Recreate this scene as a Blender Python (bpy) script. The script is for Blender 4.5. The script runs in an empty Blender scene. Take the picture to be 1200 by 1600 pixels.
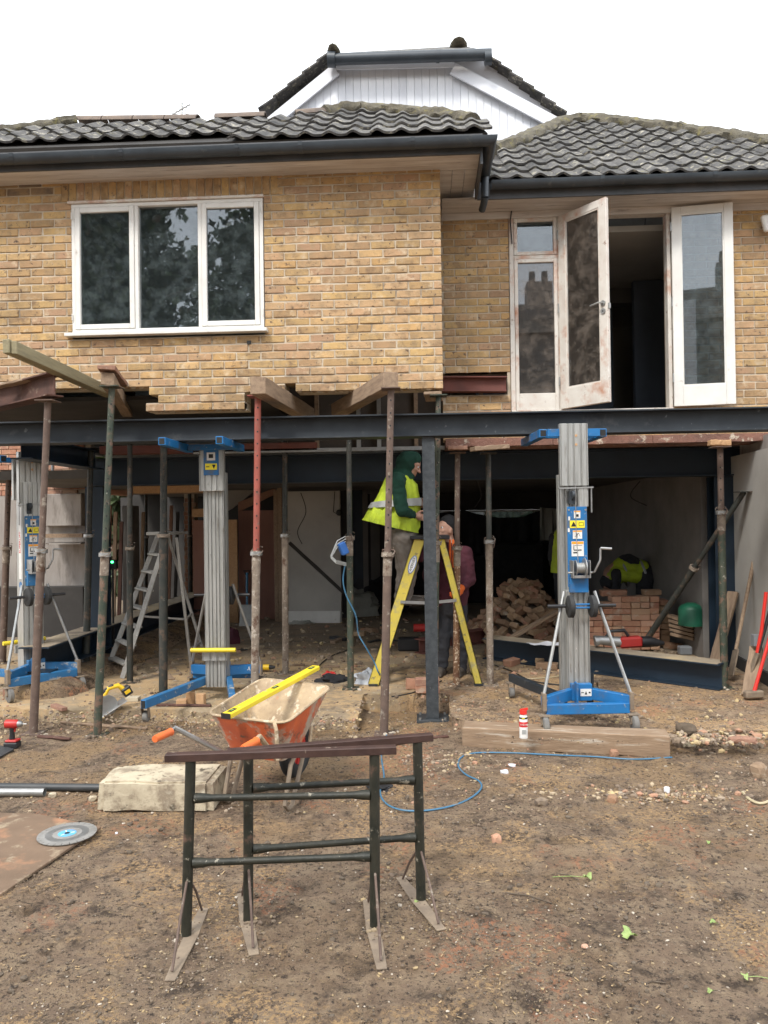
import bpy, bmesh, math, random
from mathutils import Vector, Matrix, noise
import numpy as np
R = math.radians
random.seed(7); np.random.seed(7)
sc = bpy.context.scene
col = sc.collection
# ------------------------------------------------------------------ camera, sky, sun, exposure
YAW, PITCH, ROLL, FPX = R(3.0), R(0.48), R(0.8), 1200.0
CAM = Vector((0, 0, 1.7))
FW = Vector((-math.sin(YAW)*math.cos(PITCH), math.cos(YAW)*math.cos(PITCH), math.sin(PITCH)))
r0 = Vector((math.cos(YAW), math.sin(YAW), 0)); u0 = r0.cross(FW)
RT = r0*math.cos(ROLL) - u0*math.sin(ROLL)
UP = r0*math.sin(ROLL) + u0*math.cos(ROLL)
cd = bpy.data.cameras.new('camera'); cam = bpy.data.objects.new('camera', cd); col.objects.link(cam)
m = Matrix((RT, UP, -FW)).transposed().to_4x4(); m.translation = CAM
cam.matrix_world = m
cd.sensor_fit = 'HORIZONTAL'; cd.sensor_width = 36.0; cd.lens = 36.0*FPX/1200.0
cd.clip_start = 0.05; cd.clip_end = 2000
sc.camera = cam
world = bpy.data.worlds.new('World'); sc.world = world; world.use_nodes = True
wn = world.node_tree.nodes; wl = world.node_tree.links
bg = wn['Background']
sky = wn.new('ShaderNodeTexSky'); sky.sky_type = 'NISHITA'; sky.sun_disc = False
sky.sun_elevation = R(50); sky.sun_rotation = R(200)
mx = wn.new('ShaderNodeMix'); mx.data_type = 'RGBA'; mx.inputs[0].default_value = 0.88
cl = wn.new('ShaderNodeTexNoise'); cl.inputs['Scale'].default_value = 1.6
cr = wn.new('ShaderNodeValToRGB'); cr.color_ramp.elements[0].color = (6.6, 6.9, 7.2, 1); cr.color_ramp.elements[1].color = (7.6, 7.8, 8.0, 1)
wl.new(cl.outputs['Fac'], cr.inputs[0]); wl.new(sky.outputs[0], mx.inputs[6]); wl.new(cr.outputs[0], mx.inputs[7])
wl.new(mx.outputs[2], bg.inputs[0]); bg.inputs[1].default_value = 0.14
sd = bpy.data.lights.new('sun', 'SUN'); sd.energy = 1.3; sd.angle = R(12); sd.color = (1, .96, .9)
so = bpy.data.objects.new('sun', sd); col.objects.link(so)
so.rotation_euler = (R(40), 0, R(-25))
sc.view_settings.view_transform = 'Standard'; sc.view_settings.look = 'None'
sc.view_settings.exposure = 1.25; sc.view_settings.gamma = 1.0; sc.view_settings.use_curve_mapping = False

# ------------------------------------------------------------------ picture point -> place
def ray(px, py):
    return FW + RT*((px-600)/FPX) + UP*((800-py)/FPX)
def P(px, py, Y):
    d = ray(px, py); return CAM + d*((Y-CAM.y)/d.y)
def G(px, py, z=0.0):
    d = ray(px, py); return CAM + d*((z-CAM.z)/d.z)
def proj(p):
    v = Vector(p)-CAM; w = v.dot(FW)
    return (600+FPX*v.dot(RT)/w, 800-FPX*v.dot(UP)/w)
def plane_hit(px, py, p0, n):
    d = ray(px, py); return CAM + d*((Vector(p0)-CAM).dot(n)/d.dot(n))

# ------------------------------------------------------------------ mesh building
def basis(d, up=(0, 0, 1)):
    d = Vector(d).normalized(); up = Vector(up)
    if abs(d.dot(up)) > .98: up = Vector((0, 1, 0)) if abs(d.y) < .9 else Vector((1, 0, 0))
    x = d.cross(up).normalized(); z = x.cross(d).normalized()
    return x, d, z
class MB:
    def __init__(s): s.v = []; s.f = []
    def add(s, vs, fs):
        o = len(s.v); s.v += [Vector(q) for q in vs]; s.f += [tuple(i+o for i in q) for q in fs]; return s
    def box(s, c, d, rot=None):
        c = Vector(c); hx, hy, hz = d[0]/2, d[1]/2, d[2]/2
        vs = [Vector((x*hx, y*hy, z*hz)) for z in (-1, 1) for x, y in ((-1, -1), (1, -1), (1, 1), (-1, 1))]
        if rot is not None: vs = [rot @ q for q in vs]
        return s.add([c+q for q in vs], [(3, 2, 1, 0), (4, 5, 6, 7), (0, 1, 5, 4), (1, 2, 6, 5), (2, 3, 7, 6), (3, 0, 4, 7)])
    def bb(s, x0, x1, y0, y1, z0, z1): return s.box(((x0+x1)/2, (y0+y1)/2, (z0+z1)/2), (abs(x1-x0), abs(y1-y0), abs(z1-z0)))
    def bar(s, p, q, w, h, up=(0, 0, 1)):
        p = Vector(p); q = Vector(q); x, d, z = basis(q-p, up); L = (q-p).length
        return s.box((p+q)/2, (w, L, h), Matrix((x, d, z)).transposed())
    def tube(s, pts, r, n=8, caps=True):
        pts = [Vector(p) for p in pts]; rs = r if isinstance(r, (list, tuple)) else [r]*len(pts)
        rings = []; prev = None
        for i, p in enumerate(pts):
            t = (pts[min(i+1, len(pts)-1)]-pts[max(i-1, 0)]).normalized()
            if prev is None: x, _, z = basis(t)
            else:
                x = (prev - t*prev.dot(t)).normalized(); z = x.cross(t)
            prev = x
            rings.append([p+(x*math.cos(a)+z*math.sin(a))*rs[i] for a in [2*math.pi*k/n for k in range(n)]])
        vs = [q for rg in rings for q in rg]; fs = []
        for i in range(len(pts)-1):
            for k in range(n):
                fs.append((i*n+k, i*n+(k+1) % n, (i+1)*n+(k+1) % n, (i+1)*n+k))
        if caps: fs.append(tuple(range(n-1, -1, -1))); fs.append(tuple((len(pts)-1)*n+k for k in range(n)))
        return s.add(vs, fs)
    def cyl(s, p, q, r, r2=None, n=12): return s.tube([p, q], [r, r if r2 is None else r2], n)
    def pipe(s, p, q, ro, ri, n=14):
        p = Vector(p); q = Vector(q); x, d, z = basis(q-p); vs = []; fs = []
        for c, r in ((p, ro), (q, ro), (q, ri), (p, ri)):
            vs += [c+(x*math.cos(2*math.pi*k/n)+z*math.sin(2*math.pi*k/n))*r for k in range(n)]
        for j in range(4):
            for k in range(n): fs.append((j*n+k, j*n+(k+1) % n, ((j+1) % 4)*n+(k+1) % n, ((j+1) % 4)*n+k))
        return s.add(vs, fs)
    def prism(s, pts, ax, d):     # pts: 3d polygon, pushed along ax by d
        pts = [Vector(p) for p in pts]; ax = Vector(ax)*d; n = len(pts)
        fs = [tuple(range(n)), tuple(range(2*n-1, n-1, -1))]+[(i, i+n, (i+1) % n+n, (i+1) % n) for i in range(n)]
        return s.add(pts+[p+ax for p in pts], fs)
    def ell(s, c, r, nu=12, nv=8, rot=None):
        c = Vector(c); vs = []; fs = []
        r = (r, r, r) if not isinstance(r, (tuple, list)) else r
        for j in range(1, nv):
            ph = math.pi*j/nv
            for i in range(nu):
                th = 2*math.pi*i/nu; q = Vector((r[0]*math.sin(ph)*math.cos(th), r[1]*math.sin(ph)*math.sin(th), r[2]*math.cos(ph)))
                vs.append(c+(rot @ q if rot is not None else q))
        t = Vector((0, 0, r[2]));
        if rot is not None: t = rot @ t
        vs += [c+t, c-t]; a = len(vs)-2
        for j in range(nv-2):
            for i in range(nu): fs.append((j*nu+i, (j+1)*nu+i, (j+1)*nu+(i+1) % nu, j*nu+(i+1) % nu))
        for i in range(nu):
            fs.append((i, (i+1) % nu, a)); fs.append(((nv-2)*nu+(i+1) % nu, (nv-2)*nu+i, a+1))
        return s.add(vs, fs)
    def cap(s, p, q, r, r2=None, n=12):
        r2 = r if r2 is None else r2; p = Vector(p); q = Vector(q)
        s.ell(p, r, n, 8); s.ell(q, r2, n, 8)
        if (q-p).length > 1e-4: s.tube([p, q], [r, r2], n)
        return s
    def torus(s, c, rm, rr, ax=(0, 0, 1), n=20, k=8):
        c = Vector(c); x, d, z = basis(ax); pts = []
        vs = []; fs = []
        for i in range(n):
            a = 2*math.pi*i/n; rad = x*math.cos(a)+z*math.sin(a)
            for j in range(k):
                b = 2*math.pi*j/k; vs.append(c+rad*(rm+rr*math.cos(b))+d*rr*math.sin(b))
        for i in range(n):
            for j in range(k): fs.append((i*k+j, i*k+(j+1) % k, ((i+1) % n)*k+(j+1) % k, ((i+1) % n)*k+j))
        return s.add(vs, fs)
    def ibeam(s, p, q, w, h, tf=.012, tw=.009, up=(0, 0, 1)):
        p = Vector(p); q = Vector(q); x, d, z = basis(q-p, up)
        a, b, c = w/2, h/2, tw/2
        o = [(-a, -b), (a, -b), (a, -b+tf), (c, -b+tf), (c, b-tf), (a, b-tf), (a, b), (-a, b), (-a, b-tf), (-c, b-tf), (-c, -b+tf), (-a, -b+tf)]
        n = 12; vs = [p+x*i+z*j for i, j in o]+[q+x*i+z*j for i, j in o]
        fs = [(i, (i+1) % n, (i+1) % n+n, i+n) for i in range(n)]
        for k in (0, n):
            for f in ((0, 1, 2, 11), (11, 2, 3, 10), (10, 3, 4, 9), (9, 4, 5, 8), (8, 5, 6, 7)): fs.append(tuple(i+k for i in f))
        return s.add(vs, fs)
    def build(s, name, mat, parent=None, bevel=0, smooth=False, world=True, seg=1):
        off = Vector((0, 0, 0))
        if world and parent is not None:
            q = parent
            while q is not None: off += q.location; q = q.parent
        me = bpy.data.meshes.new(name)
        me.from_pydata([tuple(q-off) for q in s.v], [], s.f)
        bm = bmesh.new(); bm.from_mesh(me)
        bmesh.ops.recalc_face_normals(bm, faces=bm.faces)
        if bevel: bmesh.ops.bevel(bm, geom=[e for e in bm.edges if e.is_manifold and e.calc_face_angle(0) > .5], offset=bevel, segments=seg, affect='EDGES', clamp_overlap=True)
        bm.to_mesh(me); bm.free()
        if smooth:
            me.polygons.foreach_set('use_smooth', [True]*len(me.polygons)); me.set_sharp_from_angle(angle=R(40))
        if mat: me.materials.append(mat)
        o = bpy.data.objects.new(name, me); col.objects.link(o); o.parent = parent
        return o
def tag(o, label=None, cat=None, group=None, kind=None):
    if label: o['label'] = label
    if cat: o['category'] = cat
    if group: o['group'] = group
    if kind: o['kind'] = kind
    return o
def thing(name, loc, label, cat, group=None):
    o = bpy.data.objects.new(name, None); o.empty_display_size = .1; col.objects.link(o); o.location = loc
    return tag(o, label, cat, group)
def struct(o): o['kind'] = 'structure'; return o
def stuff(o): o['kind'] = 'stuff'; return o
def share(name, me, parent=None, loc=(0, 0, 0), rot=(0, 0, 0), scale=(1, 1, 1)):
    o = bpy.data.objects.new(name, me); col.objects.link(o); o.parent = parent; o.location = loc; o.rotation_euler = rot; o.scale = scale
    return o
def mesh_of(mb, name, mat, bevel=0, smooth=False):
    o = mb.build(name, mat, bevel=bevel, smooth=smooth); me = o.data; bpy.data.objects.remove(o); return me
def text(body, size, c, xdir, up, mat, parent, name='lettering', ext=.0008):
    cu = bpy.data.curves.new('t', 'FONT'); cu.body = body; cu.size = size; cu.extrude = ext; cu.align_x = 'CENTER'; cu.align_y = 'CENTER'
    to = bpy.data.objects.new('t', cu); col.objects.link(to); bpy.context.view_layer.update()
    me = bpy.data.meshes.new_from_object(to.evaluated_get(bpy.context.evaluated_depsgraph_get()))
    bpy.data.objects.remove(to)
    x = Vector(xdir).normalized(); z = Vector(up).normalized(); nrm = x.cross(z)
    mm = Matrix((x, z, nrm)).transposed().to_4x4(); mm.translation = Vector(c)
    off = Vector((0, 0, 0)); q = parent
    while q is not None: off += q.location; q = q.parent
    me.transform(Matrix.Translation(-off) @ mm); me.materials.clear(); me.materials.append(mat)
    o = bpy.data.objects.new(name, me); col.objects.link(o); o.parent = parent; return o

# ------------------------------------------------------------------ materials
def node_mat(name):
    m = bpy.data.materials.new(name); m.use_nodes = True
    return m, m.node_tree.nodes, m.node_tree.links, m.node_tree.nodes['Principled BSDF']
def c4(c): return (c[0], c[1], c[2], 1)
def pm(name, c1, c2=None, scale=6, rough=.7, metal=0, bump=.15, bscale=40, patches=(), vary=0, ramp=None, island=False, coat=0, stretch=None, bdist=.01, weather=None):
    m, N, L, B = node_mat(name)
    tc = N.new('ShaderNodeTexCoord'); oi = N.new('ShaderNodeObjectInfo')
    mul = N.new('ShaderNodeMath'); mul.operation = 'MULTIPLY'; mul.inputs[1].default_value = 37.0; L.new(oi.outputs['Random'], mul.inputs[0])
    rnd = oi.outputs['Random']
    if island:
        ge = N.new('ShaderNodeNewGeometry'); ad = N.new('ShaderNodeMath'); ad.operation = 'ADD'
        L.new(oi.outputs['Random'], ad.inputs[0]); L.new(ge.outputs['Random Per Island'], ad.inputs[1])
        fr = N.new('ShaderNodeMath'); fr.operation = 'FRACT'; L.new(ad.outputs[0], fr.inputs[0]); rnd = fr.outputs[0]
        L.new(rnd, mul.inputs[0])
    va = N.new('ShaderNodeVectorMath'); va.operation = 'ADD'; L.new(tc.outputs['Object'], va.inputs[0]); L.new(mul.outputs[0], va.inputs[1])
    vec = va.outputs[0]
    if stretch:
        vm = N.new('ShaderNodeVectorMath'); vm.operation = 'MULTIPLY'; L.new(vec, vm.inputs[0]); vm.inputs[1].default_value = stretch; vec = vm.outputs[0]
    def nz(sc_, det=5, ro=.6):
        n = N.new('ShaderNodeTexNoise'); n.inputs['Scale'].default_value = sc_; n.inputs['Detail'].default_value = det; n.inputs['Roughness'].default_value = ro
        L.new(vec, n.inputs['Vector']); return n.outputs['Fac']
    def mixc(f, a, b):
        x = N.new('ShaderNodeMix'); x.data_type = 'RGBA'; L.new(f, x.inputs[0])
        for k, q in ((6, a), (7, b)):
            if hasattr(q, 'links'): L.new(q, x.inputs[k])
            else: x.inputs[k].default_value = c4(q)
        return x.outputs[2]
    def rmp(f, lo, hi):
        x = N.new('ShaderNodeMapRange'); x.inputs[1].default_value = lo; x.inputs[2].default_value = hi; L.new(f, x.inputs[0]); return x.outputs[0]
    if ramp:
        rr = N.new('ShaderNodeValToRGB'); e = rr.color_ramp.elements
        rr.color_ramp.interpolation = 'CONSTANT' if len(ramp) > 3 else 'LINEAR'
        for i, q in enumerate(ramp):
            if i < 2: e[i].position = i/len(ramp); e[i].color = c4(q)
            else: x = e.new(i/len(ramp)); x.color = c4(q)
        L.new(rnd, rr.inputs[0]); base = rr.outputs[0]
        if c2: base = mixc(rmp(nz(scale), .45, .75), base, c2)
    else:
        base = mixc(rmp(nz(scale), .35, .65), c1, c2) if c2 else None
    for pc, ps, lo, hi in patches:
        base = mixc(rmp(nz(ps, 6, .65), lo, hi), base if base is not None else c1, pc)
    if base is None: base = mixc(nz(scale), c1, c1)
    if weather:
        gw_ = N.new('ShaderNodeNewGeometry'); nw = N.new('ShaderNodeTexNoise'); nw.inputs['Scale'].default_value = 1.1; nw.inputs['Detail'].default_value = 6; nw.inputs['Roughness'].default_value = .65
        L.new(gw_.outputs['Position'], nw.inputs['Vector']); base = mixc(rmp(nw.outputs['Fac'], .50, .85), base, weather)
    if vary:
        hs = N.new('ShaderNodeHueSaturation'); mr = N.new('ShaderNodeMapRange'); L.new(rnd, mr.inputs[0])
        mr.inputs[3].default_value = 1-vary; mr.inputs[4].default_value = 1+vary
        L.new(mr.outputs[0], hs.inputs['Value']); L.new(base, hs.inputs['Color']); base = hs.outputs[0]
    L.new(base, B.inputs['Base Color'])
    rn = N.new('ShaderNodeMapRange'); L.new(nz(scale*2.3), rn.inputs[0]); rn.inputs[3].default_value = max(.05, rough-.12); rn.inputs[4].default_value = min(1, rough+.12)
    L.new(rn.outputs[0], B.inputs['Roughness'])
    B.inputs['Metallic'].default_value = metal; B.inputs['Coat Weight'].default_value = coat
    if bump:
        b = N.new('ShaderNodeBump'); b.inputs['Strength'].default_value = bump; b.inputs['Distance'].default_value = bdist
        L.new(nz(bscale, 6, .65), b.inputs['Height']); L.new(b.outputs[0], B.inputs['Normal'])
    return m
def emit(name, c, s):
    m, N, L, B = node_mat(name); B.inputs['Base Color'].default_value = c4(c); B.inputs['Emission Color'].default_value = c4(c); B.inputs['Emission Strength'].default_value = s; return m
def glass_mat(name, dirt=.15, tint=(.75, .8, .8), dc=(.35, .33, .3), refl=1.0):
    m, N, L, B = node_mat(name); out = N['Material Output']
    tr = N.new('ShaderNodeBsdfTransparent'); tr.inputs[0].default_value = c4(tint)
    gl = N.new('ShaderNodeBsdfGlossy'); gl.inputs['Roughness'].default_value = .015; gl.inputs[0].default_value = (.95, .97, 1, 1)
    fr = N.new('ShaderNodeFresnel'); fr.inputs[0].default_value = 1.52
    fm = N.new('ShaderNodeMath'); fm.operation = 'MULTIPLY_ADD'; fm.inputs[1].default_value = 1.9*refl; fm.inputs[2].default_value = .02; L.new(fr.outputs[0], fm.inputs[0])
    x = N.new('ShaderNodeMixShader'); L.new(fm.outputs[0], x.inputs[0]); L.new(tr.outputs[0], x.inputs[1]); L.new(gl.outputs[0], x.inputs[2])
    df = N.new('ShaderNodeBsdfDiffuse'); df.inputs[0].default_value = c4(dc)
    n = N.new('ShaderNodeTexNoise'); n.inputs['Scale'].default_value = 7; n.inputs['Detail'].default_value = 8; n.inputs['Roughness'].default_value = .75
    tc = N.new('ShaderNodeTexCoord'); L.new(tc.outputs['Object'], n.inputs['Vector'])
    mr = N.new('ShaderNodeMapRange'); mr.inputs[1].default_value = .45; mr.inputs[2].default_value = .8; mr.inputs[4].default_value = dirt; mr.inputs[3].default_value = dirt*.15; L.new(n.outputs['Fac'], mr.inputs[0])
    y = N.new('ShaderNodeMixShader'); L.new(mr.outputs[0], y.inputs[0]); L.new(x.outputs[0], y.inputs[1]); L.new(df.outputs[0], y.inputs[2])
    L.new(y.outputs[0], out.inputs[0]); return m
def dirt_mat(name, slab=False):
    m, N, L, B = node_mat(name)
    ge = N.new('ShaderNodeNewGeometry'); pos = ge.outputs['Position']
    def nz(s, d=8, ro=.65, off=0):
        n = N.new('ShaderNodeTexNoise'); n.inputs['Scale'].default_value = s; n.inputs['Detail'].default_value = d; n.inputs['Roughness'].default_value = ro
        if off:
            v = N.new('ShaderNodeVectorMath'); v.inputs[1].default_value = (off, off*2, off); L.new(pos, v.inputs[0]); L.new(v.outputs[0], n.inputs['Vector'])
        else: L.new(pos, n.inputs['Vector'])
        return n.outputs['Fac']
    def rmp(f, lo, hi, a=0, b=1):
        x = N.new('ShaderNodeMapRange'); x.inputs[1].default_value = lo; x.inputs[2].default_value = hi; x.inputs[3].default_value = a; x.inputs[4].default_value = b; L.new(f, x.inputs[0]); return x.outputs[0]
    def mixc(f, a, b):
        x = N.new('ShaderNodeMix'); x.data_type = 'RGBA'; L.new(f, x.inputs[0])
        for k, q in ((6, a), (7, b)):
            if hasattr(q, 'links'): L.new(q, x.inputs[k])
            else: x.inputs[k].default_value = c4(q)
        return x.outputs[2]
    def mul(a, b):
        x = N.new('ShaderNodeMath'); x.operation = 'MULTIPLY'; L.new(a, x.inputs[0]); L.new(b, x.inputs[1]); return x.outputs[0]
    b = mixc(rmp(nz(1.1), .38, .62), (.20, .130, .082), (.33, .228, .148))
    b = mixc(rmp(nz(9, 8, .7, 3), .44, .66), b, (.42, .305, .195))
    b = mixc(rmp(nz(5, 8, .75, 9), .51, .62), b, (.085, .055, .034))
    # ochre sand trodden into the soil, more of it towards the slab
    sx = N.new('ShaderNodeSeparateXYZ'); L.new(pos, sx.inputs[0])
    near = rmp(sx.outputs['Y'], 3.4, 6.0, .25, 1)
    b = mixc(mul(rmp(nz(1.9, 8, .7, 17), .48, .58), near), b, (.40, .26, .135))
    b = mixc(mul(rmp(nz(60, 3, .6, 5), .60, .70), rmp(nz(2.2, 4, .6, 31), .4, .6)), b, (.42, .30, .15))
    b = mixc(rmp(nz(90, 2, .5, 7), .66, .72), b, (.05, .035, .025))
    b = mixc(rmp(nz(38, 6, .8, 12), .54, .60), b, (.05, .031, .02))
    b = mixc(mul(rmp(nz(45, 5, .8, 21), .49, .55), rmp(nz(2.6, 5, .6, 41), .53, .60)), b, (.54, .345, .17))
    b = mixc(mul(rmp(nz(30, 5, .8, 23), .50, .56), rmp(nz(1.7, 5, .6, 51), .58, .64)), b, (.46, .21, .11))
    if slab:
        def mx2(a, c):
            x = N.new('ShaderNodeMath'); x.operation = 'MAXIMUM'; L.new(a, x.inputs[0]); L.new(c, x.inputs[1]); return x.outputs[0]
        f = mx2(rmp(sx.outputs['Y'], 7.0, 9.2), rmp(sx.outputs['X'], .1, -.5))
        cc_ = mixc(rmp(nz(1.3, 7, .6, 61), .38, .62), (.46, .35, .22), (.31, .235, .155))
        cc_ = mixc(rmp(nz(2.3, 8, .7, 71), .47, .56), cc_, (.54, .37, .20))
        cc_ = mixc(rmp(nz(3.3, 8, .75, 81), .56, .66), cc_, (.16, .12, .085))
        cc_ = mixc(rmp(nz(14, 6, .8, 83), .60, .66), cc_, (.52, .47, .40))
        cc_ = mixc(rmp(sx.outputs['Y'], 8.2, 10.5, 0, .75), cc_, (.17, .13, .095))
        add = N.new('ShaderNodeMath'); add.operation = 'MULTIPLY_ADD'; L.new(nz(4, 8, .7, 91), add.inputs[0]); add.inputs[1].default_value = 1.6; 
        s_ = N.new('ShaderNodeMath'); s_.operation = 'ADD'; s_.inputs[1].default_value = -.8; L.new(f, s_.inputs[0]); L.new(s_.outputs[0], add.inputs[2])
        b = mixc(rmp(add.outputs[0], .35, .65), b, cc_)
    L.new(b, B.inputs['Base Color'])
    L.new(rmp(nz(3, 4, .5, 4), .4, .7, .97, .72), B.inputs['Roughness'])
    h = N.new('ShaderNodeMath'); h.operation = 'ADD'; L.new(nz(28, 9, .75, 2), h.inputs[0]); L.new(mul(nz(120, 4, .7, 6), rmp(nz(5), 0, 1, .3, .6)), h.inputs[1])
    bu = N.new('ShaderNodeBump'); bu.inputs['Strength'].default_value = 1.0; bu.inputs['Distance'].default_value = .02 if slab else .05
    L.new(h.outputs[0], bu.inputs['Height']); L.new(bu.outputs[0], B.inputs['Normal'])
    return m

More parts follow.
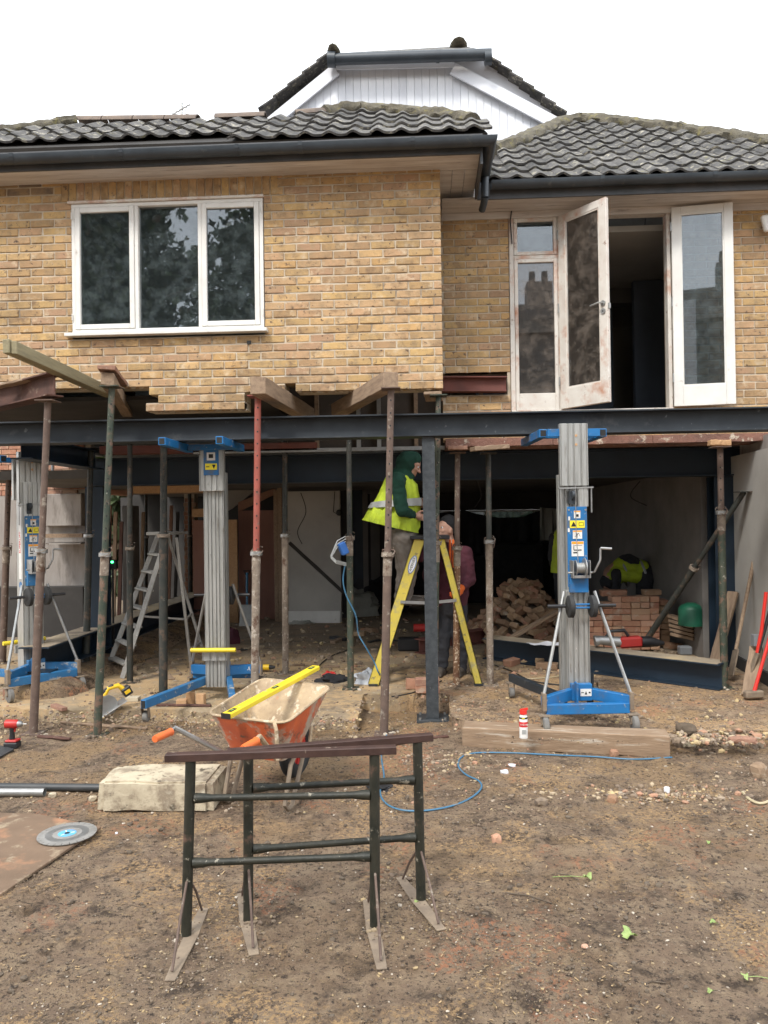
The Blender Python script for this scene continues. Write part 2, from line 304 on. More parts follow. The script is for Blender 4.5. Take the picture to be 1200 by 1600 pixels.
BRICK = [(.51, .335, .15), (.46, .295, .14), (.53, .35, .165), (.43, .27, .13), (.50, .325, .175), (.54, .355, .15), (.39, .245, .13), (.48, .31, .165), (.48, .295, .125), (.45, .28, .155), (.51, .33, .155), (.36, .22, .13)]
M_ = dict(
 brick=pm('yellow stock brick', (.4, .3, .15), (.30, .21, .12), scale=14, rough=.9, bump=.55, bscale=55, ramp=BRICK, island=True, vary=.12, weather=(.17, .115, .07), patches=[((.09, .06, .045), 24, .60, .66), ((.58, .46, .31), 9, .55, .72), ((.26, .165, .09), 6, .56, .70)]),
 brickdark=pm('weathered and shade-darkened brick', (.3, .2, .12), (.17, .13, .10), scale=6, rough=.9, bump=.5, bscale=55, ramp=[(.28, .20, .11), (.22, .16, .10), (.32, .22, .12), (.24, .17, .12), (.18, .13, .09)], island=True, patches=[((.07, .06, .06), 5, .55, .75)]),
 mortar=pm('mortar', (.56, .48, .37), (.43, .355, .26), scale=4, rough=.95, bump=.4, bscale=60, patches=[((.22, .18, .14), 3, .55, .7)]),
 redbrick=pm('reclaimed brick', (.4, .2, .12), (.45, .28, .18), scale=12, rough=.92, bump=.5, bscale=50, ramp=[(.40, .19, .12), (.47, .25, .16), (.36, .17, .11), (.44, .28, .18), (.50, .29, .20), (.33, .17, .12)], island=True, patches=[((.52, .42, .33), 8, .56, .7)]),
 pilebrick=pm('rubble brick', (.3, .2, .12), (.26, .165, .10), scale=10, rough=.95, bump=.5, bscale=50, ramp=[(.40, .26, .15), (.30, .17, .10), (.44, .30, .18), (.24, .15, .09), (.36, .23, .14), (.38, .19, .12)], island=True, patches=[((.42, .36, .28), 8, .58, .7)]),
 tile=pm('concrete pantile', (.06, .057, .056), (.115, .108, .10), scale=10, rough=.9, bump=.5, bscale=50, vary=.3, island=True, patches=[((.34, .31, .24), 17, .55, .66), ((.12, .11, .05), 9, .58, .7), ((.028, .027, .026), 5, .52, .66)]),
 ridge=pm('ridge tile', (.20, .15, .115), (.13, .105, .09), scale=7, rough=.9, bump=.4, bscale=50, vary=.15, patches=[((.30, .27, .18), 18, .62, .7)]),
 moss=pm('mossy ridge mortar', (.09, .08, .06), (.16, .14, .10), scale=14, rough=.98, bump=1, bscale=60, bdist=.02, patches=[((.22, .19, .08), 12, .55, .68), ((.05, .045, .035), 20, .6, .7)]),
 gutter=pm('black plastic gutter', (.028, .035, .043), (.045, .055, .065), scale=3, rough=.38, bump=.03, patches=[((.11, .11, .10), 9, .62, .78)]),
 soffit=pm('weathered soffit board', (.62, .58, .54), (.46, .41, .37), scale=3, rough=.75, bump=.12, bscale=20, stretch=(.6, 6, 6), patches=[((.20, .17, .15), 5, .6, .75)]),
 fascia=pm('dark fascia board', (.05, .055, .06), (.08, .08, .085), scale=4, rough=.6),
 clad=pm('white cladding', (.72, .73, .76), (.62, .63, .67), scale=2, rough=.5, bump=.03, vary=.03, patches=[((.45, .45, .46), 6, .66, .8)]),
 white=pm('white paint', (.74, .73, .69), (.64, .62, .58), scale=3, rough=.45, bump=.06, patches=[((.40, .35, .30), 9, .64, .78)]),
 whited=pm('white paint dusted with brick dust', (.70, .67, .61), (.58, .52, .46), scale=4, rough=.6, bump=.08, patches=[((.46, .21, .12), 3, .52, .70), ((.30, .2, .15), 14, .62, .72)]),
 glass=glass_mat('window glass', .30, (.6, .65, .66), (.26, .32, .33)),
 glassd=glass_mat('dusty door glass', .5, (.6, .62, .62), (.36, .30, .25), .9),
 plaster=pm('grey plaster', (.20, .185, .17), (.15, .14, .13), scale=2, rough=.9, bump=.1, patches=[((.18, .165, .15), 3, .58, .72)]),
 whitewall=pm('dirty white wall', (.46, .44, .40), (.36, .34, .31), scale=1.2, rough=.85, bump=.1, patches=[((.25, .22, .2), 5, .66, .8)]),
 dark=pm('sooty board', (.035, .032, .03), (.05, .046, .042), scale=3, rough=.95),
 render=pm('grey cement render', (.36, .33, .30), (.25, .22, .20), scale=1.6, rough=.92, bump=.2, bscale=30, stretch=(3, 3, .7), patches=[((.17, .145, .125), 2, .55, .7)]),
 steel=pm('grey primed steel', (.019, .024, .030), (.035, .042, .050), scale=3, rough=.5, metal=.1, bump=.08, bscale=50, patches=[((.26, .27, .27), 12, .66, .76), ((.10, .10, .10), 5, .6, .8)]),
 bluesteel=pm('blue-black primed steel', (.010, .020, .034), (.014, .028, .046), scale=3, rough=.45, metal=.1, bump=.05, patches=[((.12, .12, .12), 14, .70, .78)]),
 dsteel=pm('dark column steel', (.033, .038, .043), (.06, .068, .074), scale=22, rough=.5, metal=.15, bump=.15, bscale=60, patches=[((.17, .18, .17), 30, .64, .72), ((.28, .27, .2), 4, .72, .8)]),
 rust=pm('rusty steel', (.13, .062, .045), (.085, .045, .035), scale=8, rough=.9, metal=.1, bump=.35, bscale=60, patches=[((.22, .16, .12), 9, .60, .72)]),
 redox=pm('red oxide steel', (.17, .055, .04), (.12, .045, .036), scale=5, rough=.75, bump=.15, patches=[((.36, .30, .25), 12, .68, .76)]),
 lintel=pm('old brick red lintel', (.25, .12, .085), (.16, .085, .065), scale=5, rough=.95, bump=.6, bscale=30, bdist=.02, patches=[((.50, .42, .33), 11, .58, .66), ((.07, .05, .045), 4, .58, .68)]),
 pgreen=pm('chipped green prop paint', (.035, .052, .037), (.07, .075, .052), scale=14, rough=.6, metal=.1, bump=.25, bscale=70, patches=[((.16, .10, .07), 11, .52, .60), ((.42, .40, .34), 26, .64, .69)]),
 pdark=pm('dark green prop paint', (.026, .032, .028), (.045, .042, .035), scale=14, rough=.6, metal=.1, bump=.25, bscale=70, patches=[((.10, .07, .05), 11, .54, .62), ((.34, .32, .28), 26, .67, .71)]),
 pbrown=pm('rusty brown prop steel', (.16, .11, .085), (.11, .075, .06), scale=12, rough=.8, metal=.15, bump=.3, bscale=70, patches=[((.30, .26, .21), 16, .58, .66)]),
 pred=pm('red oxide prop paint', (.35, .085, .06), (.26, .07, .05), scale=9, rough=.6, bump=.15, patches=[((.20, .11, .085), 13, .57, .66)]),
 pconc=pm('prop caked in cement', (.17, .13, .10), (.27, .22, .17), scale=20, rough=.95, bump=.6, bscale=60, patches=[((.40, .35, .29), 22, .56, .62), ((.10, .055, .035), 9, .58, .66)]),
 pflake=pm('flaking rusted prop', (.14, .065, .035), (.22, .12, .06), scale=20, rough=.9, bump=.7, bscale=60, patches=[((.62, .50, .36), 40, .56, .60)]),
 galv=pm('galvanised steel', (.42, .42, .41), (.32, .32, .31), scale=10, rough=.42, metal=.75, bump=.06),
 alu=pm('brushed aluminium extrusion', (.47, .47, .45), (.36, .36, .34), scale=4, rough=.42, metal=.55, bump=.05, stretch=(6, 6, .6), patches=[((.24, .22, .19), 7, .56, .70), ((.60, .58, .54), 20, .64, .7)]),
 aludirty=pm('dull spattered aluminium', (.36, .35, .33), (.27, .26, .24), scale=8, rough=.6, metal=.4, bump=.15, patches=[((.55, .53, .5), 22, .64, .7)]),
 blue=pm('blue lift paint', (.012, .15, .38), (.015, .12, .31), scale=5, rough=.42, bump=.05, patches=[((.30, .29, .27), 16, .61, .68), ((.09, .12, .16), 5, .55, .7)]),
 blueworn=pm('scuffed blue lift paint', (.02, .15, .34), (.03, .12, .25), scale=8, rough=.5, bump=.1, patches=[((.36, .34, .30), 12, .58, .66)]),
 black=pm('black rubber', (.018, .018, .018), (.03, .03, .03), scale=9, rough=.75, bump=.05, patches=[((.16, .14, .12), 12, .62, .75)]),
 blackp=pm('black plastic', (.02, .02, .022), None, rough=.45, bump=.02),
 rubber=pm('dusty grey castor', (.13, .125, .12), (.20, .19, .17), scale=14, rough=.8, bump=.1),
 wood=pm('weathered timber', (.33, .235, .155), (.22, .15, .10), scale=5, rough=.85, bump=.3, bscale=14, stretch=(7, 1, 7), patches=[((.13, .095, .07), 4, .6, .75)]),
 woodg=pm('greenish treated timber', (.31, .27, .16), (.22, .19, .115), scale=5, rough=.8, bump=.2, bscale=14, stretch=(7, .8, 7)),
 woodr=pm('reddish timber', (.33, .18, .12), (.24, .13, .09), scale=5, rough=.85, bump=.3, bscale=14, stretch=(7, 1, 7), patches=[((.42, .32, .24), 5, .6, .72)]),
 woodx=pm('sleeper timber', (.22, .145, .09), (.32, .225, .145), scale=4, rough=.92, bump=.5, bscale=14, stretch=(7, .8, 7), patches=[((.44, .38, .31), 4, .56, .68), ((.16, .11, .08), 5, .6, .72)]),
 newwood=pm('fresh sawn timber', (.55, .34, .18), (.46, .27, .14), scale=8, rough=.8, bump=.15, stretch=(5, 1, 5)),
 ply=pm('pinkish plywood', (.33, .17, .13), (.27, .14, .11), scale=3, rough=.85, bump=.05, stretch=(3, 3, .5)),
 plyg=pm('muddy board', (.19, .125, .08), (.135, .088, .055), scale=3, rough=.85, bump=.2, patches=[((.38, .19, .10), 2.2, .56, .7), ((.34, .27, .18), 7, .56, .68)]),
 orange=pm('orange barrow paint', (.60, .125, .035), (.42, .085, .035), scale=6, rough=.6, bump=.15, patches=[((.38, .31, .24), 5, .52, .60), ((.14, .07, .045), 14, .57, .66)]),
 cement=pm('dried mortar skin', (.50, .38, .24), (.30, .22, .14), scale=6, rough=.95, bump=.6, bscale=35, patches=[((.16, .12, .085), 7, .53, .64), ((.62, .52, .38), 14, .56, .64), ((.50, .22, .10), 9, .60, .68)]),
 ograb=pm('orange rubber grip', (.75, .16, .03), (.65, .14, .04), scale=9, rough=.55),
 yellow=pm('yellow paint', (.78, .60, .03), (.70, .53, .03), scale=5, rough=.45, bump=.03, patches=[((.45, .38, .16), 14, .66, .74)]),
 yladder=pm('yellow fibreglass', (.64, .50, .07), (.55, .44, .09), scale=6, rough=.5, bump=.04, patches=[((.36, .32, .18), 9, .54, .68), ((.20, .17, .10), 20, .60, .68)]),
 ytool=pm('yellow tool plastic', (.80, .50, .02), None, rough=.4, bump=.02),
 redtool=pm('red tool plastic', (.50, .025, .02), (.40, .03, .025), rough=.45, bump=.02),
 redp=pm('bright red paint', (.65, .03, .02), None, rough=.4, bump=.03),
 block=pm('chalky stone block', (.54, .47, .34), (.42, .35, .25), scale=5, rough=.95, bump=.6, bscale=40, patches=[((.17, .125, .085), 5, .51, .64), ((.10, .08, .055), 13, .58, .66), ((.66, .60, .46), 5, .6, .72)]),
 pipeb=pm('black pipe', (.03, .035, .038), (.05, .05, .05), scale=6, rough=.5, bump=.04),
 trest=pm('trestle green-black paint', (.016, .018, .013), (.034, .032, .022), scale=16, rough=.5, metal=.15, bump=.25, bscale=60, patches=[((.30, .27, .21), 26, .62, .68), ((.12, .07, .05), 8, .62, .7)]),
 trtop=pm('trestle angle iron', (.045, .024, .02), (.075, .04, .032), scale=10, rough=.5, metal=.2, bump=.3, bscale=50, patches=[((.46, .37, .28), 9, .62, .68), ((.45, .05, .03), 4, .66, .7)]),
 mudsteel=pm('muddy flat steel', (.26, .20, .14), (.17, .13, .095), scale=12, rough=.85, bump=.3, bscale=50),
 conc=pm('dusty concrete', (.33, .27, .19), (.25, .20, .15), scale=1.3, rough=.95, bump=.5, bscale=22, bdist=.02, patches=[((.44, .34, .20), 1.1, .50, .66), ((.15, .115, .085), 3.1, .57, .68), ((.48, .44, .38), 11, .64, .72)]),
 stone=pm('loose stone', (.4, .33, .24), (.28, .21, .14), scale=20, rough=.95, bump=.4, bscale=60, ramp=[(.42, .33, .22), (.24, .18, .13), (.13, .095, .07), (.50, .38, .20), (.20, .145, .10), (.34, .27, .20), (.16, .12, .09), (.40, .22, .14)], island=True),
 pebble=pm('soil crumbs and grit', (.2, .15, .1), (.14, .10, .07), scale=30, rough=.95, bump=0, ramp=[(.12, .085, .06), (.20, .15, .10), (.24, .18, .12), (.34, .26, .16), (.15, .11, .08), (.09, .065, .045), (.38, .28, .15), (.20, .15, .10), (.17, .125, .09), (.13, .095, .065), (.16, .115, .08), (.13, .10, .07), (.18, .135, .095), (.10, .075, .052), (.48, .42, .34), (.22, .16, .11)], island=True),
 leafg=pm('fresh green leaf', (.30, .38, .13), (.20, .28, .08), scale=30, rough=.6, bump=.2),
 leafb=pm('dry leaf', (.20, .13, .07), (.14, .09, .05), scale=30, rough=.8),
 foliage=pm('foliage', (.03, .055, .018), (.06, .075, .03), scale=1.2, rough=.6, bump=0, island=True, vary=.4, patches=[((.10, .04, .02), 2, .58, .68)]),
 bark=pm('bark', (.09, .065, .045), (.14, .11, .08), scale=9, rough=.95, bump=.6, bscale=20, stretch=(4, 4, 1)),
 skin=pm('skin', (.50, .29, .21), (.44, .24, .17), scale=20, rough=.55, bump=.04),
 hivis=pm('hi-vis yellow fabric', (.50, .62, .03), (.36, .47, .035), scale=7, rough=.75, bump=.5, bscale=9, bdist=.03),
 tape=pm('grey reflective tape', (.42, .43, .42), (.33, .34, .33), scale=9, rough=.45, metal=.2, bump=.1),
 green=pm('green sweatshirt', (.006, .052, .031), (.004, .034, .021), scale=9, rough=.9, bump=.4, bscale=12, bdist=.03),
 maroon=pm('maroon sweatshirt', (.085, .018, .03), (.06, .014, .024), scale=9, rough=.9, bump=.4, bscale=12, bdist=.03),
 trous=pm('dusty grey work trousers', (.22, .19, .16), (.15, .13, .11), scale=7, rough=.9, bump=.5, bscale=12, bdist=.03),
 navy=pm('dark work trousers', (.022, .024, .03), (.035, .035, .04), scale=7, rough=.9, bump=.4, bscale=12, bdist=.03),
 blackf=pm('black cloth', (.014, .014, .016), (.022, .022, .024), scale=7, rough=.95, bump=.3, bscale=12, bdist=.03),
 boot=pm('work boot', (.04, .032, .025), (.09, .075, .06), scale=12, rough=.8, bump=.2),
 oglove=pm('orange glove', (.80, .16, .02), (.65, .12, .02), scale=20, rough=.75, bump=.2),
 paper=pm('white paper', (.75, .75, .78), (.62, .62, .66), scale=9, rough=.8, bump=.05),
 plastic=pm('pale plastic sheet', (.55, .57, .60), (.45, .47, .5), scale=5, rough=.4, bump=.3, bscale=12, bdist=.03),
 cable=pm('blue cable', (.045, .17, .30), (.06, .16, .25), scale=9, rough=.55, bump=0, patches=[((.25, .2, .15), 8, .6, .7)]),
 cableb=pm('black cable', (.02, .02, .02), None, rough=.6, bump=0),
 cabley=pm('pale cable', (.45, .38, .24), None, rough=.6, bump=0),
 cgrn=pm('green jerrycan plastic', (.01, .10, .055), None, rough=.5, bump=.03),
 bucket=pm('grey bucket plastic', (.22, .23, .24), None, rough=.5, bump=.03),
 stick_w=pm('white sticker', (.75, .74, .70), (.62, .6, .57), scale=12, rough=.5, bump=0),
 stick_y=pm('yellow sticker', (.80, .66, .03), None, rough=.5, bump=0),
 stick_o=pm('orange sticker band', (.80, .33, .03), None, rough=.5, bump=0),
 ink=pm('black print', (.012, .012, .012), None, rough=.6, bump=0),
 inkw=pm('white print', (.75, .75, .75), None, rough=.6, bump=0),
 inkb=pm('blue print', (.03, .13, .42), None, rough=.6, bump=0),
 inkr=pm('red print', (.60, .03, .03), None, rough=.6, bump=0),
 led=emit('green laser led', (.05, 1, .25), 6),
 bladec=pm('cyan blade label', (.10, .45, .62), (.16, .30, .55), scale=30, rough=.5, bump=0),
 ceil=pm('grey ceiling board', (.13, .12, .11), (.09, .083, .075), scale=2, rough=.9, bump=.1),
 slate=pm('dark hung tile', (.13, .14, .15), (.10, .105, .11), scale=5, rough=.8, bump=.2),
 sheet=pm('pale dust sheet', (.40, .40, .36), (.32, .32, .28), scale=3, rough=.9, bump=.3, bscale=7, bdist=.05),
)
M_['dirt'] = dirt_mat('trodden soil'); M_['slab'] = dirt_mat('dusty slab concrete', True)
# ------------------------------------------------------------------ ground and slab
SZ = .10
slab_px = [(-60, 1094), (40, 1108), (150, 1110), (250, 1108), (330, 1113), (440, 1118), (562, 1124), (568, 1086), (640, 1082), (702, 1084), (708, 1120), (762, 1141), (960, 1142), (1155, 1143), (1290, 1138)]
slab = []
for (a, b), (c, d) in zip(slab_px[:-1], slab_px[1:]):
    n = max(1, int(math.hypot(c-a, d-b)/14))
    for k in range(n):
        t = k/n; p = G(a+(c-a)*t, b+(d-b)*t, SZ); slab.append((p.x+random.uniform(-.02, .02), p.y+random.uniform(-.025, .025)))
p = G(*slab_px[-1], SZ); slab.append((p.x, p.y))
slab += [(9, 7), (9, 17), (-9, 17), (-9, 7)]
def in_poly(x, y, poly):
    r = False; j = len(poly)-1
    for i in range(len(poly)):
        xi, yi = poly[i]; xj, yj = poly[j]
        if (yi > y) != (yj > y) and x < (xj-xi)*(y-yi)/(yj-yi)+xi: r = not r
        j = i
    return r
pit = G(635, 1110, 0)
def gh(x, y):
    z = .020*noise.noise(Vector((x*.9, y*.9, 0)))+.012*noise.noise(Vector((x*3, y*3, 4)))
    if 1 < y < 8 and abs(x) < 6:
        z += .010*noise.noise(Vector((x*9, y*9, 1)))+.010*abs(noise.noise(Vector((x*26, y*26, 2))))
        z += .006*max(0, noise.noise(Vector((x*14, y*14, 9))))
    d2 = ((x-pit.x)/.42)**2+((y-pit.y-.15)/.55)**2
    z -= .07*math.exp(-d2*d2)
    return z
def axis(a, b, st, far):
    L = [a]; 
    while L[-1] < b: L.append(L[-1]+st)
    s = st*2; hi = [L[-1]]
    while hi[-1] < far: hi.append(hi[-1]+s); s *= 1.6
    s = st*2; lo = [L[0]]
    while lo[-1] > -far: lo.append(lo[-1]-s); s *= 1.6
    return lo[:0:-1]+L+hi[1:]
xs = axis(-3.6, 3.6, .024, 250); ys = axis(2.0, 7.0, .024, 250)
gb = MB(); nx = len(xs)
gv = [(x, y, gh(x, y) if abs(x) < 30 and abs(y) < 30 else 0) for y in ys for x in xs]
gv = [list(q) for q in gv]
import bisect
def dent(x, y, rx, ry, ang, dep, rim=.35):
    ca, sa = math.cos(ang), math.sin(ang); R_ = max(rx, ry)*1.6
    i0, i1 = bisect.bisect_left(xs, x-R_), bisect.bisect_right(xs, x+R_); j0, j1 = bisect.bisect_left(ys, y-R_), bisect.bisect_right(ys, y+R_)
    for j in range(j0, j1):
        for i in range(i0, i1):
            dx, dy = xs[i]-x, ys[j]-y; u, v = (dx*ca+dy*sa)/rx, (-dx*sa+dy*ca)/ry; d = math.sqrt(u*u+v*v)
            if d < 1: gv[j*nx+i][2] -= dep*(1-d**4)
            elif d < 1.5: gv[j*nx+i][2] += dep*rim*(1-abs(d-1.25)/.25)
rf_ = random.Random(17)
for k in range(46):          # boot prints: sole and heel
    p = G(rf_.uniform(20, 1180), rf_.uniform(1190, 1590), 0); a = rf_.uniform(.9, 2.2); d_ = rf_.uniform(.006, .013)
    if 230 < proj(p)[0] < 720 and proj(p)[1] > 1390: d_ *= .5
    dent(p.x, p.y, .095, .046, a, d_); dent(p.x-.15*math.cos(a), p.y-.15*math.sin(a), .042, .036, a, d_)
for (q0, q1, w_) in (((700, 1600), (560, 1180), .035), ((60, 1420), (420, 1330), .06), ((820, 1600), (1050, 1200), .04)):
    p0, p1 = G(*q0, 0), G(*q1, 0); n_ = int((p1-p0).length/.05)
    for k in range(n_):
        p = p0.lerp(p1, k/n_); p.x += .05*math.sin(k*.11); dent(p.x, p.y, w_, w_, 0, .0035, .2)
gf = [(j*nx+i, j*nx+i+1, (j+1)*nx+i+1, (j+1)*nx+i) for j in range(len(ys)-1) for i in range(nx-1)]
me = bpy.data.meshes.new('ground'); me.from_pydata(gv, [], gf); me.materials.append(M_['dirt'])
me.polygons.foreach_set('use_smooth', [True]*len(me.polygons))
struct(share('ground', me))
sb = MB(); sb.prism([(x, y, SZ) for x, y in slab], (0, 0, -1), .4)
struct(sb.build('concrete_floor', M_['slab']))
def surf(x, y): return SZ if in_poly(x, y, slab) else gh(x, y)

# ------------------------------------------------------------------ house
YF, YR = 6.9, 7.7
XC = P(690, 450, YF).x
XL, XRR = -5.2, 5.4
house = thing('house', (0, YF, 0), 'yellow brick house with pantile roofs held up on props over its opened ground floor', 'house')
CH, BL = .075, .225
def zpx(px, py, Y): return P(px, py, Y).z
def xpx(px, py, Y): return P(px, py, Y).x
z0F = zpx(300, 641, YF)
nF = int(round((4.86-z0F)/CH))
wx0, wx1 = xpx(113, 415, YF), xpx(412, 415, YF)
wz0, wz1 = zpx(262, 518, YF), zpx(262, 315, YF)
xa, xb, xc_ = xpx(228, 640, YF), xpx(247, 612, YF), xpx(382, 630, YF)
bricks = []   # (x0, x1, z0, z1, yface, dark)
def interv(segs, cut):
    out = []
    for a, b in segs:
        if cut[1] <= a or cut[0] >= b: out.append((a, b)); continue
        if cut[0] > a: out.append((a, cut[0]))
        if cut[1] < b: out.append((cut[1], b))
    return out
def course(k, z, segs, y, tgt):
    off = 0 if k % 2 else BL/2
    for a, b in segs:
        i = math.floor((a-off)/BL)
        while off+i*BL < b:
            x0 = max(a, off+i*BL+.006); x1 = min(b, off+(i+1)*BL-.006)
            if x1-x0 > .035: tgt.append((x0, x1, z, z+CH-.012, y))
            i += 1
mort = MB()
for k in range(nF):
    z = z0F+k*CH
    if k < 2: segs = [(xa if k == 0 else xb, xc_)]
    else: segs = [(XL, XC)]
    if k == 2: segs = interv([(XL, XC)], (XL, xa+.03))
    if k == 2: segs = interv(segs, (xpx(445, 610, YF), xpx(462, 610, YF)))
    if z+CH > wz0-.02 and z < wz1: segs = interv(segs, (wx0-.006, wx1+.006))
    segs2 = segs
    if wz1 <= z < wz1+.23 and z+CH > wz1:      # soldier course above the window
        segs2 = interv(segs, (wx0-.1, wx1+.1))
    course(k, z, segs2, YF, bricks)
    for a, b in segs: mort.bb(a, b-(.004 if b == XC else 0), YF+.007, YF+.26, z+(.006 if k < 4 else -.0), z+CH-(.0 if k < nF-1 else 0)-.0001)
# soldier bricks over the window
soldz = None
for k in range(nF):
    z = z0F+k*CH
    if wz1 <= z: soldz = z; break
x = wx0-.098
solds = []
while x < wx1+.09:
    solds.append((x, x+.065, soldz, soldz+min(.215, 4.86-soldz), YF)); x += .075
# recessed wall on the right
z0R = 2.47
dx0, dx1 = xpx(797, 500, YR), xpx(1049, 500, YR)
dz0, dz1 = zpx(920, 640, YR), zpx(920, 338, YR)
cx0, cx1 = xpx(690, 600, YR), xpx(793, 600, YR); cz0, cz1 = zpx(740, 613, YR), zpx(740, 589, YR)
bR = []
k = 0
while z0R+k*CH < 4.78:
    z = z0R+k*CH; segs = [(XC+.02, XRR)]
    if z+CH > dz0 and z < dz1+.4: segs = interv(segs, (dx0-.004, dx1+.01))
    sg2 = segs
    if z+CH > cz0+.02 and z < cz1-.02: segs = interv(segs, (cx0-.2, cx1))
    course(k, z, segs, YR, bR)
    for a, b in segs: mort.bb(a, b, YR+.007, YR+.25, z, z+CH-.0001)
    k += 1
rr = random.Random(3)
for k in range(130):
    x = rr.uniform(XL+1, XC-.02); zb_ = z0F if xa < x < xc_ else z0F+2*CH
    if x < xa+.05: zb_ = z0F+3*CH
    s_ = rr.uniform(.008, .028); mort.ell((x, YF+.03+rr.uniform(0, .06), zb_+.002), (s_*rr.uniform(.8, 2), s_, s_*.6), 6, 4)
mort.build('wall_body', M_['mortar'], house)
bb_ = MB().box((0, 0, 0), (1, .1, 1))
def brick_mesh(name, mat, L=.215, H=.065, W=.1025, bev=.005, jit=.0028, seed=0):
    rnd = random.Random(seed)
    b = MB().box((0, 0, 0), (L, W, H)); b.v = [q+Vector([rnd.uniform(-jit, jit) for _ in range(3)]) for q in b.v]
    return mesh_of(b, name, mat, bevel=bev)
BM = [brick_mesh('brick', M_['brick'], seed=i) for i in range(9)]
allb = [(b, 'm') for b in bricks]+[(b, 'd') for b in bR]
def score(b):
    cx, cz = (b[0]+b[1])/2, (b[2]+b[3])/2; px, py = proj((cx, b[4], cz))
    if not (5 < px < 1195): return -1
    if b[4] == YR and py > 640: return -1
    if py < 285 and b[4] == YF: return 0.001
    return (b[1]-b[0])/b[4]
sc_b = sorted(allb+[(b, 's') for b in solds], key=lambda t: -score(t[0]))
def put_brick(b, i, BM=BM):
    x0, x1, za, zb, y = b; j = random.uniform(-.002, .003)
    L, H = x1-x0, zb-za
    if H > L*1.5:
        return share('brick', BM[i % 9], house, ((x0+x1)/2, y+.05+j-YF, (za+zb)/2), (0, R(90), 0), (H/.215, 1, L/.065))
    return share('brick', BM[i % 9], house, ((x0+x1)/2, y+.05+j*1.6-YF, (za+zb)/2+random.uniform(-.0012, .0012)), (random.uniform(-.02, .02), random.uniform(-.008, .008), random.uniform(-.012, .012)), (L/.215, 1, H/.065))
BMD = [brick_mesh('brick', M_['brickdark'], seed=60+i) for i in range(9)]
ztopd = max(q[2] for q in bricks)-CH*1.5  # top courses take darker brick: eaves shade put into the colour, with some weathering
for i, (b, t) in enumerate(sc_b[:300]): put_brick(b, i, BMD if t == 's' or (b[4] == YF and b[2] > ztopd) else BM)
rb = MB()
for b, t in sc_b[300:]:
    j = random.uniform(-.002, .002); rb.bb(b[0], b[1], b[4]+j, b[4]+.1, b[2], b[3])
stuff(rb.build('brick_courses', M_['brick'], house, bevel=.003))
# wall ends, inner leaf and rooms behind
w = MB()
w.bb(XL, XL+.1, YF+.27, 12, 2.75, 4.8); w.bb(XRR-.1, XRR, YR+.26, 12, 2.5, 4.74)
w.bb(XL+.11, XRR-.11, 12.01, 12.2, 2.45, 4.7)
w.bb(-1.5, -1.42, YF+.27, 10.0, 2.92, 4.7)                 # partition right of the window room
w.bb(XL+.11, -1.51, 9.2, 9.3, 2.92, 4.7)
w.build('room_wall', M_['whitewall'], house)
w = MB(); w.bb(XL+.101, XC-.02, YF+.262, 12, 4.76, 4.80); w.bb(XC, XRR-.12, YR+.26, 12.0, 4.60, 4.66)
w.build('room_ceiling', M_['whitewall'], house)
w = MB(); w.bb(XL+.101, -1.52, YF+.262, 9.19, 2.86, 2.90); w.bb(XC+.12, XRR-.12, YR+.262, 12, 2.68, 2.76)
w.build('upper_floor', M_['dark'], house)
w = MB(); w.bb(.7, 2.5, 10.2, 10.3, 2.77, 4.45); w.bb(2.62, 4.6, 9.6, 9.7, 2.77, 4.59)
w.build('dark_partition', pm('blue grey painted wall', (.13, .15, .185), (.10, .12, .15), scale=2, rough=.8), house)
w = MB(); w.bb(XC+.1, 5, 9.9, 10.1, 4.40, 4.59); w.build('ceiling_beam', M_['ceil'], house)
# stud partition seen in the gap above the steel
w = MB(); w.bb(-1.42, XC+.1, 8.0, 8.05, 2.42, 4.8); w.build('old_boarding', pm('brown old boarding', (.085, .068, .055), (.05, .042, .036), scale=3, rough=.9, patches=[((.16, .12, .09), 3, .58, .7)]), house)
for px in (495, 560, 592, 650, 752):
    x = xpx(px, 650, 7.95)
    MB().bb(x-.02, x+.02, 7.93, 7.995, 2.44, 4.75).build('stud', M_['galv'] if px in (560, 592) else M_['wood'], house)
MB().bb(-2.4, .3, 7.9, 7.98, 2.40, 2.438).build('sole_plate', M_['galv'], house)

# window ------------------------------------------------------------
win = MB(); y0, y1 = YF-.012, YF+.07
def pz(py, x=262, Y=YF): return zpx(x, py, Y)
t = .034
win.bb(wx0, wx1, y0, y1, wz1-t, wz1); win.bb(wx0, wx1, y0, y1, wz0, wz0+t)
xm = [wx0, wx0+.5525, wx0+1.126, wx1]
xm = [wx0, xpx(214, 415, YF), xpx(313, 415, YF), wx1]
win.bb(wx0, wx0+t, y0, y1, wz0+t, wz1-t); win.bb(wx1-t, wx1, y0, y1, wz0+t, wz1-t)
for q in xm[1:3]: win.bb(q-t/2, q+t/2, y0, y1, wz0+t, wz1-t)
wf = win.build('window', M_['white'], house, bevel=.003)
tag(wf, 'white three-light window with a middle fixed pane')
def sash(x0, x1, z0, z1, y, w, par, mat, gmat, name='sash', wb=None):
    wb = w if wb is None else wb
    s = MB(); s.bb(x0, x0+w, y, y+.045, z0, z1); s.bb(x1-w, x1, y, y+.045, z0, z1)
    s.bb(x0+w, x1-w, y+.001, y+.044, z0, z0+wb); s.bb(x0+w, x1-w, y+.001, y+.044, z1-w, z1)
    o = s.build(name, mat, par, bevel=.004)
    MB().bb(x0+w-.004, x1-w+.004, y+.024, y+.028, z0+wb-.004, z1-w+.004).build('pane', gmat, par)
    return o
sash(xm[0]+t+.002, xm[1]-t/2-.002, wz0+t+.002, wz1-t-.002, YF-.02, .045, wf, M_['white'], M_['glass'])
sash(xm[2]+t/2+.002, xm[3]-t-.002, wz0+t+.002, wz1-t-.002, YF-.02, .045, wf, M_['white'], M_['glass'])
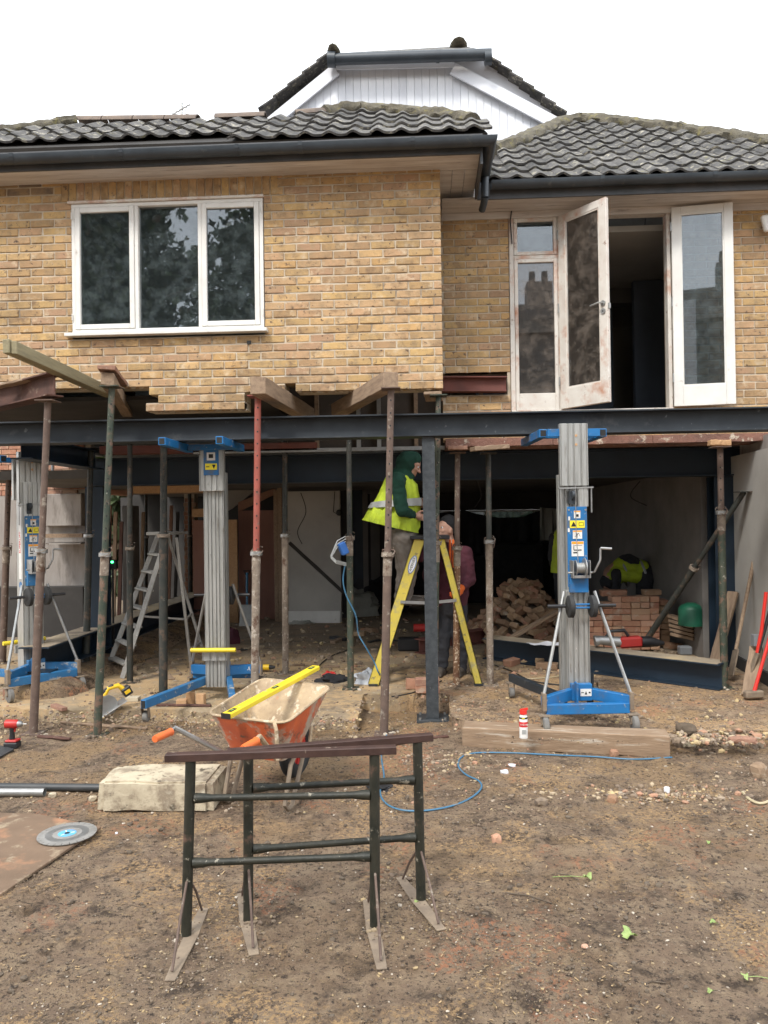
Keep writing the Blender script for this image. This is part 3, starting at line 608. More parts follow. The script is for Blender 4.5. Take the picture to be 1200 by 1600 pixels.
MB().bb(xm[1]+t/2, xm[2]-t/2, YF+.03, YF+.034, wz0+t, wz1-t).build('pane', M_['glass'], wf)
s = MB(); s.prism([(wx0-.05, YF-.075, wz0-.035), (wx0-.05, YF-.075, wz0-.005), (wx0-.05, YF+.005, wz0+.001), (wx0-.05, YF+.005, wz0-.035)], (1, 0, 0), wx1-wx0+.085)
s.build('sill', M_['white'], wf, bevel=.003)
MB().bb(wx0-.03, wx1+.01, YF-.03, YF-.001, wz1+.002, wz1+.026).build('drip_strip', M_['whited'], wf, bevel=.003)
for zz in (wz0+.12, wz1-.14):
    MB().cyl((wx0+.006, YF-.024, zz), (wx0+.006, YF-.024, zz+.06), .006, n=6).build('hinge', M_['white'], wf)
    MB().cyl((wx1-.006, YF-.024, zz), (wx1-.006, YF-.024, zz+.06), .006, n=6).build('hinge', M_['white'], wf)

# french doors ------------------------------------------------------
fr = MB(); fy0, fy1 = YR-.01, YR+.09
xs_ = [xpx(797, 500, YR), xpx(872, 500, YR), xpx(1049, 500, YR)]
fr.bb(xs_[0], xs_[0]+.045, fy0, fy1, dz0, dz1); fr.bb(xs_[1], xs_[1]+.035, fy0, fy1, dz0, dz1); fr.bb(xs_[2]-.035, xs_[2], fy0, fy1, dz0, dz1)
fr.bb(xs_[0], xs_[2], fy0, fy1, dz1, dz1+.06); fr.bb(xs_[0]-.0, xs_[2], fy0-.02, fy1, dz0-.045, dz0)
zt = zpx(835, 402, YR)
fr.bb(xs_[0]+.045, xs_[1], fy0, fy1, zt-.018, zt+.018)
dfr = fr.build('door_frame', M_['whited'], house, bevel=.003)
x0, x1 = xs_[0]+.047, xs_[1]-.002
sash(x0, x1, zt+.02, dz1-.002, YR-.016, .035, dfr, M_['whited'], M_['glass'], 'top_light')
sash(x0, x1, dz0+.002, zt-.02, YR-.016, .035, dfr, M_['whited'], M_['glassd'], 'side_light', .17)
def leaf(hx, hy, ex, ey, z0, z1, mat, gmat, handle):
    d = Vector((ex-hx, ey-hy, 0)); L = d.length; d.normalize(); n = Vector((-d.y, d.x, 0))
    if n.y > 0: n = -n
    def q(u, v, z): return Vector((hx, hy, 0))+d*u+n*v+Vector((0, 0, z))
    def bx(mb, u0, u1, v0, v1, a, b): mb.prism([q(u0, v0, a), q(u1, v0, a), q(u1, v1, a), q(u0, v1, a)], (0, 0, 1), b-a)
    s = MB(); st = .085
    bx(s, 0, st, 0, .042, z0, z1); bx(s, L-st, L, 0, .042, z0, z1); bx(s, st, L-st, .001, .041, z0, z0+.20); bx(s, st, L-st, .001, .041, z1-.075, z1)
    o = s.build('door', mat, house, bevel=.004)
    g = MB(); bx(g, st-.004, L-st+.004, .019, .024, z0+.196, z1-.071); g.build('pane', gmat, o)
    b = MB(); e = .012
    for (a, c, e0, e1) in ((st, L-st, z0+.20, z0+.20+e), (st, L-st, z1-.075-e, z1-.075), (st, st+e, z0+.212, z1-.087), (L-st-e, L-st, z0+.212, z1-.087)): bx(b, a, c, .025, .036, e0, e1)
    b.build('glazing_bead', mat, o)
    if handle:
        h = MB(); zc = z0+(z1-z0)*.485; c = q(L-st*.5, .042, zc)
        h.cyl(c, c+n*.012, .026, n=14); c2 = c-Vector((0, 0, .075)); h.cyl(c2, c2+n*.010, .026, n=14)
        h.tube([c, c+n*.05, c+n*.055-d*.02, c+n*.055-d*.11+Vector((0, 0, -.012))], .009, 8)
        h.build('handle', M_['galv'], o, smooth=True)
        MB().cyl(c2+n*.0101, c2+n*.0125, .007, n=8).build('keyhole', M_['ink'], o)
        k = MB(); c3 = q(L+.001, .02, zc-.03); k.bar(c3, c3+d*.014, .02, .05); k.build('latch', M_['galv'], o)
    for f in (.12, .5, .88):
        zz = z0+(z1-z0)*f; k = MB(); k.cyl(q(-.006, .044, zz), q(-.006, .044, zz+.09), .007, n=8); k.build('hinge', M_['galv'], o)
    return o
hxx = xs_[1]+.037; fe = P(953, 470, 7.25)
leaf(hxx, YR-.012, fe.x, fe.y, dz0+.004, dz1-.004, M_['whited'], M_['glassd'], True)
fe = P(1146, 470, 7.60)
ol = leaf(xs_[2]+.004, YR-.015, fe.x, fe.y, zpx(1100, 634, 7.64), zpx(1100, 322, 7.64), M_['white'], M_['glass'], False)
tag(ol, 'white door folded back against the wall')
# pendant wire in the upper room
t_ = MB(); q = P(1008, 345, 8.9); t_.tube([q+Vector((0, 0, .15)), q, q+Vector((-.01, 0, -.2))], .006, 6); t_.ell(q+Vector((-.01, 0, -.25)), .045, 10, 6)
tag(t_.build('pendant_light', M_['blackp']), 'small dark pendant fitting hanging in the open upper doorway', 'light')

# soffits, fascia, gutter -------------------------------------------
ZS, ZSR = 4.83, 4.74
OVF, OVX = 6.62, XC+.34
YGR = 7.36
for i in range(3):
    a = YF+.02-(YF+.02-OVF)*i/3; b = YF+.02-(YF+.02-OVF)*(i+1)/3
    MB().bb(XL-.2, OVX-.002, b+.002, a-.002, ZS, ZS+.02).build('soffit_board', M_['soffit'], house)
for i in range(3):
    a = XC+.0+(OVX-XC)*i/3; MB().bb(a+.002, a+(OVX-XC)/3-.002, YF+.022, YR, ZS-.004, ZS+.016).build('soffit_board', M_['soffit'], house)
for i in range(3):
    a = YR-(YR-YGR)*i/3; MB().bb(XC+.03, XRR+.3, a-(YR-YGR)/3+.002, a-.002, ZSR, ZSR+.02).build('soffit_board', M_['soffit'], house)
MB().bb(XC+.03, XRR, YR-.025, YR-.002, ZSR-.07, ZSR-.002).build('head_board', M_['soffit'], house)
w = MB(); w.bb(XL-.2, OVX, OVF-.022, OVF, ZS-.01, ZS+.16); w.build('fascia', M_['fascia'], house)
w = MB(); w.bb(OVX, OVX+.022, OVF-.022, YGR-.02, ZS-.10, ZS+.16); w.build('fascia', M_['fascia'], house)
w = MB(); w.bb(OVX+.024, XRR+.3, YGR-.022, YGR, ZSR-.012, ZSR+.16); w.build('fascia', M_['fascia'], house)
def gutter(pts, ztop, joints):
    # half-round trough swept along pts (plan), open at top
    n = 9; ro = .056; rings = []
    for i, p in enumerate(pts):
        p = Vector((p[0], p[1], 0))
        ts = []
        if i > 0: ts.append((p-Vector((*pts[i-1], 0))).normalized())
        if i < len(pts)-1: ts.append((Vector((*pts[i+1], 0))-p).normalized())
        nn = [Vector((t.y, -t.x, 0)) for t in ts]; m = nn[0] if len(nn) == 1 else (nn[0]+nn[1])/(1+nn[0].dot(nn[1]))
        rg = [(math.cos(a)*ro, math.sin(a)*ro) for a in [math.pi+math.pi*k/(n-1) for k in range(n)]]
        rg = rg+[(c*.93, s_*.93) for c, s_ in rg[::-1]]
        rings.append([p+m*c+Vector((0, 0, ztop+s_*1.25)) for c, s_ in rg])
    k = len(rings[0]); vs = [q for r in rings for q in r]; fs = [(i*k+j, i*k+(j+1) % k, (i+1)*k+(j+1) % k, (i+1)*k+j) for i in range(len(pts)-1) for j in range(k)]
    fs += [tuple(range(k)), tuple(range(len(vs)-k, len(vs)))]
    b = MB(); b.add(vs, fs); g = b.build('gutter', M_['gutter'], house, smooth=True)
    for jx, jy, ax in joints:
        b = MB(); m = Vector((0, 1, 0)) if ax == 'x' else Vector((1, 0, 0)); al = Vector((1, 0, 0)) if ax == 'x' else Vector((0, 1, 0))
        c = Vector((jx, jy, ztop+.004)); pts_ = [c+m*math.cos(a)*.061+Vector((0, 0, math.sin(a)*.061*1.25)) for a in [math.pi+math.pi*k/8 for k in range(9)]]
        pin = [c+m*math.cos(a)*.054+Vector((0, 0, math.sin(a)*.054*1.25)) for a in [math.pi+math.pi*k/8 for k in range(9)]][::-1]
        b.prism([q-al*.018 for q in pts_+pin], al, .036); b.build('gutter_bracket', M_['gutter'], g)
    return g
gy = OVF-.022-.062
gutter([(XL-.2, gy), (OVX+.022+.062, gy), (OVX+.022+.062, YGR-.084)], ZS+.09, [(xpx(px, 230, gy), gy, 'x') for px in (22, 192, 372, 470, 645)])
gy2 = YGR-.022-.062
gutter([(OVX+.15, gy2), (XRR+.3, gy2)], ZSR+.12, [(xpx(px, 290, gy2), gy2, 'x') for px in (940, 1115)])
# corner downpipe joint
b = MB(); c = Vector((OVX+.083, YGR-.20, 0)); b.cyl(c+Vector((0, 0, ZS+.03)), c+Vector((0, 0, ZS-.16)), .036, n=12); b.tube([c+Vector((0, 0, ZS-.15)), c+Vector((-.01, .06, ZS-.20)), c+Vector((-.02, .13, ZS-.22))], .034, 10)
b.build('gutter_outlet', M_['gutter'], house, smooth=True)
b = MB(); q = P(800, 326, YR-.03); b.tube([q+Vector((.02, -.02, .02)), q, q+Vector((-.02, 0, -.12)), q+Vector((-.005, 0, -.35))], .006, 6); b.build('loose_wire', M_['cableb'], house)
# airbrick-like hole and security lamp
MB().box(P(389, 535, YF-.003), (.035, .012, .03)).build('wall_hole', M_['ink'], house)
b = MB(); q = P(1201, 348, YR-.08); b.box(q, (.12, .05, .16), Matrix.Rotation(R(-14), 3, 'Y')); sl = b.build('security_lamp', M_['white'], None, bevel=.012)
tag(sl, 'white security lamp on the brick wall at the right edge', 'lamp')

# roofs -------------------------------------------------------------
PIT = R(35); nrm = Vector((0, -math.sin(PIT), math.cos(PIT))); ups = Vector((0, math.cos(PIT), math.sin(PIT)))
TW, TG = .215, .335
def tile_mesh():
    n = 11; vs = []; L = .40
    def h(u): return .0165*math.cos(2*math.pi*(u-.28))+.004*math.cos(4*math.pi*(u-.28))
    for j, (v, lift) in enumerate(((-.02, .030), (L*.5, .016), (L, 0.0))):
        for dz in (0, -.020):
            for i in range(n):
                u = i/(n-1); vs.append(((u*1.06-.03)*TW, v, lift+h(u)+dz+.018))
    fs = []
    for j in range(2):
        for i in range(n-1):
            a = j*2*n+i; fs.append((a, a+1, a+2*n+1, a+2*n))
            a += n; fs.append((a+1, a, a+2*n, a+2*n+1))
    for i in range(n-1): fs.append((i, n+i, n+i+1, i+1))
    fs.append(tuple()) if False else None
    for j in range(2):
        fs.append((j*2*n, (j+1)*2*n, (j+1)*2*n+n, j*2*n+n)); fs.append((j*2*n+n-1, j*2*n+2*n-1, (j+1)*2*n+2*n-1, (j+1)*2*n+n-1))
    b = MB(); b.add(vs, fs); return mesh_of(b, 'roof_tile', M_['tile'], smooth=True)
TM = tile_mesh()
Rt = Matrix((Vector((1, 0, 0)), ups, nrm)).transposed()
Et = Rt.to_euler()
def roof(poly_px, origin, label_deck):
    pts = [plane_hit(px, py, origin, nrm) for px, py in poly_px]
    uv = [((p-origin).x, (p-origin).dot(ups)) for p in pts]
    deck = MB(); deck.prism([p-nrm*.01 for p in pts], nrm, -.05)
    rf = deck.build('roof', M_['dark'], house)
    tiles = []
    umin, umax = min(u for u, v in uv), max(u for u, v in uv); vmax = max(v for u, v in uv)
    r = 0
    while r*TG < vmax:
        i = math.floor(umin/TW)
        while i*TW < umax:
            u, v = i*TW, r*TG
            if in_poly(u+TW/2, v+.12, uv): tiles.append((u, v))
            i += 1
        r += 1
    for u, v in tiles:
        p = origin+Vector((u, 0, 0))+ups*(v+random.uniform(-.006, .006))+nrm*random.uniform(0, .006)
        share('roof_tile', TM, rf, tuple(p-Vector((0, YF, 0))), (Et.x+random.uniform(-.01, .01), Et.y+random.uniform(-.012, .012), Et.z+random.uniform(-.008, .008)))
    return rf, pts
oL = Vector((0, gy+.03, ZS+.10)); oR = Vector((0, gy2+.03, ZSR+.135))
rfL, pL = roof([(-40, 232), (762, 206), (742, 188), (690, 180), (560, 173), (470, 182), (420, 188), (300, 192), (235, 195), (110, 198), (-40, 216)], oL, '')
rfR, pR = roof([(762, 283), (1290, 262), (1290, 236), (1200, 222), (1060, 204), (895, 190), (830, 212), (775, 236)], oR, '')
def ridge_tiles(pts, r, mat, rf, L=.42, sink=0.0, gap=None):
    pts = [Vector(p) for p in pts]
    for a, b in zip(pts[:-1], pts[1:]):
        n = max(1, round((b-a).length/L))
        for i in range(n):
            p = a+(b-a)*(i/n); q = a+(b-a)*((i+.97)/n); x, d, z = basis(q-p)
            rr = r*random.uniform(.96, 1.04)
            prof = [(math.cos(t)*rr, math.sin(t)*rr*.9) for t in [math.pi*k/8 for k in range(9)]]
            prof += [(c*.86, s_*.86) for c, s_ in prof[::-1]]
            b_ = MB(); b_.prism([p+x*c+z*(s_-sink) for c, s_ in prof], d, (q-p).length); b_.build('ridge_tile', mat, rf, smooth=True)
def mossy(pts, r, rf):
    b = MB(); pts = [Vector(p) for p in pts]; fine = []
    for a, c in zip(pts[:-1], pts[1:]):
        n = max(2, int((c-a).length/.045))
        fine += [a+(c-a)*i/n for i in range(n)]
    fine.append(pts[-1]); rings = []
    for i, p in enumerate(fine):
        t = (fine[min(i+1, len(fine)-1)]-fine[max(0, i-1)]).normalized(); x, d, z = basis(t)
        rings.append([p+(x*math.cos(a)*1.3+z*math.sin(a)*.85)*(r*(1+.28*noise.noise(Vector((i*.35, a*2.2, r*9)))+.14*noise.noise(Vector((i*1.4, a*6, 3))))) for a in [2*math.pi*k/18 for k in range(18)]])
    n = 18; vs = [q for rg in rings for q in rg]; fs = [(i*n+k, i*n+(k+1) % n, (i+1)*n+(k+1) % n, (i+1)*n+k) for i in range(len(rings)-1) for k in range(n)]
    fs += [tuple(range(n)), tuple(range(len(vs)-n, len(vs)))]
    b.add(vs, fs); return b.build('mossy_hip', M_['moss'], rf, smooth=True)
hit = lambda px, py, o: plane_hit(px, py, o, nrm)
mossy([hit(px, py, oL) for px, py in ((-40, 216), (40, 205), (90, 197), (122, 194))], .09, rfL)
ridge_tiles([hit(118, 193, oL), hit(312, 191, oL)], .085, M_['ridge'], rfL, L=.36)
ridge_tiles([hit(338, 190, oL), hit(418, 187, oL)], .085, M_['ridge'], rfL, L=.42)
ridge_tiles([hit(462, 184, oL), hit(515, 180, oL)], .085, M_['ridge'], rfL, L=.3)
mossy([hit(px, py, oL) for px, py in ((505, 181), (530, 177), (570, 175), (640, 180), (700, 186), (738, 192))], .10, rfL)
mossy([hit(px, py, oR) for px, py in ((766, 240), (800, 229), (850, 206), (880, 194), (905, 190), (960, 194), (1060, 206), (1200, 226), (1290, 240))], .115, rfR)
# slopes behind, closing the roofs
w = MB()
for pts, in ((pL,), (pR,)):
    top = pts[2:]
    for a, b in zip(top[:-1], top[1:]): w.add([a-Vector((0,0,.03)), b-Vector((0,0,.03)), b+Vector((0, 3.0, -1.0)), a+Vector((0, 3.0, -1.0))], [(0, 1, 2, 3)])
w.build('rear_slope', M_['slate'], house)
# finial hook near corner
b = MB(); q = hit(741, 190, oL)+Vector((0, -.02, .05)); b.torus(q, .022, .006, (0, 1, 0), 12, 6); b.cyl(q-Vector((0, 0, .02)), q-Vector((0, 0, .12)), .006, n=6); b.build('roof_hook', M_['pipeb'], house)

# white boarded gable behind ---------------------------------------
YG = 10.5
gp = lambda px, py, y=YG: P(px, py, y)
gable = thing('gable', (gp(640, 230).x, YG, gp(640, 230).z), 'white boarded half-hipped gable with dark gutter rising behind the roofs', 'gable')
outl = [gp(400, 215), gp(430, 188), gp(525, 103), gp(706, 99), gp(872, 190), gp(800, 240), gp(800, 330), gp(400, 330)]
bw = .105; x = outl[0].x; xe = outl[4].x
def ztop(x):
    L = [outl[0], outl[1], outl[2], outl[3], outl[4]]
    for a, b in zip(L[:-1], L[1:]):
        if a.x <= x <= b.x: return a.z+(b.z-a.z)*(x-a.x)/(b.x-a.x)
    return L[0].z
while x < xe-.01:
    x1 = min(x+bw-.004, xe); zb = gp(640, 300).z
    MB().prism([(x, YG, zb), (x1, YG, zb), (x1, YG, ztop(x1)), (x, YG, ztop(x))], (0, 1, 0), .02).build('cladding_board', M_['clad'], gable, bevel=.003)
    x += bw
b = MB(); b.prism([q+Vector((0, .012, -.01)) for q in [Vector((outl[0].x, YG, gp(640, 300).z)), outl[0], outl[1], outl[2], outl[3], outl[4], Vector((outl[4].x, YG, gp(640, 300).z))]], (0, 1, 0), 1.5)
b.build('backing', M_['clad'], gable)
uc = MB(); uc.prism([gp(700, 97, YG+.03), gp(764, 93, YG+.03), gp(882, 186, YG+.03), gp(868, 192, YG+.03)], (0, 1, 0), .03); uc.build('undercloak', M_['clad'], gable)
def board(a, b_, wd, y, mat, nm, dirn):
    d = (b_-a).normalized(); n = Vector((-d.z, 0, d.x))*dirn; b = MB(); b.prism([a, b_, b_+n*wd, a+n*wd], (0, -1, 0), y); return b.build(nm, mat, gable, bevel=.004)
board(gp(415, 188, YG-.06), gp(519, 103, YG-.06), .165, .03, M_['clad'], 'barge_board', -1)
board(gp(712, 100, YG-.06), gp(880, 189, YG-.06), .165, .03, M_['clad'], 'barge_board', -1)
board(gp(520, 100, YG-.06), gp(710, 96, YG-.06), .09, .02, M_['clad'], 'head_board', -1)
b = MB(); b.cyl(gp(514, 93, YG-.25), gp(768, 85, YG-.25), .075, n=14); b.build('gutter', M_['gutter'], gable, smooth=True)
for (ja, jb, jr) in (((512, 93), (524, 93), .10), ((757, 91), (768, 90), .09), ((682, 88), (687, 88), .082)): MB().cyl(gp(*ja, YG-.25), gp(*jb, YG-.25), jr, n=14).build('gutter_joint', M_['gutter'], gable, smooth=True)
# half hip above the gutter
b = MB(); q = [gp(518, 87, YG-.2), gp(765, 80, YG-.2), gp(745, 79, YG+.4), gp(715, 73, YG+1.2), gp(700, 76, YG+1.2), gp(560, 84, YG+.4)]
b.prism(q, (0, 0, 1), .03); b.build('half_hip', M_['tile'], gable)
b = MB(); b.ell(gp(523, 89, YG-.1), (.10, .3, .06)); b.build('ridge_end', M_['moss'], gable, smooth=True); b = MB(); b.ell(gp(716, 77, YG+.9), (.14, .3, .06)); b.build('ridge_end', M_['moss'], gable, smooth=True)
for a, c, n in ((gp(408, 180, YG), gp(520, 88, YG), 5), (gp(762, 96, YG), gp(880, 184, YG), 7)):
    for i in range(n):
        p = a+(c-a)*(i/n); q = a+(c-a)*((i+1.12)/n); d = (q-p).normalized(); nn = Vector((-d.z, 0, d.x)); up_ = nn if nn.z > 0 else -nn
        lift = up_*.03; lo, hi = (p, q) if p.z < q.z else (q, p)
        b = MB(); b.prism([lo+lift, hi, hi-up_*.03, lo+lift-up_*.035], (0, 1, 0), 1.2); b.v = [v+Vector((0, -.16, 0)) for v in b.v]
        b.build('verge_tile', M_['tile'], gable, bevel=.008)
b = MB(); b.prism([gp(686, 173, YG-.02), gp(736, 172, YG-.02), gp(736, 200, YG-.02), gp(686, 200, YG-.02)], (0, 1, 0), .01); vb = b.build('vent', M_['white'], gable)
# aerial
ae = MB(); Ya = 9.5; q = P(283, 180, Ya); ae.cyl(q-Vector((0, 0, .25)), P(284, 158, Ya), .012, n=6); ae.cyl(P(268, 180, Ya+.1), P(297, 163, Ya-.1), .008, n=6)
for i in range(5):
    f = i/4; c = P(286, 161+f*19, Ya); ae.cyl(c-Vector((.14+.0*f, 0, -.03)), c+Vector((.12, 0, -.045)), .005, n=5)
tag(ae.build('tv_aerial', M_['galv']), 'small tv aerial standing above the left roof ridge', 'aerial')

# ------------------------------------------------------------------ ground-floor shell
w = MB(); w.bb(3.04, 3.24, 8.62, 15.5, SZ, 2.6); w.build('inner_side_wall', M_['plaster'], house)
pwall = thing('party_wall', (3.3, 7.4, 0), 'dirty white plastered wall running back at the right edge', 'wall')
a_, b_w = 3.30, 3.22
w = MB(); w.prism([(3.10, 6.3, 0), (3.27, 8.55, 0), (3.6, 8.55, 0), (3.6, 6.3, 0)], (0, 0, 1), 2.30); w.build('plaster_face', M_['whitewall'], pwall)
w = MB(); w.prism([(3.13, 6.3, 2.302), (3.30, 8.2, 2.302), (3.6, 8.2, 2.302), (3.6, 6.3, 2.302)], (0, 0, 1), .14); w.build('block_course', M_['render'], pwall)
w = MB(); w.prism([(3.06, 6.3, SZ+.002), (3.24, 8.5, SZ+.002), (3.28, 8.5, SZ+.002), (3.1, 6.3, SZ+.002)], (0, 0, 1), .12); w.build('skirting', M_['dark'], pwall)
b = MB(); b.box(P(1180, 1000, 7.1)+Vector((0, 0, 0)), (.05, .07, .1)); b.build('socket_box', M_['bucket'], pwall)
w = MB(); w.bb(XL, 5.2, 8.52, 15.6, 2.20, 2.30); w.build('lower_ceiling', M_['ceil'], house)
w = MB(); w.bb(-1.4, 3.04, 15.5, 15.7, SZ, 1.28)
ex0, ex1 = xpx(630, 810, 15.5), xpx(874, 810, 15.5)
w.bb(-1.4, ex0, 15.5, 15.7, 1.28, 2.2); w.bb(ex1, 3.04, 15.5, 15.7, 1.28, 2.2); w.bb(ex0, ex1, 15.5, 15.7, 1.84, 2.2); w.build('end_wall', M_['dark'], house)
fw = thing('far_window', (1, 15.5, 1.28), 'low bright window at the far end behind the dark sheet', 'window')
fb = MB(); mxx = (ex0+ex1)/2
fb.bb(ex0, ex1, 15.52, 15.58, 1.80, 1.838); fb.bb(ex0, ex1, 15.52, 15.58, 1.282, 1.32)
for x in (ex0+.02, ex0+.75, mxx+.1, ex1-.5, ex1-.02): fb.bb(x-.02, x+.02, 15.522, 15.578, 1.321, 1.799)
fb.build('frame', M_['white'], fw); MB().bb(ex0, ex1, 15.54, 15.545, 1.29, 1.835).build('pane', glass_mat('grimy glass', .9, (.10, .12, .10), (.10, .11, .09)), fw)
# dark sheet hung over it, pale sheet at its right
def cloth(pts_top, pts_bot, y, mat, amp=.04, nu=40, nv=14, seed=0):
    vs = []; fs = []
    def interp(L, t):
        t *= len(L)-1; i = min(int(t), len(L)-2); return L[i].lerp(L[i+1], t-i)
    for j in range(nv+1):
        for i in range(nu+1):
            q = interp(pts_top, i/nu).lerp(interp(pts_bot, i/nu), j/nv); q = q+Vector((0, amp*noise.noise(Vector((i*.45+seed, j*.12, seed)))*2, 0)); vs.append(q)
    for j in range(nv):
        for i in range(nu): a = j*(nu+1)+i; fs.append((a, a+1, a+nu+2, a+nu+1))
    b = MB(); b.add(vs, fs); return b
Yc = 15.1
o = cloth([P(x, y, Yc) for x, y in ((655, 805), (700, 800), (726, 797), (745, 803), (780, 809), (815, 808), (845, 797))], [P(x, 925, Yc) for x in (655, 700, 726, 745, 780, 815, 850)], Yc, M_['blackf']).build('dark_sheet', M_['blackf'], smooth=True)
tag(o, 'dark sagging sheet hung across the far window', 'sheet')
o = cloth([P(844, 793, 14.9), P(873, 795, 14.9)], [P(843, 858, 14.9), P(872, 872, 14.9)], Yc, M_['sheet'], .05, 14, 8, 5).build('pale_sheet', M_['sheet'], smooth=True)
tag(o, 'pale crumpled sheet hanging at the right end of the far window', 'sheet')
# dark heap of furniture under the sheets in the back room
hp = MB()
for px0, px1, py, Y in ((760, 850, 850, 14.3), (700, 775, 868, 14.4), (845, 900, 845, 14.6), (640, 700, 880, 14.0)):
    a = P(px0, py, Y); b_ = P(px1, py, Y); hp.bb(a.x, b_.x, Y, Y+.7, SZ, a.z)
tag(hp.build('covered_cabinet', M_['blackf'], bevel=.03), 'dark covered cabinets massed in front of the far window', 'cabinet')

# interior partitions on the left -----------------------------------
part = thing('stud_partition', (-2.5, 12, SZ), 'stud partition with pink plywood boards inside the left of the house', 'partition')
def panel(px0, px1, py0, Y, mat, nm, par, th=.03, z0=SZ):
    a = P(px0, py0, Y); b_ = P(px1, py0, Y); return MB().bb(a.x, b_.x, Y, Y+th, z0, a.z).build(nm, mat, par, bevel=.003)
panel(301, 357, 813, 11.9, M_['ply'], 'plywood_panel', part); panel(357, 370, 812, 11.86, M_['newwood'], 'stud', part, .05)
panel(372, 432, 798, 12.3, M_['ply'], 'plywood_panel', part); panel(427, 433, 765, 12.0, M_['wood'], 'stud', part, .06)
panel(433, 440, 762, 11.95, M_['wood'], 'stud', part, .06); panel(441, 450, 762, 12.2, M_['plaster'], 'stud', part, .06)
panel(300, 330, 795, 11.8, M_['newwood'], 'header', part, .08, P(300, 808, 11.8).z)
b = MB(); b.prism([P(372, 800, 12.25), P(430, 772, 12.25), P(430, 762, 12.25), P(372, 785, 12.25)], (0, 1, 0), .05); b.build('stair_string', M_['woodr'], part)
b = MB(); b.prism([P(355, 765, 12.6), P(400, 765, 12.6), P(362, 795, 12.6), P(352, 800, 12.6)], (0, 1, 0), .05); b.build('sloping_soffit', M_['whitewall'], part)
dp = thing('white_panel_wall', (P(490, 968, 11.8).x, 11.8, SZ), 'pale plastered wall between the plywood and the dark passage', 'wall')
panel(449, 531, 768, 11.8, M_['whitewall'], 'wall_face', dp, .1); panel(449, 531, 955, 11.78, M_['white'], 'skirting', dp, .015)
b = MB(); q = P(530, 800, 11.77); b.ell(P(530, 801, 11.75), (.05, .04, .05)); b.tube([P(523, 768, 11.75), P(521, 800, 11.7), P(527, 803, 11.7)], .006, 6); b.build('dangling_wire', M_['cableb'], dp)
cor = thing('passage_wall', (-.3, 13, SZ), 'dark passage lined with boards behind the ladder', 'wall')
for px0, px1, Y, mt in ((531, 548, 12.4, 'dark'), (548, 566, 13.2, 'bluesteel'), (566, 574, 13.0, 'plaster'), (578, 592, 13.6, 'plaster'), (592, 612, 14.2, 'dark')):
    panel(px0, px1, 766, Y, M_[mt], 'panel', cor, .05)
# outside wall on the left seen between the props
gw = thing('garden_wall', (-5.4, 10.8, 0), 'old brick and cement rendered side wall beyond the left props', 'wall')
GY = 10.8
xg0, xg1 = -9.5, P(140, 800, GY).x
MB().bb(xg0, xg1, GY, GY+.2, 0, 2.1).build('rendered_face', M_['render'], gw)
MB().bb(P(74, 800, GY).x, P(134, 800, GY).x, GY-.14, GY-.001, P(100, 822, GY).z, P(100, 772, GY).z).build('concrete_panel', M_['render'], gw, bevel=.01)
MB().bb(xg0, xg1, GY+.08, GY+.2, 2.101, 3.6).build('mortar_bed', M_['mortar'], gw)
bs = MB(); z = 2.11; k = 0
while z < 3.5:
    x = xg0+(k % 2)*.11
    while x < xg1-.2:
        bs.bb(x, x+.215, GY+.055+random.uniform(-.003, .003), GY+.1, z, z+.065); x += .225
    z += .075; k += 1
stuff(bs.build('brick_courses', M_['redbrick'], gw))
b = MB(); a = P(74, 848, GY-.3); b.bb(a.x, P(136, 848, GY-.3).x, GY-.5, GY-.01, a.z-.02, a.z); b.build('shelf', M_['render'], gw)
b = MB(); a = P(70, 840, GY-.3); b.bb(a.x, P(136, 840, GY-.3).x, GY-.45, GY-.15, a.z, a.z+.05); b.build('ledge_board', M_['wood'], gw)
MB().bb(xg0, xg1, GY-.25, GY-.01, 0, P(100, 915, GY).z).build('low_plinth', M_['dark'], gw)
bk = MB(); q = P(83, 750, GY-.1); bk.tube([q-Vector((0, 0, .1)), q+Vector((0, 0, .06)), q+Vector((0, 0, .075))], [.10, .125, .145], 16)
bk.tube([q+Vector((0, -.02, .05)), q+Vector((0, -.02, .22))], .02, 6)
tag(bk.build('bucket', M_['bucket'], smooth=True), 'grey bucket with a brush handle on top of the rendered side wall', 'bucket')
# white painted brick pier and dark boards deeper in the left bay
pr = MB(); a = P(190, 800, 12.5); pr.bb(a.x, P(207, 800, 12.5).x, 12.5, 12.8, SZ, P(200, 790, 12.5).z); tag(pr.build('brick_pier', M_['plaster'], bevel=.01), 'rough whitewashed pier in the left bay of the house', 'pier')
pr = MB(); a = P(288, 800, 12.9); pr.bb(a.x, P(304, 800, 12.9).x, 12.9, 13.1, SZ, 2.2)
rp = thing('red_brick_pier', (a.x+.1, 13, SZ), 'dim red brick pier beside the plywood partition', 'pier'); pr.build('pier_body', M_['mortar'], rp)
for k in range(26):
    z = SZ+.05+k*.075
    if z > 2.1: break
    MB().bb(a.x-.006+(k % 2)*.02, a.x+.2-(k % 2)*.04, 12.885, 12.98, z, z+.065).build('brick', M_['redbrick'], rp)
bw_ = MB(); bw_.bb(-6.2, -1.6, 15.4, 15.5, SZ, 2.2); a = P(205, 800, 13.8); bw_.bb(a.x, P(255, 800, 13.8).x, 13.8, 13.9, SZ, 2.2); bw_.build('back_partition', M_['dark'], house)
b = MB(); a = P(150, 758, 11.5); b.bb(P(150, 758, 11.5).x, P(330, 765, 11.5).x, 11.5, 11.62, 2.12, 2.198); b.build('ceiling_joist', M_['wood'], house)
b = MB(); a = P(208, 764, 10.6); b.bb(a.x, P(325, 764, 10.6).x, 10.6, 10.7, P(260, 770, 10.6).z, P(260, 757, 10.6).z); tag(b.build('timber_plank', M_['newwood']), 'orange toned plank fixed high across the left bay', 'plank')
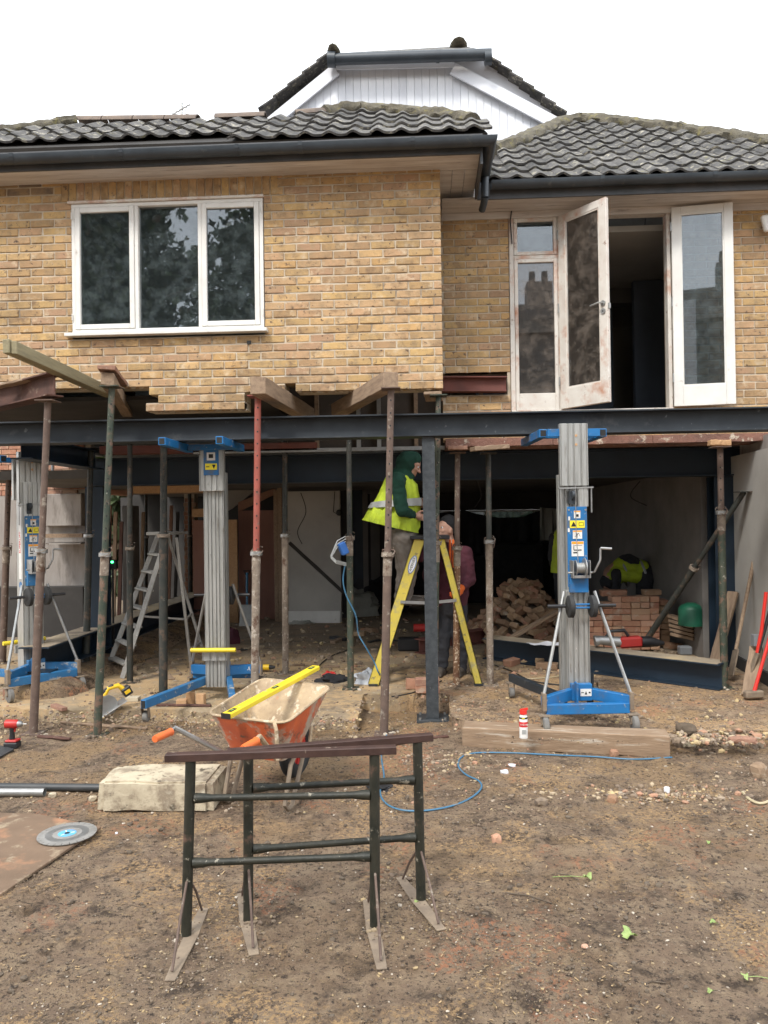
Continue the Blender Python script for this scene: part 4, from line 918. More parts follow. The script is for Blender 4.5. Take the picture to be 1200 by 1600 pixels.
# ------------------------------------------------------------------ steel
ZB0, ZB1 = 2.385, 2.575
def beam(p, q, w, h, mat, name, label, cat, group=None, tf=.013, up=(0, 0, 1)):
    return tag(MB().ibeam(p, q, w, h, tf, .01, up).build(name, mat, bevel=.0015), label, cat, group)
ZM = (ZB0+ZB1)/2
beam((-6, 6.53, ZM+.005), (6, 6.53, ZM-.005), .20, ZB1-ZB0, M_['steel'], 'main_steel_beam', 'long grey steel beam running right across the front of the house', 'steel beam')
beam((-3.66, 8.32, 2.25), (3.36, 8.32, 2.25), .2, .30, M_['bluesteel'], 'rear_steel_beam', 'deep blue black steel beam under the house behind the props', 'steel beam')
beam((-3.58, 6.66, 2.375), (-3.58, 8.2, 2.375), .2, .20, M_['bluesteel'], 'side_steel_beam', 'blue black steel beam running back from the front on the left', 'steel beam')
ps = thing('steel_post', (3.17, 8.36, SZ), 'blue black steel post at the right end of the rear beam', 'steel post')
MB().ibeam((3.17, 8.36, SZ+.012), (3.17, 8.36, 2.095), .24, .22, .013, .01, (0, 1, 0)).build('column', M_['bluesteel'], ps)
MB().bb(3.0, 3.34, 8.2, 8.52, SZ+.001, SZ+.011).build('base_plate', M_['bluesteel'], ps)
ps = thing('steel_post', (P(153, 800, 8.36).x, 8.36, SZ), 'blue black steel post at the left end of the rear beam', 'steel post')
q = P(153, 800, 8.36)
MB().ibeam((q.x, 8.36, SZ+.012), (q.x, 8.36, 2.095), .2, .2, .013, .01, (0, 1, 0)).build('column', M_['bluesteel'], ps)
MB().bb(q.x-.14, q.x+.14, 8.22, 8.5, SZ+.001, SZ+.011).build('base_plate', M_['bluesteel'], ps)
# central column
ct = P(669, 690, 6.53); cb = P(676, 1118, 6.53)
ps = thing('steel_column', (cb.x, 6.53, cb.z-.03), 'mottled grey steel column standing on a base plate in the dug out gap', 'steel column')
MB().ibeam((cb.x, 6.53, cb.z-.012), (ct.x, 6.53, ZB0-.002), .105, .12, .011, .01, (0, 1, 0)).build('column', M_['dsteel'], ps)
MB().box((cb.x, 6.53, cb.z-.025), (.27, .24, .024)).build('base_plate', M_['dsteel'], ps, bevel=.002)
for dx in (-.105, .105):
    for dy in (-.09, .09): MB().cyl((cb.x+dx, 6.53+dy, cb.z-.013), (cb.x+dx, 6.53+dy, cb.z+.004), .012, n=6).build('bolt', M_['galv'], ps)
# floor beams
a = G(1132, 1076, SZ); b_ = G(765, 1030, SZ)
beam(a+Vector((0, 0, .12)), b_+Vector((0, .1, .12)), .26, .235, M_['bluesteel'], 'floor_steel_beam', 'black steel beam lying on the floor in front of the brick stack', 'steel beam')
t_ = MB(); d = (b_+Vector((0, .1, 0))-a).normalized()
t_.bar(a+Vector((0, 0, .2395))+d*.02, b_+Vector((0, .1, .2395))-d*.02, .25, .003); tag(stuff(t_.build('beam_dust', M_['conc'])), 'pale dust lying on the floor beam in front of the bricks', 'dust')
beam((-3.66, 7.0, .42), (-3.66, 13.2, .42), .3, .24, M_['bluesteel'], 'side_floor_beam', 'black steel beam lying along the left side of the floor', 'steel beam')
tag(stuff(MB().bb(-3.80, -3.52, 7.02, 13.1, .542, .546).build('beam_dust', M_['conc'])), 'pale dust lying on the left floor beam', 'dust')
bn = MB(); n = 40
for i in range(n):
    y = 7.0+6*i/n; bn.ell((-3.6+.1*noise.noise(Vector((i*.3, 0, 0))), y, SZ), (.36, .2, .14+.05*noise.noise(Vector((i*.7, 1, 0)))), 10, 6)
tag(stuff(bn.build('soil_bank', M_['dirt'], smooth=True)), 'bank of soil beneath the left floor beam', 'soil')
# red channel in brickwork, lintel strip
beam(P(689, 601, YR-.03), P(791, 601, YR-.03)+Vector((0, 0, 0)), .12, .15, M_['redox'], 'steel_channel', 'short red oxide steel channel let into the brick beside the white doors', 'steel channel')
lt = thing('old_lintel', (2.4, 7.7, 2.39), 'crumbling brick red lintel strip below the main beam on the right', 'lintel')
for i, (x0, x1) in enumerate(((.22, 1.25), (1.255, 2.2), (2.205, 3.3), (3.305, 5.2))):
    b = MB(); nn = 26; vs = []
    for k in range(nn+1):
        x = x0+(x1-x0)*k/nn; j = .012*noise.noise(Vector((x*7, 3, 0))); e = .02*noise.noise(Vector((x*11, 8, 0)))
        vs += [(x, 7.5+e, 2.39+j), (x, 7.5+e*.5, 2.467), (x, 7.94, 2.467), (x, 7.94, 2.39)]
    fs = [(k*4+m_, k*4+(m_+1) % 4, k*4+4+(m_+1) % 4, k*4+4+m_) for k in range(nn) for m_ in range(4)]+[(0, 1, 2, 3), tuple(range(nn*4, nn*4+4))]
    b.add(vs, fs).build('lintel_block', M_['lintel'] if i != 2 else M_['lintel'], lt, smooth=True)
b = MB(); b.bb(-3.4, -1.1, 7.9, 8.1, 2.42, 2.50); tag(b.build('lintel_strip', M_['redox']), 'red painted strip above the rear beam on the left', 'lintel')

# needles and loose timbers ------------------------------------------
def P2(px, py, Y): return P(px, py, Y)
a = P(86, 601, 6.05); b_ = P(-8, 630, 6.75); d = (b_-a).normalized()
nb = thing('rusty_needle_beam', tuple(a), 'rusty steel beam end poking out on the left prop', 'steel beam')
MB().ibeam(a, (b_.x-.5, b_.y+.37, a.z), .14, .185, .012, .009).build('beam_body', M_['rust'], nb)
def sawn(p, q, w, h, mat, name, label, seed=0, bevel=.004, roll=0, cat='timber', group=None):
    p = Vector(p); q = Vector(q); x, d, z = basis(q-p); L = (q-p).length
    if roll: x, z = x*math.cos(roll)+z*math.sin(roll), z*math.cos(roll)-x*math.sin(roll)
    n = 8; vs = []; rnd = random.Random(seed)
    for i in range(n+1):
        c = p+(q-p)*i/n
        for sx, sz in ((-1, -1), (1, -1), (1, 1), (-1, 1)): vs.append(c+x*(sx*w/2+rnd.uniform(-.003, .003))+z*(sz*h/2+rnd.uniform(-.003, .003)))
    fs = [(i*4+k, i*4+(k+1) % 4, i*4+4+(k+1) % 4, i*4+4+k) for i in range(n) for k in range(4)]+[(0, 1, 2, 3), tuple(range(n*4, n*4+4))]
    # build along local Y so the grain texture follows the timber
    loc = p; m3 = Matrix((x, d, z))
    b = MB(); b.add([m3 @ (v-loc) for v in vs], fs); o = b.build(name, mat, bevel=bevel)
    o.location = loc; o.rotation_euler = m3.transposed().to_euler()
    if label: tag(o, label, cat, group)
    return o
GN = 'timber needles under the wall'
sawn(P(168, 592, 6.02), P(250, 652, 8.0)+Vector((-.35, 0, .06)), .10, .10, M_['wood'], 'timber_needle', 'square timber needle on the green prop left of the window', 1, group=GN)
sawn(P(166, 574, 5.98), P(238, 628, 7.6)+Vector((-.25, 0, .08)), .14, .035, M_['woodr'], 'packing_plank', 'reddish plank lying on the left square timber needle', 2, cat='plank')
sawn(P(403, 602, 6.05), P(403, 602, 6.05)+Vector((.12, 1.9, .01)), .125, .14, M_['wood'], 'timber_needle', 'thick timber needle on the red topped prop', 3, group=GN)
sawn(P(611, 594, 6.05), P(611, 594, 6.05)+Vector((-.62, 1.7, .01)), .125, .13, M_['wood'], 'timber_needle', 'thick split timber needle angled back left from the middle prop', 4, group=GN)
a = P(9, 541, 5.24)
sawn(a, a+Vector((-.16, 4.0, -.02)), .045, .10, M_['woodg'], 'long_joist', 'long greenish joist sloping back over the rusty beam, left one of the pair', 5, group='long joists on the left')
sawn(a+Vector((.048, .02, -.006)), a+Vector((-.11, 4.0, -.03)), .045, .09, M_['woodg'], 'long_joist', 'long greenish joist sloping back over the rusty beam, right one of the pair', 6, group='long joists on the left')
sawn(P(-20, 608, 6.4), P(70, 588, 6.25), .09, .02, M_['wood'], 'scrap_board', 'thin scrap board lying on top of the rusty beam at the left edge', 7, cat='board')
sawn(P(676, 614, 6.8), P(676, 614, 6.8)+Vector((.02, .4, 0)), .16, .03, M_['wood'], 'packing_plank', 'dark packing plank under the brick corner of the front wall', 8, cat='plank')
sawn(P(1108, 692, 7.02), P(1140, 692, 7.02), .09, .05, M_['newwood'], 'packing_block', 'bright timber packing block on top of the right prop', 9, cat='block')
sawn(P(700, 700, 7.25), P(730, 700, 7.25), .10, .035, M_['woodr'], 'packing_block', 'thin reddish packing block on the flaking prop', 10, cat='block')
sawn(P(738, 702, 7.2), P(792, 698, 7.3), .14, .04, M_['wood'], 'packing_block', 'long packing block on the dark prop beside the flaking one', 11, cat='block')

# adjustable props ----------------------------------------------------
PG = 'adjustable steel props holding the house up'
FEET = []
def prop(top, foot, cz, r, mlo, mup, label, holes=True, head=.075, plate=.075):
    top = Vector(top); foot = Vector(foot); ax = top-foot; L = ax.length; d = ax.normalized()
    t = thing('steel_prop', tuple(foot), label, 'prop', PG); FEET.append(foot.copy())
    c = foot+d*cz; x, _, z = basis(d, (0, 1, 0))
    MB().box(foot+Vector((0, 0, .004)), (plate*2, plate*2, .008)).build('base_plate', mlo, t)
    MB().tube([foot+d*.006, foot+d*(cz*.5), c], r, 14).build('outer_tube', mlo, t, smooth=True)
    MB().pipe(c-d*.16, c+d*.03, r*1.08, r*.9, 14).build('threaded_sleeve', M_['pconc'] if mlo is not M_['pdark'] else mlo, t, smooth=True)
    MB().tube([c+d*.001, top-d*.008], r*.80, 14).build('inner_tube', mup, t, smooth=True)
    b = MB(); b.pipe(c-d*.01, c+d*.022, r*1.5, r*.9, 16); b.build('collar_nut', M_['galv'] if random.random() < .5 else M_['pconc'], t, smooth=True)
    s = random.choice((-1, 1)); xv = Vector((1, 0, 0)); yv = Vector((0, -1, 0))
    b = MB(); a_ = random.uniform(-.2, 1.3); h = (xv*math.cos(a_)+yv*math.sin(a_))*s; dl = random.uniform(.03, .10); gx = Vector((random.uniform(-.02, .02), -.01, 0))
    b.tube([c+d*.045-h*r*1.35, c+d*.045+h*r*1.45, c+d*.036+h*r*1.75, c-d*dl+h*r*1.5+gx], .0055, 6); b.build('pin', M_['pbrown'], t, smooth=True)
    b = MB(); pts = [c+d*(.03-.035*math.sin(k*.5))+(xv*math.cos(k*.55)+yv*math.sin(k*.55))*r*(1.55+.25*math.sin(k*.9)) for k in range(12)]
    b.tube(pts, .003, 5); b.build('pin_chain', M_['pconc'], t, smooth=True)
    if holes:
        b = MB(); k = cz+.12
        while k < L-.08:
            p = foot+d*k; v = (CAM-p); v.z = 0; v.normalize(); b.cyl(p+v*r*.79, p+v*(r*.80+.001), .0075, n=8); k += .1
        stuff(b.build('pin_holes', M_['ink'], t))
    MB().box(top-d*.004, (head*2, head*2, .008)).build('head_plate', mup, t)
    return t
def mkprop(tx, ty, fx, fy, z0, cy, r, mlo, mup, label, **k):
    f = G(fx, fy, z0); f.z = surf(f.x, f.y) if z0 < .05 else z0
    tp = P(tx, ty, f.y); cc = P((tx+fx)/2, cy, f.y); return prop(tp, f, (cc-f).length, r, M_[mlo], M_[mup], label, **k)
mkprop(75, 626, 52, 1145, 0, 862, .033, 'pbrown', 'pbrown', 'brown steel prop under the rusty beam end on the left', holes=False)
mkprop(175, 604, 152, 1146, 0, 868, .032, 'pgreen', 'pgreen', 'green steel prop under the plank topped timber needle')
mkprop(403, 619, 398, 1132, 0, 866, .034, 'pconc', 'pred', 'steel prop with red upper tube behind the wheelbarrow')
mkprop(611, 607, 600, 1148, 0, 868, .033, 'pbrown', 'pbrown', 'brown steel prop with rows of holes in front of the yellow ladder')
mkprop(685, 618, 678, 1108, 0, 850, .030, 'pgreen', 'pgreen', 'green steel prop half hidden right behind the grey column')
mkprop(445, 660, 446, 1052, SZ, 838, .034, 'pconc', 'pdark', 'grey spattered prop between the red topped one and the blue cable')
mkprop(545, 660, 548, 1076, SZ, 842, .031, 'pgreen', 'pdark', 'green steel prop with the blue cable hanging on it')
mkprop(203, 690, 203, 1066, SZ, 858, .031, 'pdark', 'pdark', 'dark steel prop in front of the aluminium stepladder treads')
mkprop(256, 690, 255, 1085, SZ, 838, .040, 'pdark', 'pdark', 'thick dark prop in front of the top of the aluminium stepladder')
mkprop(142, 700, 134, 1052, SZ, 838, .036, 'pdark', 'pdark', 'dark prop close beside the left steel post')
mkprop(14, 735, 4, 1036, SZ, 858, .038, 'pbrown', 'pbrown', 'brown prop at the left edge beside the lift')
mkprop(128, 738, 126, 985, SZ, 842, .038, 'pdark', 'pdark', 'thin dark prop in front of the rendered side wall', holes=False)
mkprop(715, 707, 713, 1070, SZ, 858, .032, 'pflake', 'pbrown', 'rust flaked prop between the ladder leg and the standing man', holes=False)
mkprop(763, 708, 766, 1070, SZ, 848, .033, 'pconc', 'pdark', 'dark prop right of the flaking one in front of the brick heap', holes=False)
mkprop(1125, 698, 1132, 1075, SZ, 802, .034, 'pgreen', 'pbrown', 'brown and green prop at the right end of the floor beam')
mkprop(228, 762, 228, 960, SZ, 840, .034, 'pdark', 'pdark', 'thin distant prop seen through the aluminium stepladder', holes=False)
mkprop(296, 760, 298, 968, SZ, 838, .038, 'pdark', 'pdark', 'distant prop beside the plywood boards', holes=False)
f = P(1005, 1008, 8.75); f.z = max(f.z, SZ+.02); tp = P(1163, 768, 7.75)
t = prop(tp, f, (P(1078, 884, 8.25)-f).length, .034, M_['pdark'], M_['pdark'], 'slanting prop braced against the white wall on the right', holes=False)

# material lifts ------------------------------------------------------
def lift(loc, rot, H, label, front_stickers, worn=False):
    t = thing('material_lift', loc, label, 'lift', 'manual material lifts carrying the main beam'); t.rotation_euler = (0, 0, rot)
    BL_ = M_['blueworn'] if worn else M_['blue']
    def pt(nm, mb, mat, par=None, **k): return mb.build(nm, mat, par or t, world=False, **k)
    # base
    pt('rear_crossbar', MB().box((0, -.30, .165), (.62, .055, .075)), BL_, bevel=.004)
    for s in (-1, 1):
        pt('base_arm', MB().bar((s*.07, -.12, .235), (s*.33, -.30, .215), .05, .085), BL_, bevel=.004)
        pt('leg', MB().bar((s*.10, -.02, .17), (s*.36, .86, .16), .05, .07), M_['blueworn'] if front_stickers else M_['steel'], bevel=.004)
        MB().bar((s*.355, .845, .16), (s*.3607, .8625, .16), .036, .055).build('leg_end_opening', M_['ink'], t, world=False)
        for (x, y, r, nm) in ((s*.33, -.335, .062, 'castor'), (s*.37, .80, .045, 'castor')):
            b = MB(); b.box((x, y, .128), (.085, .085, .006))
            for k in (-.026, .026): b.bar((x+k, y, .126), (x+k, y-.03, r), .004, .045, (0, 1, 0))
            b.cyl((x-.034, y-.03, r), (x+.034, y-.03, r), .008, n=8); o = pt(nm, b, M_['mudsteel'])
            w_ = MB(); w_.tube([(x-.021, y-.03, r), (x-.016, y-.03, r), (x+.016, y-.03, r), (x+.021, y-.03, r)], [r*.86, r, r, r*.86], 18); w_.build('wheel', M_['rubber'], o, world=False, smooth=True)
        pt('brace', MB().tube([(s*.118, -.12, 1.02), (s*.14, -.14, .93), (s*.325, -.30, .27)], .013, 8), M_['galv'], smooth=True)
        b = MB(); b.box((s*.325, -.30, .22), (.03, .07, .13)); pt('brace_socket', b, M_['mudsteel'], bevel=.003)
        b = MB(); b.tube([(s*.085-.022, -.185, .91), (s*.085-.016, -.185, .91), (s*.085+.016, -.185, .91), (s*.085+.022, -.185, .91)], [.072, .085, .085, .072], 20); b.cyl((s*.085-.025, -.185, .91), (s*.085+.025, -.185, .91), .03, n=12); pt('transport_wheel', b, M_['black'], smooth=True)
        pt('handle_grip', MB().cyl((s*.125, -.185, .915), (s*.26, -.185, .915), .014, n=10), M_['blackp'], smooth=True)
    b = MB(); b.cyl((-.1, -.185, .925), (.1, -.185, .925), .008, n=8); b.cyl((-.1, -.185, .90), (.1, -.185, .90), .008, n=8); pt('axle', b, BL_)
    b = MB(); b.box((0, -.13, .25), (.16, .05, .13)); b.box((-.05, -.185, .25), (.016, .07, .17)); bp = pt('base_block', b, BL_, bevel=.004)
    st = MB(); st.box((.03, -.157, .25), (.085, .003, .055)); s1 = st.build('sticker', M_['stick_w'], t, world=False)
    k = MB(); k.prism([(.02, -.1592, .235), (.04, -.1592, .235), (.03, -.1592, .262)], (0, -1, 0), .0006); k.box((.058, -.1592, .25), (.014, .0008, .012)); k.box((.004, -.1592, .25), (.02, .0008, .006)); k.build('symbol', M_['ink'], s1, world=False)
    # mast: ribbed extrusions
    def ribbed(x0, x1, y0, y1, z0, z1, nr=4):
        m_ = MB(); m_.bb(x0, x1, y0+.012, y1-.012, z0, z1)
        wd = (x1-x0)
        for i in range(nr):
            c = x0+wd*(i+.5)/nr; hw = wd/nr*(.30 if i % 2 else .40)
            m_.bb(c-hw, c+hw, y0, y0+.0119, z0, z1); m_.bb(c-hw, c+hw, y1-.0119, y1, z0, z1)
        m_.bb(x0-.006, x0-.0001, y0+.004, y1-.004, z0, z1); m_.bb(x1+.0001, x1+.006, y0+.004, y1-.004, z0, z1)
        return m_
    if not front_stickers:
        pt('mast', ribbed(-.082, .082, -.085, .0, .17, 1.02), M_['alu'], bevel=.0015)
        pt('mast_rail', ribbed(-.112, .10, .002, .075, .17, H-.36, 5), M_['alu'], bevel=.0015)
    else:
        pt('mast', ribbed(-.088, .088, -.085, .0, .12, H-.25), M_['alu'], bevel=.0015)
        pt('mast_rail', ribbed(-.085, .085, .002, .066, .12, H-.25, 5), M_['alu'], bevel=.0015)
        pt('mast_foot', ribbed(-.104, .104, .067, .10, .36, .44, 3), M_['alu'], bevel=.0015)
        pt('carriage', ribbed(-.106, .106, .067, .12, H-.42, H-.03, 4), M_['alu'], bevel=.0015)
        b = MB(); b.cyl((-.20, .13, .46), (.20, .13, .46), .02, n=12); pt('roller_bar', b, M_['yellow'], smooth=True)
        b = MB(); b.box((0, .123, H-.16), (.135, .006, .24)); pn = pt('label_panel', b, M_['blue'])
        s1 = MB().box((0, .1275, H-.115), (.075, .003, .07)).build('sticker', M_['stick_w'], t, world=False)
        k = MB(); k.box((0, .1297, H-.112), (.04, .001, .035)); k.build('symbol', M_['ink'], s1, world=False)
        s2 = MB().box((0, .1275, H-.205), (.105, .003, .055)).build('sticker', M_['stick_y'], t, world=False)
        k = MB(); k.prism([(-.042, .1292, H-.188), (-.008, .1292, H-.188), (-.025, .1292, H-.225)], (0, 1, 0), .001); k.box((.03, .1292, H-.206), (.03, .001, .008)); k.build('symbol', M_['ink'], s2, world=False)
        for zz in (.5, .56, .7, 1.3, H-.36):
            MB().cyl((-.01 if zz < 1 else .03, .066, zz), (-.01 if zz < 1 else .03, .074 if zz < H-.5 else .124, zz), .007, n=8).build('bolt', M_['galv'], t, world=False)
    # winch panel
    zc = 1.46
    if not front_stickers or worn:
        b = MB(); b.box((.0, -.092, 1.36), (.152, .012, .62)); b.box((0, -.11, 1.08), (.14, .05, .14)); wp = pt('winch_panel', M_ and b, BL_, bevel=.003)
        def stk(z, w_, h_, mat, band=True, nm='sticker', x=0.0):
            s_ = MB().box((x, -.0995, z), (w_, .002, h_)).build(nm, mat, t, world=False)
            if band: MB().box((x, -.1008, z+h_*.40), (w_*.96, .0012, h_*.17)).build('band', M_['stick_o'], s_, world=False)
            return s_
        s_ = stk(1.61, .05, .058, M_['stick_w']); MB().box((.0, -.101, 1.602), (.022, .001, .02)).build('symbol', M_['ink'], s_, world=False)
        s_ = stk(1.535, .115, .058, M_['stick_y'], False)
        k = MB(); k.prism([(-.05, -.1008, 1.517), (-.008, -.1008, 1.517), (-.029, -.1008, 1.556)], (0, -1, 0), .0008); k.build('warning_triangle', M_['ink'], s_, world=False)
        k = MB(); k.box((.03, -.101, 1.547), (.036, .001, .003)); k.box((.03, -.101, 1.523), (.036, .001, .003)); k.box((.013, -.101, 1.535), (.003, .001, .02)); k.box((.047, -.101, 1.535), (.003, .001, .02)); k.build('symbol', M_['ink'], s_, world=False)
        s_ = stk(1.455, .072, .065, M_['stick_w']); k = MB(); k.box((-.005, -.101, 1.448), (.008, .001, .035)); k.tube([(-.02, -.101, 1.44), (.01, -.101, 1.465), (.02, -.101, 1.44)], .002, 4); k.build('symbol', M_['ink'], s_, world=False)
        s_ = stk(1.345, .095, .115, M_['stick_w']); k = MB(); k.box((.0, -.101, 1.335), (.06, .001, .008)); k.box((-.02, -.101, 1.315), (.03, .001, .01)); k.box((-.03, -.101, 1.35), (.006, .001, .03)); k.box((.0, -.101, 1.37), (.07, .001, .003)); k.build('symbol', M_['ink'], s_, world=False)
        for zz, xx in ((1.55, -.05), (1.46, -.055)): MB().box((xx-.012, -.0995, zz+.03), (.014, .002, .03)).build('small_label', M_['stick_w'], t, world=False)
        for sx in (-1, 1):
            for zz in (1.645, 1.08): MB().cyl((sx*.065, -.098, zz), (sx*.065, -.105, zz), .008, n=6).build('bolt', M_['galv'], t, world=False)
        # winch
        wz = 1.20; o = pt('winch', MB().bb(-.062, .062, -.20, -.10, wz-.075, wz-.055).bb(-.066, -.060, -.215, -.10, wz-.075, wz+.06).bb(.060, .067, -.215, -.10, wz-.075, wz+.06), M_['galv'], bevel=.002)
        b = MB(); yy = -.165
        b.tube([(-.040, yy, wz), (-.034, yy, wz), (-.033, yy, wz), (.028, yy, wz), (.029, yy, wz), (.036, yy, wz)], [.062, .062, .036, .036, .078, .078], 24); b.build('drum', M_['galv'], o, world=False, smooth=True)
        b = MB()
        for i in range(9): b.torus((-.028+i*.0066, yy, wz), .038, .0035, (1, 0, 0), 16, 6)
        b.build('wound_cable', M_['alu'], o, world=False, smooth=True)
        b = MB(); b.cyl((-.09, -.15, wz-.035), (.10, -.15, wz-.035), .008, n=8); b.tube([(.10, -.15, wz-.035), (.108, -.165, wz-.03), (.150, -.18, wz+.06), (.152, -.18, wz+.15)], .008, 8); b.cyl((.152, -.18, wz+.15), (.235, -.19, wz+.145), .011, n=10); b.build('crank', M_['galv'], o, world=False, smooth=True)
        pt('cable', MB().tube([(-.005, -.13, wz+.02), (-.012, -.108, 1.45), (-.012, -.105, H-.30)], .003, 6), M_['galv'])
        # pulley head and upper section
        b = MB(); b.box((-.03, -.06, 1.74), (.05, .06, .10)); b.cyl((-.04, -.10, 1.76), (-.02, -.10, 1.76), .035, n=14); pt('pulley', b, M_['steel'], smooth=True)
        pt('collar_bar', MB().bar((-.135, -.07, H-.47), (.135, -.07, H-.465), .03, .012).bar((-.12, -.07, H-.66), (-.12, -.07, H-.47), .008, .02, (0, 1, 0)).bar((.12, -.07, H-.66), (.12, -.07, H-.47), .008, .02, (0, 1, 0)), M_['galv'])
        pt('upper_mast', ribbed(-.108, .098, -.062, .0, H-.45, H+.035, 4), M_['alu'], bevel=.0015)
        pt('middle_mast', ribbed(.022, .09, -.08, -.0635, 1.67, H-.47, 2), M_['alu'], bevel=.0015)
        for zz in (H-.06, H-.13): MB().cyl((0.01, -.062, zz), (0.01, -.068, zz), .011, n=8).build('bolt', M_['newwood'], t, world=False)
    # forks
    zf = H-.035
    b = MB(); b.box((0, .14, zf), (.40, .045, .05))
    fk = pt('fork_crossbar', b, M_['blue'], bevel=.003)
    for s in (-1, 1):
        b = MB(); b.bb(s*.235-.03, s*.235+.03, -.02, .72, zf-.032, zf+.032); o = pt('fork', b, M_['blue'], bevel=.003)
        for e0 in (-.0212, .718): MB().bb(s*.235-.022, s*.235+.022, e0, e0+.0032, zf-.024, zf+.024).build('fork_end_opening', M_['ink'], o, world=False)
    b = MB()
    if not front_stickers: b.bb(-.205, -.114, -.045, -.005, zf-.03, zf+.03); b.bb(.106, .205, -.045, -.005, zf-.03, zf+.03); pt('fork_bracket', b, M_['blue'], bevel=.002)
    return t
HB = ZB0-SZ-.001
q = P(898, 900, 6.10)
lift((q.x, 6.10, SZ), R(4), HB, 'blue and silver lift with its winch towards us on the right', False)
q = P(338, 900, 6.82)
l2 = lift((q.x, 6.82, SZ), R(180), HB, 'silver lift seen from its fork side beside the red topped prop', True)
q = P(46, 900, 7.18)
l3 = lift((q.x, 7.18, SZ), R(50), HB-.04, 'blue scuffed lift turned sideways at the left edge', True, True)
# lettering on lifts (local frames)
def ltext(lf, body, size, c, xd, up, mat, name='lettering', host=None):
    o = text(body, size, c, xd, up, mat, None, name); o.parent = host or lf; return o
ltext(l2, 'SLA', .05, (-.225, -.195, .235), (-.82, .57, 0), (0, 0, 1), M_['inkw'])
s_ = MB().box((0.045, .0695, 1.25), (.045, .003, .95)).build('sticker', M_['stick_w'], l3, world=False)
# side sticker strip on the third lift faces the camera side (+x local)
b = MB().box((-.0955, -.03, 1.45), (.003, .06, .75)).build('sticker', M_['stick_w'], l3, world=False)
ltext(l3, '26', .055, (-.098, -.03, 1.78), (0, 0, 1), (0, 1, 0), M_['ink'], host=b)
ltext(l3, 'SUPERLIFT', .045, (-.098, -.03, 1.42), (0, 0, 1), (0, 1, 0), M_['inkr'], host=b)
b = MB().cyl((-.094, -.03, 1.02), (-.0975, -.03, 1.02), .028, n=20).build('round_label', M_['blue'], l3, world=False)

# stepladders ---------------------------------------------------------
YL = thing('yellow_stepladder', tuple(G(665, 1065, SZ)), 'yellow fibreglass stepladder with a man standing on it', 'stepladder')
yn, yf_ = 7.32, 7.86
topL, footL = P(657, 843, yn), P(583, 1064, yn); topR, footR = P(688, 848, yn), P(748, 1076, yn)
footL.z = max(footL.z, SZ); footR.z = SZ
tz = topL.z
def rail(a, b, w_, h_, nm='rail', mat='yladder'):
    x = (Vector(b)-Vector(a)).normalized(); m_ = MB()
    # channel section: web faces the side, flanges inwards
    side = Vector((0, 1, 0)); fl = x.cross(side).normalized()
    m_.prism([Vector(a)+fl*h_/2, Vector(a)-fl*h_/2, Vector(b)-fl*h_/2, Vector(b)+fl*h_/2], side, .006)
    for s in (-1, 1): m_.prism([Vector(a)+fl*s*h_/2, Vector(a)+fl*s*(h_/2-.006), Vector(b)+fl*s*(h_/2-.006), Vector(b)+fl*s*h_/2], side, w_)
    return m_.build(nm, M_[mat], YL)
for yy, sg in ((yn, 1), (yf_, -1)):
    o1 = rail(Vector((topL.x-.01, yy, tz)), Vector((footL.x, yy, SZ+.01)), .03*sg, .105)
    rail(Vector((topR.x+.01, yy, tz)), Vector((footR.x, yy, SZ+.01)), .03*sg, .068)
    z1 = P(668, 940, yn).z
    xl = topL.x+(footL.x-topL.x)*((tz-z1)/(tz-SZ)); xr = topR.x+(footR.x-topR.x)*((tz-z1)/(tz-SZ)); off = -.012 if sg > 0 else .012
    MB().bar((xl, yy+off, z1), ((xl+xr)/2, yy+off, z1-.012), .006, .028, (0, 0, 1)).bar(((xl+xr)/2, yy+off, z1-.012), (xr, yy+off, z1+.012), .006, .028, (0, 0, 1)).build('spreader', M_['galv'], YL)
    for fx in (footL.x, footR.x): MB().box((fx, yy+.01*sg, SZ+.012), (.09, .04, .024)).build('foot', M_['black'], YL, bevel=.003)
for i in range(1, 6):
    f_ = i/5.6; x = topL.x+(footL.x-topL.x)*f_; z = tz+(SZ-tz)*f_
    MB().bb(x-.04, x+.045, yn+.007, yf_-.007, z-.012, z+.012).build('tread', M_['galv'], YL, bevel=.002)
for f_ in (.3, .62, .9):
    x = topR.x+(footR.x-topR.x)*f_; z = tz+(SZ-tz)*f_; MB().cyl((x, yn+.007, z), (x, yf_-.007, z), .012, n=8).build('rear_bar', M_['galv'], YL)
MB().bb(topL.x-.1, topR.x+.09, yn-.03, yf_+.03, tz+.001, tz+.035).build('top_cap', M_['blackp'], YL, bevel=.006)
# oval badge on the left rail
d = (footL-topL); d.y = 0; d.normalize(); bc = Vector((topL.x, yn, tz))+(Vector((footL.x, yn, SZ))-Vector((topL.x, yn, tz)))*((883-846)/(1064-846)*1.0)+Vector((0, -.001, 0))
def oval(c, a, b_, dd, off, nm, mat, par):
    n = 24; side = Vector((0, -1, 0)); e2 = dd.cross(side).normalized()
    m_ = MB(); m_.prism([c+side*off+dd*a*math.cos(2*math.pi*k/n)+e2*b_*math.sin(2*math.pi*k/n) for k in range(n)], side, .001); return m_.build(nm, mat, par)
bd = oval(bc, .090, .034, d, 0, 'badge', M_['inkb'], YL); oval(bc, .082, .027, d, .0011, 'badge_face', M_['inkw'], YL)
text('WERNER', .036, bc+Vector((0, -.003, 0)), -d, (-d).cross(Vector((0, 1, 0)))*-1 if False else Vector((0, -1, 0)).cross(-d), M_['ink'], bd, ext=.0006)

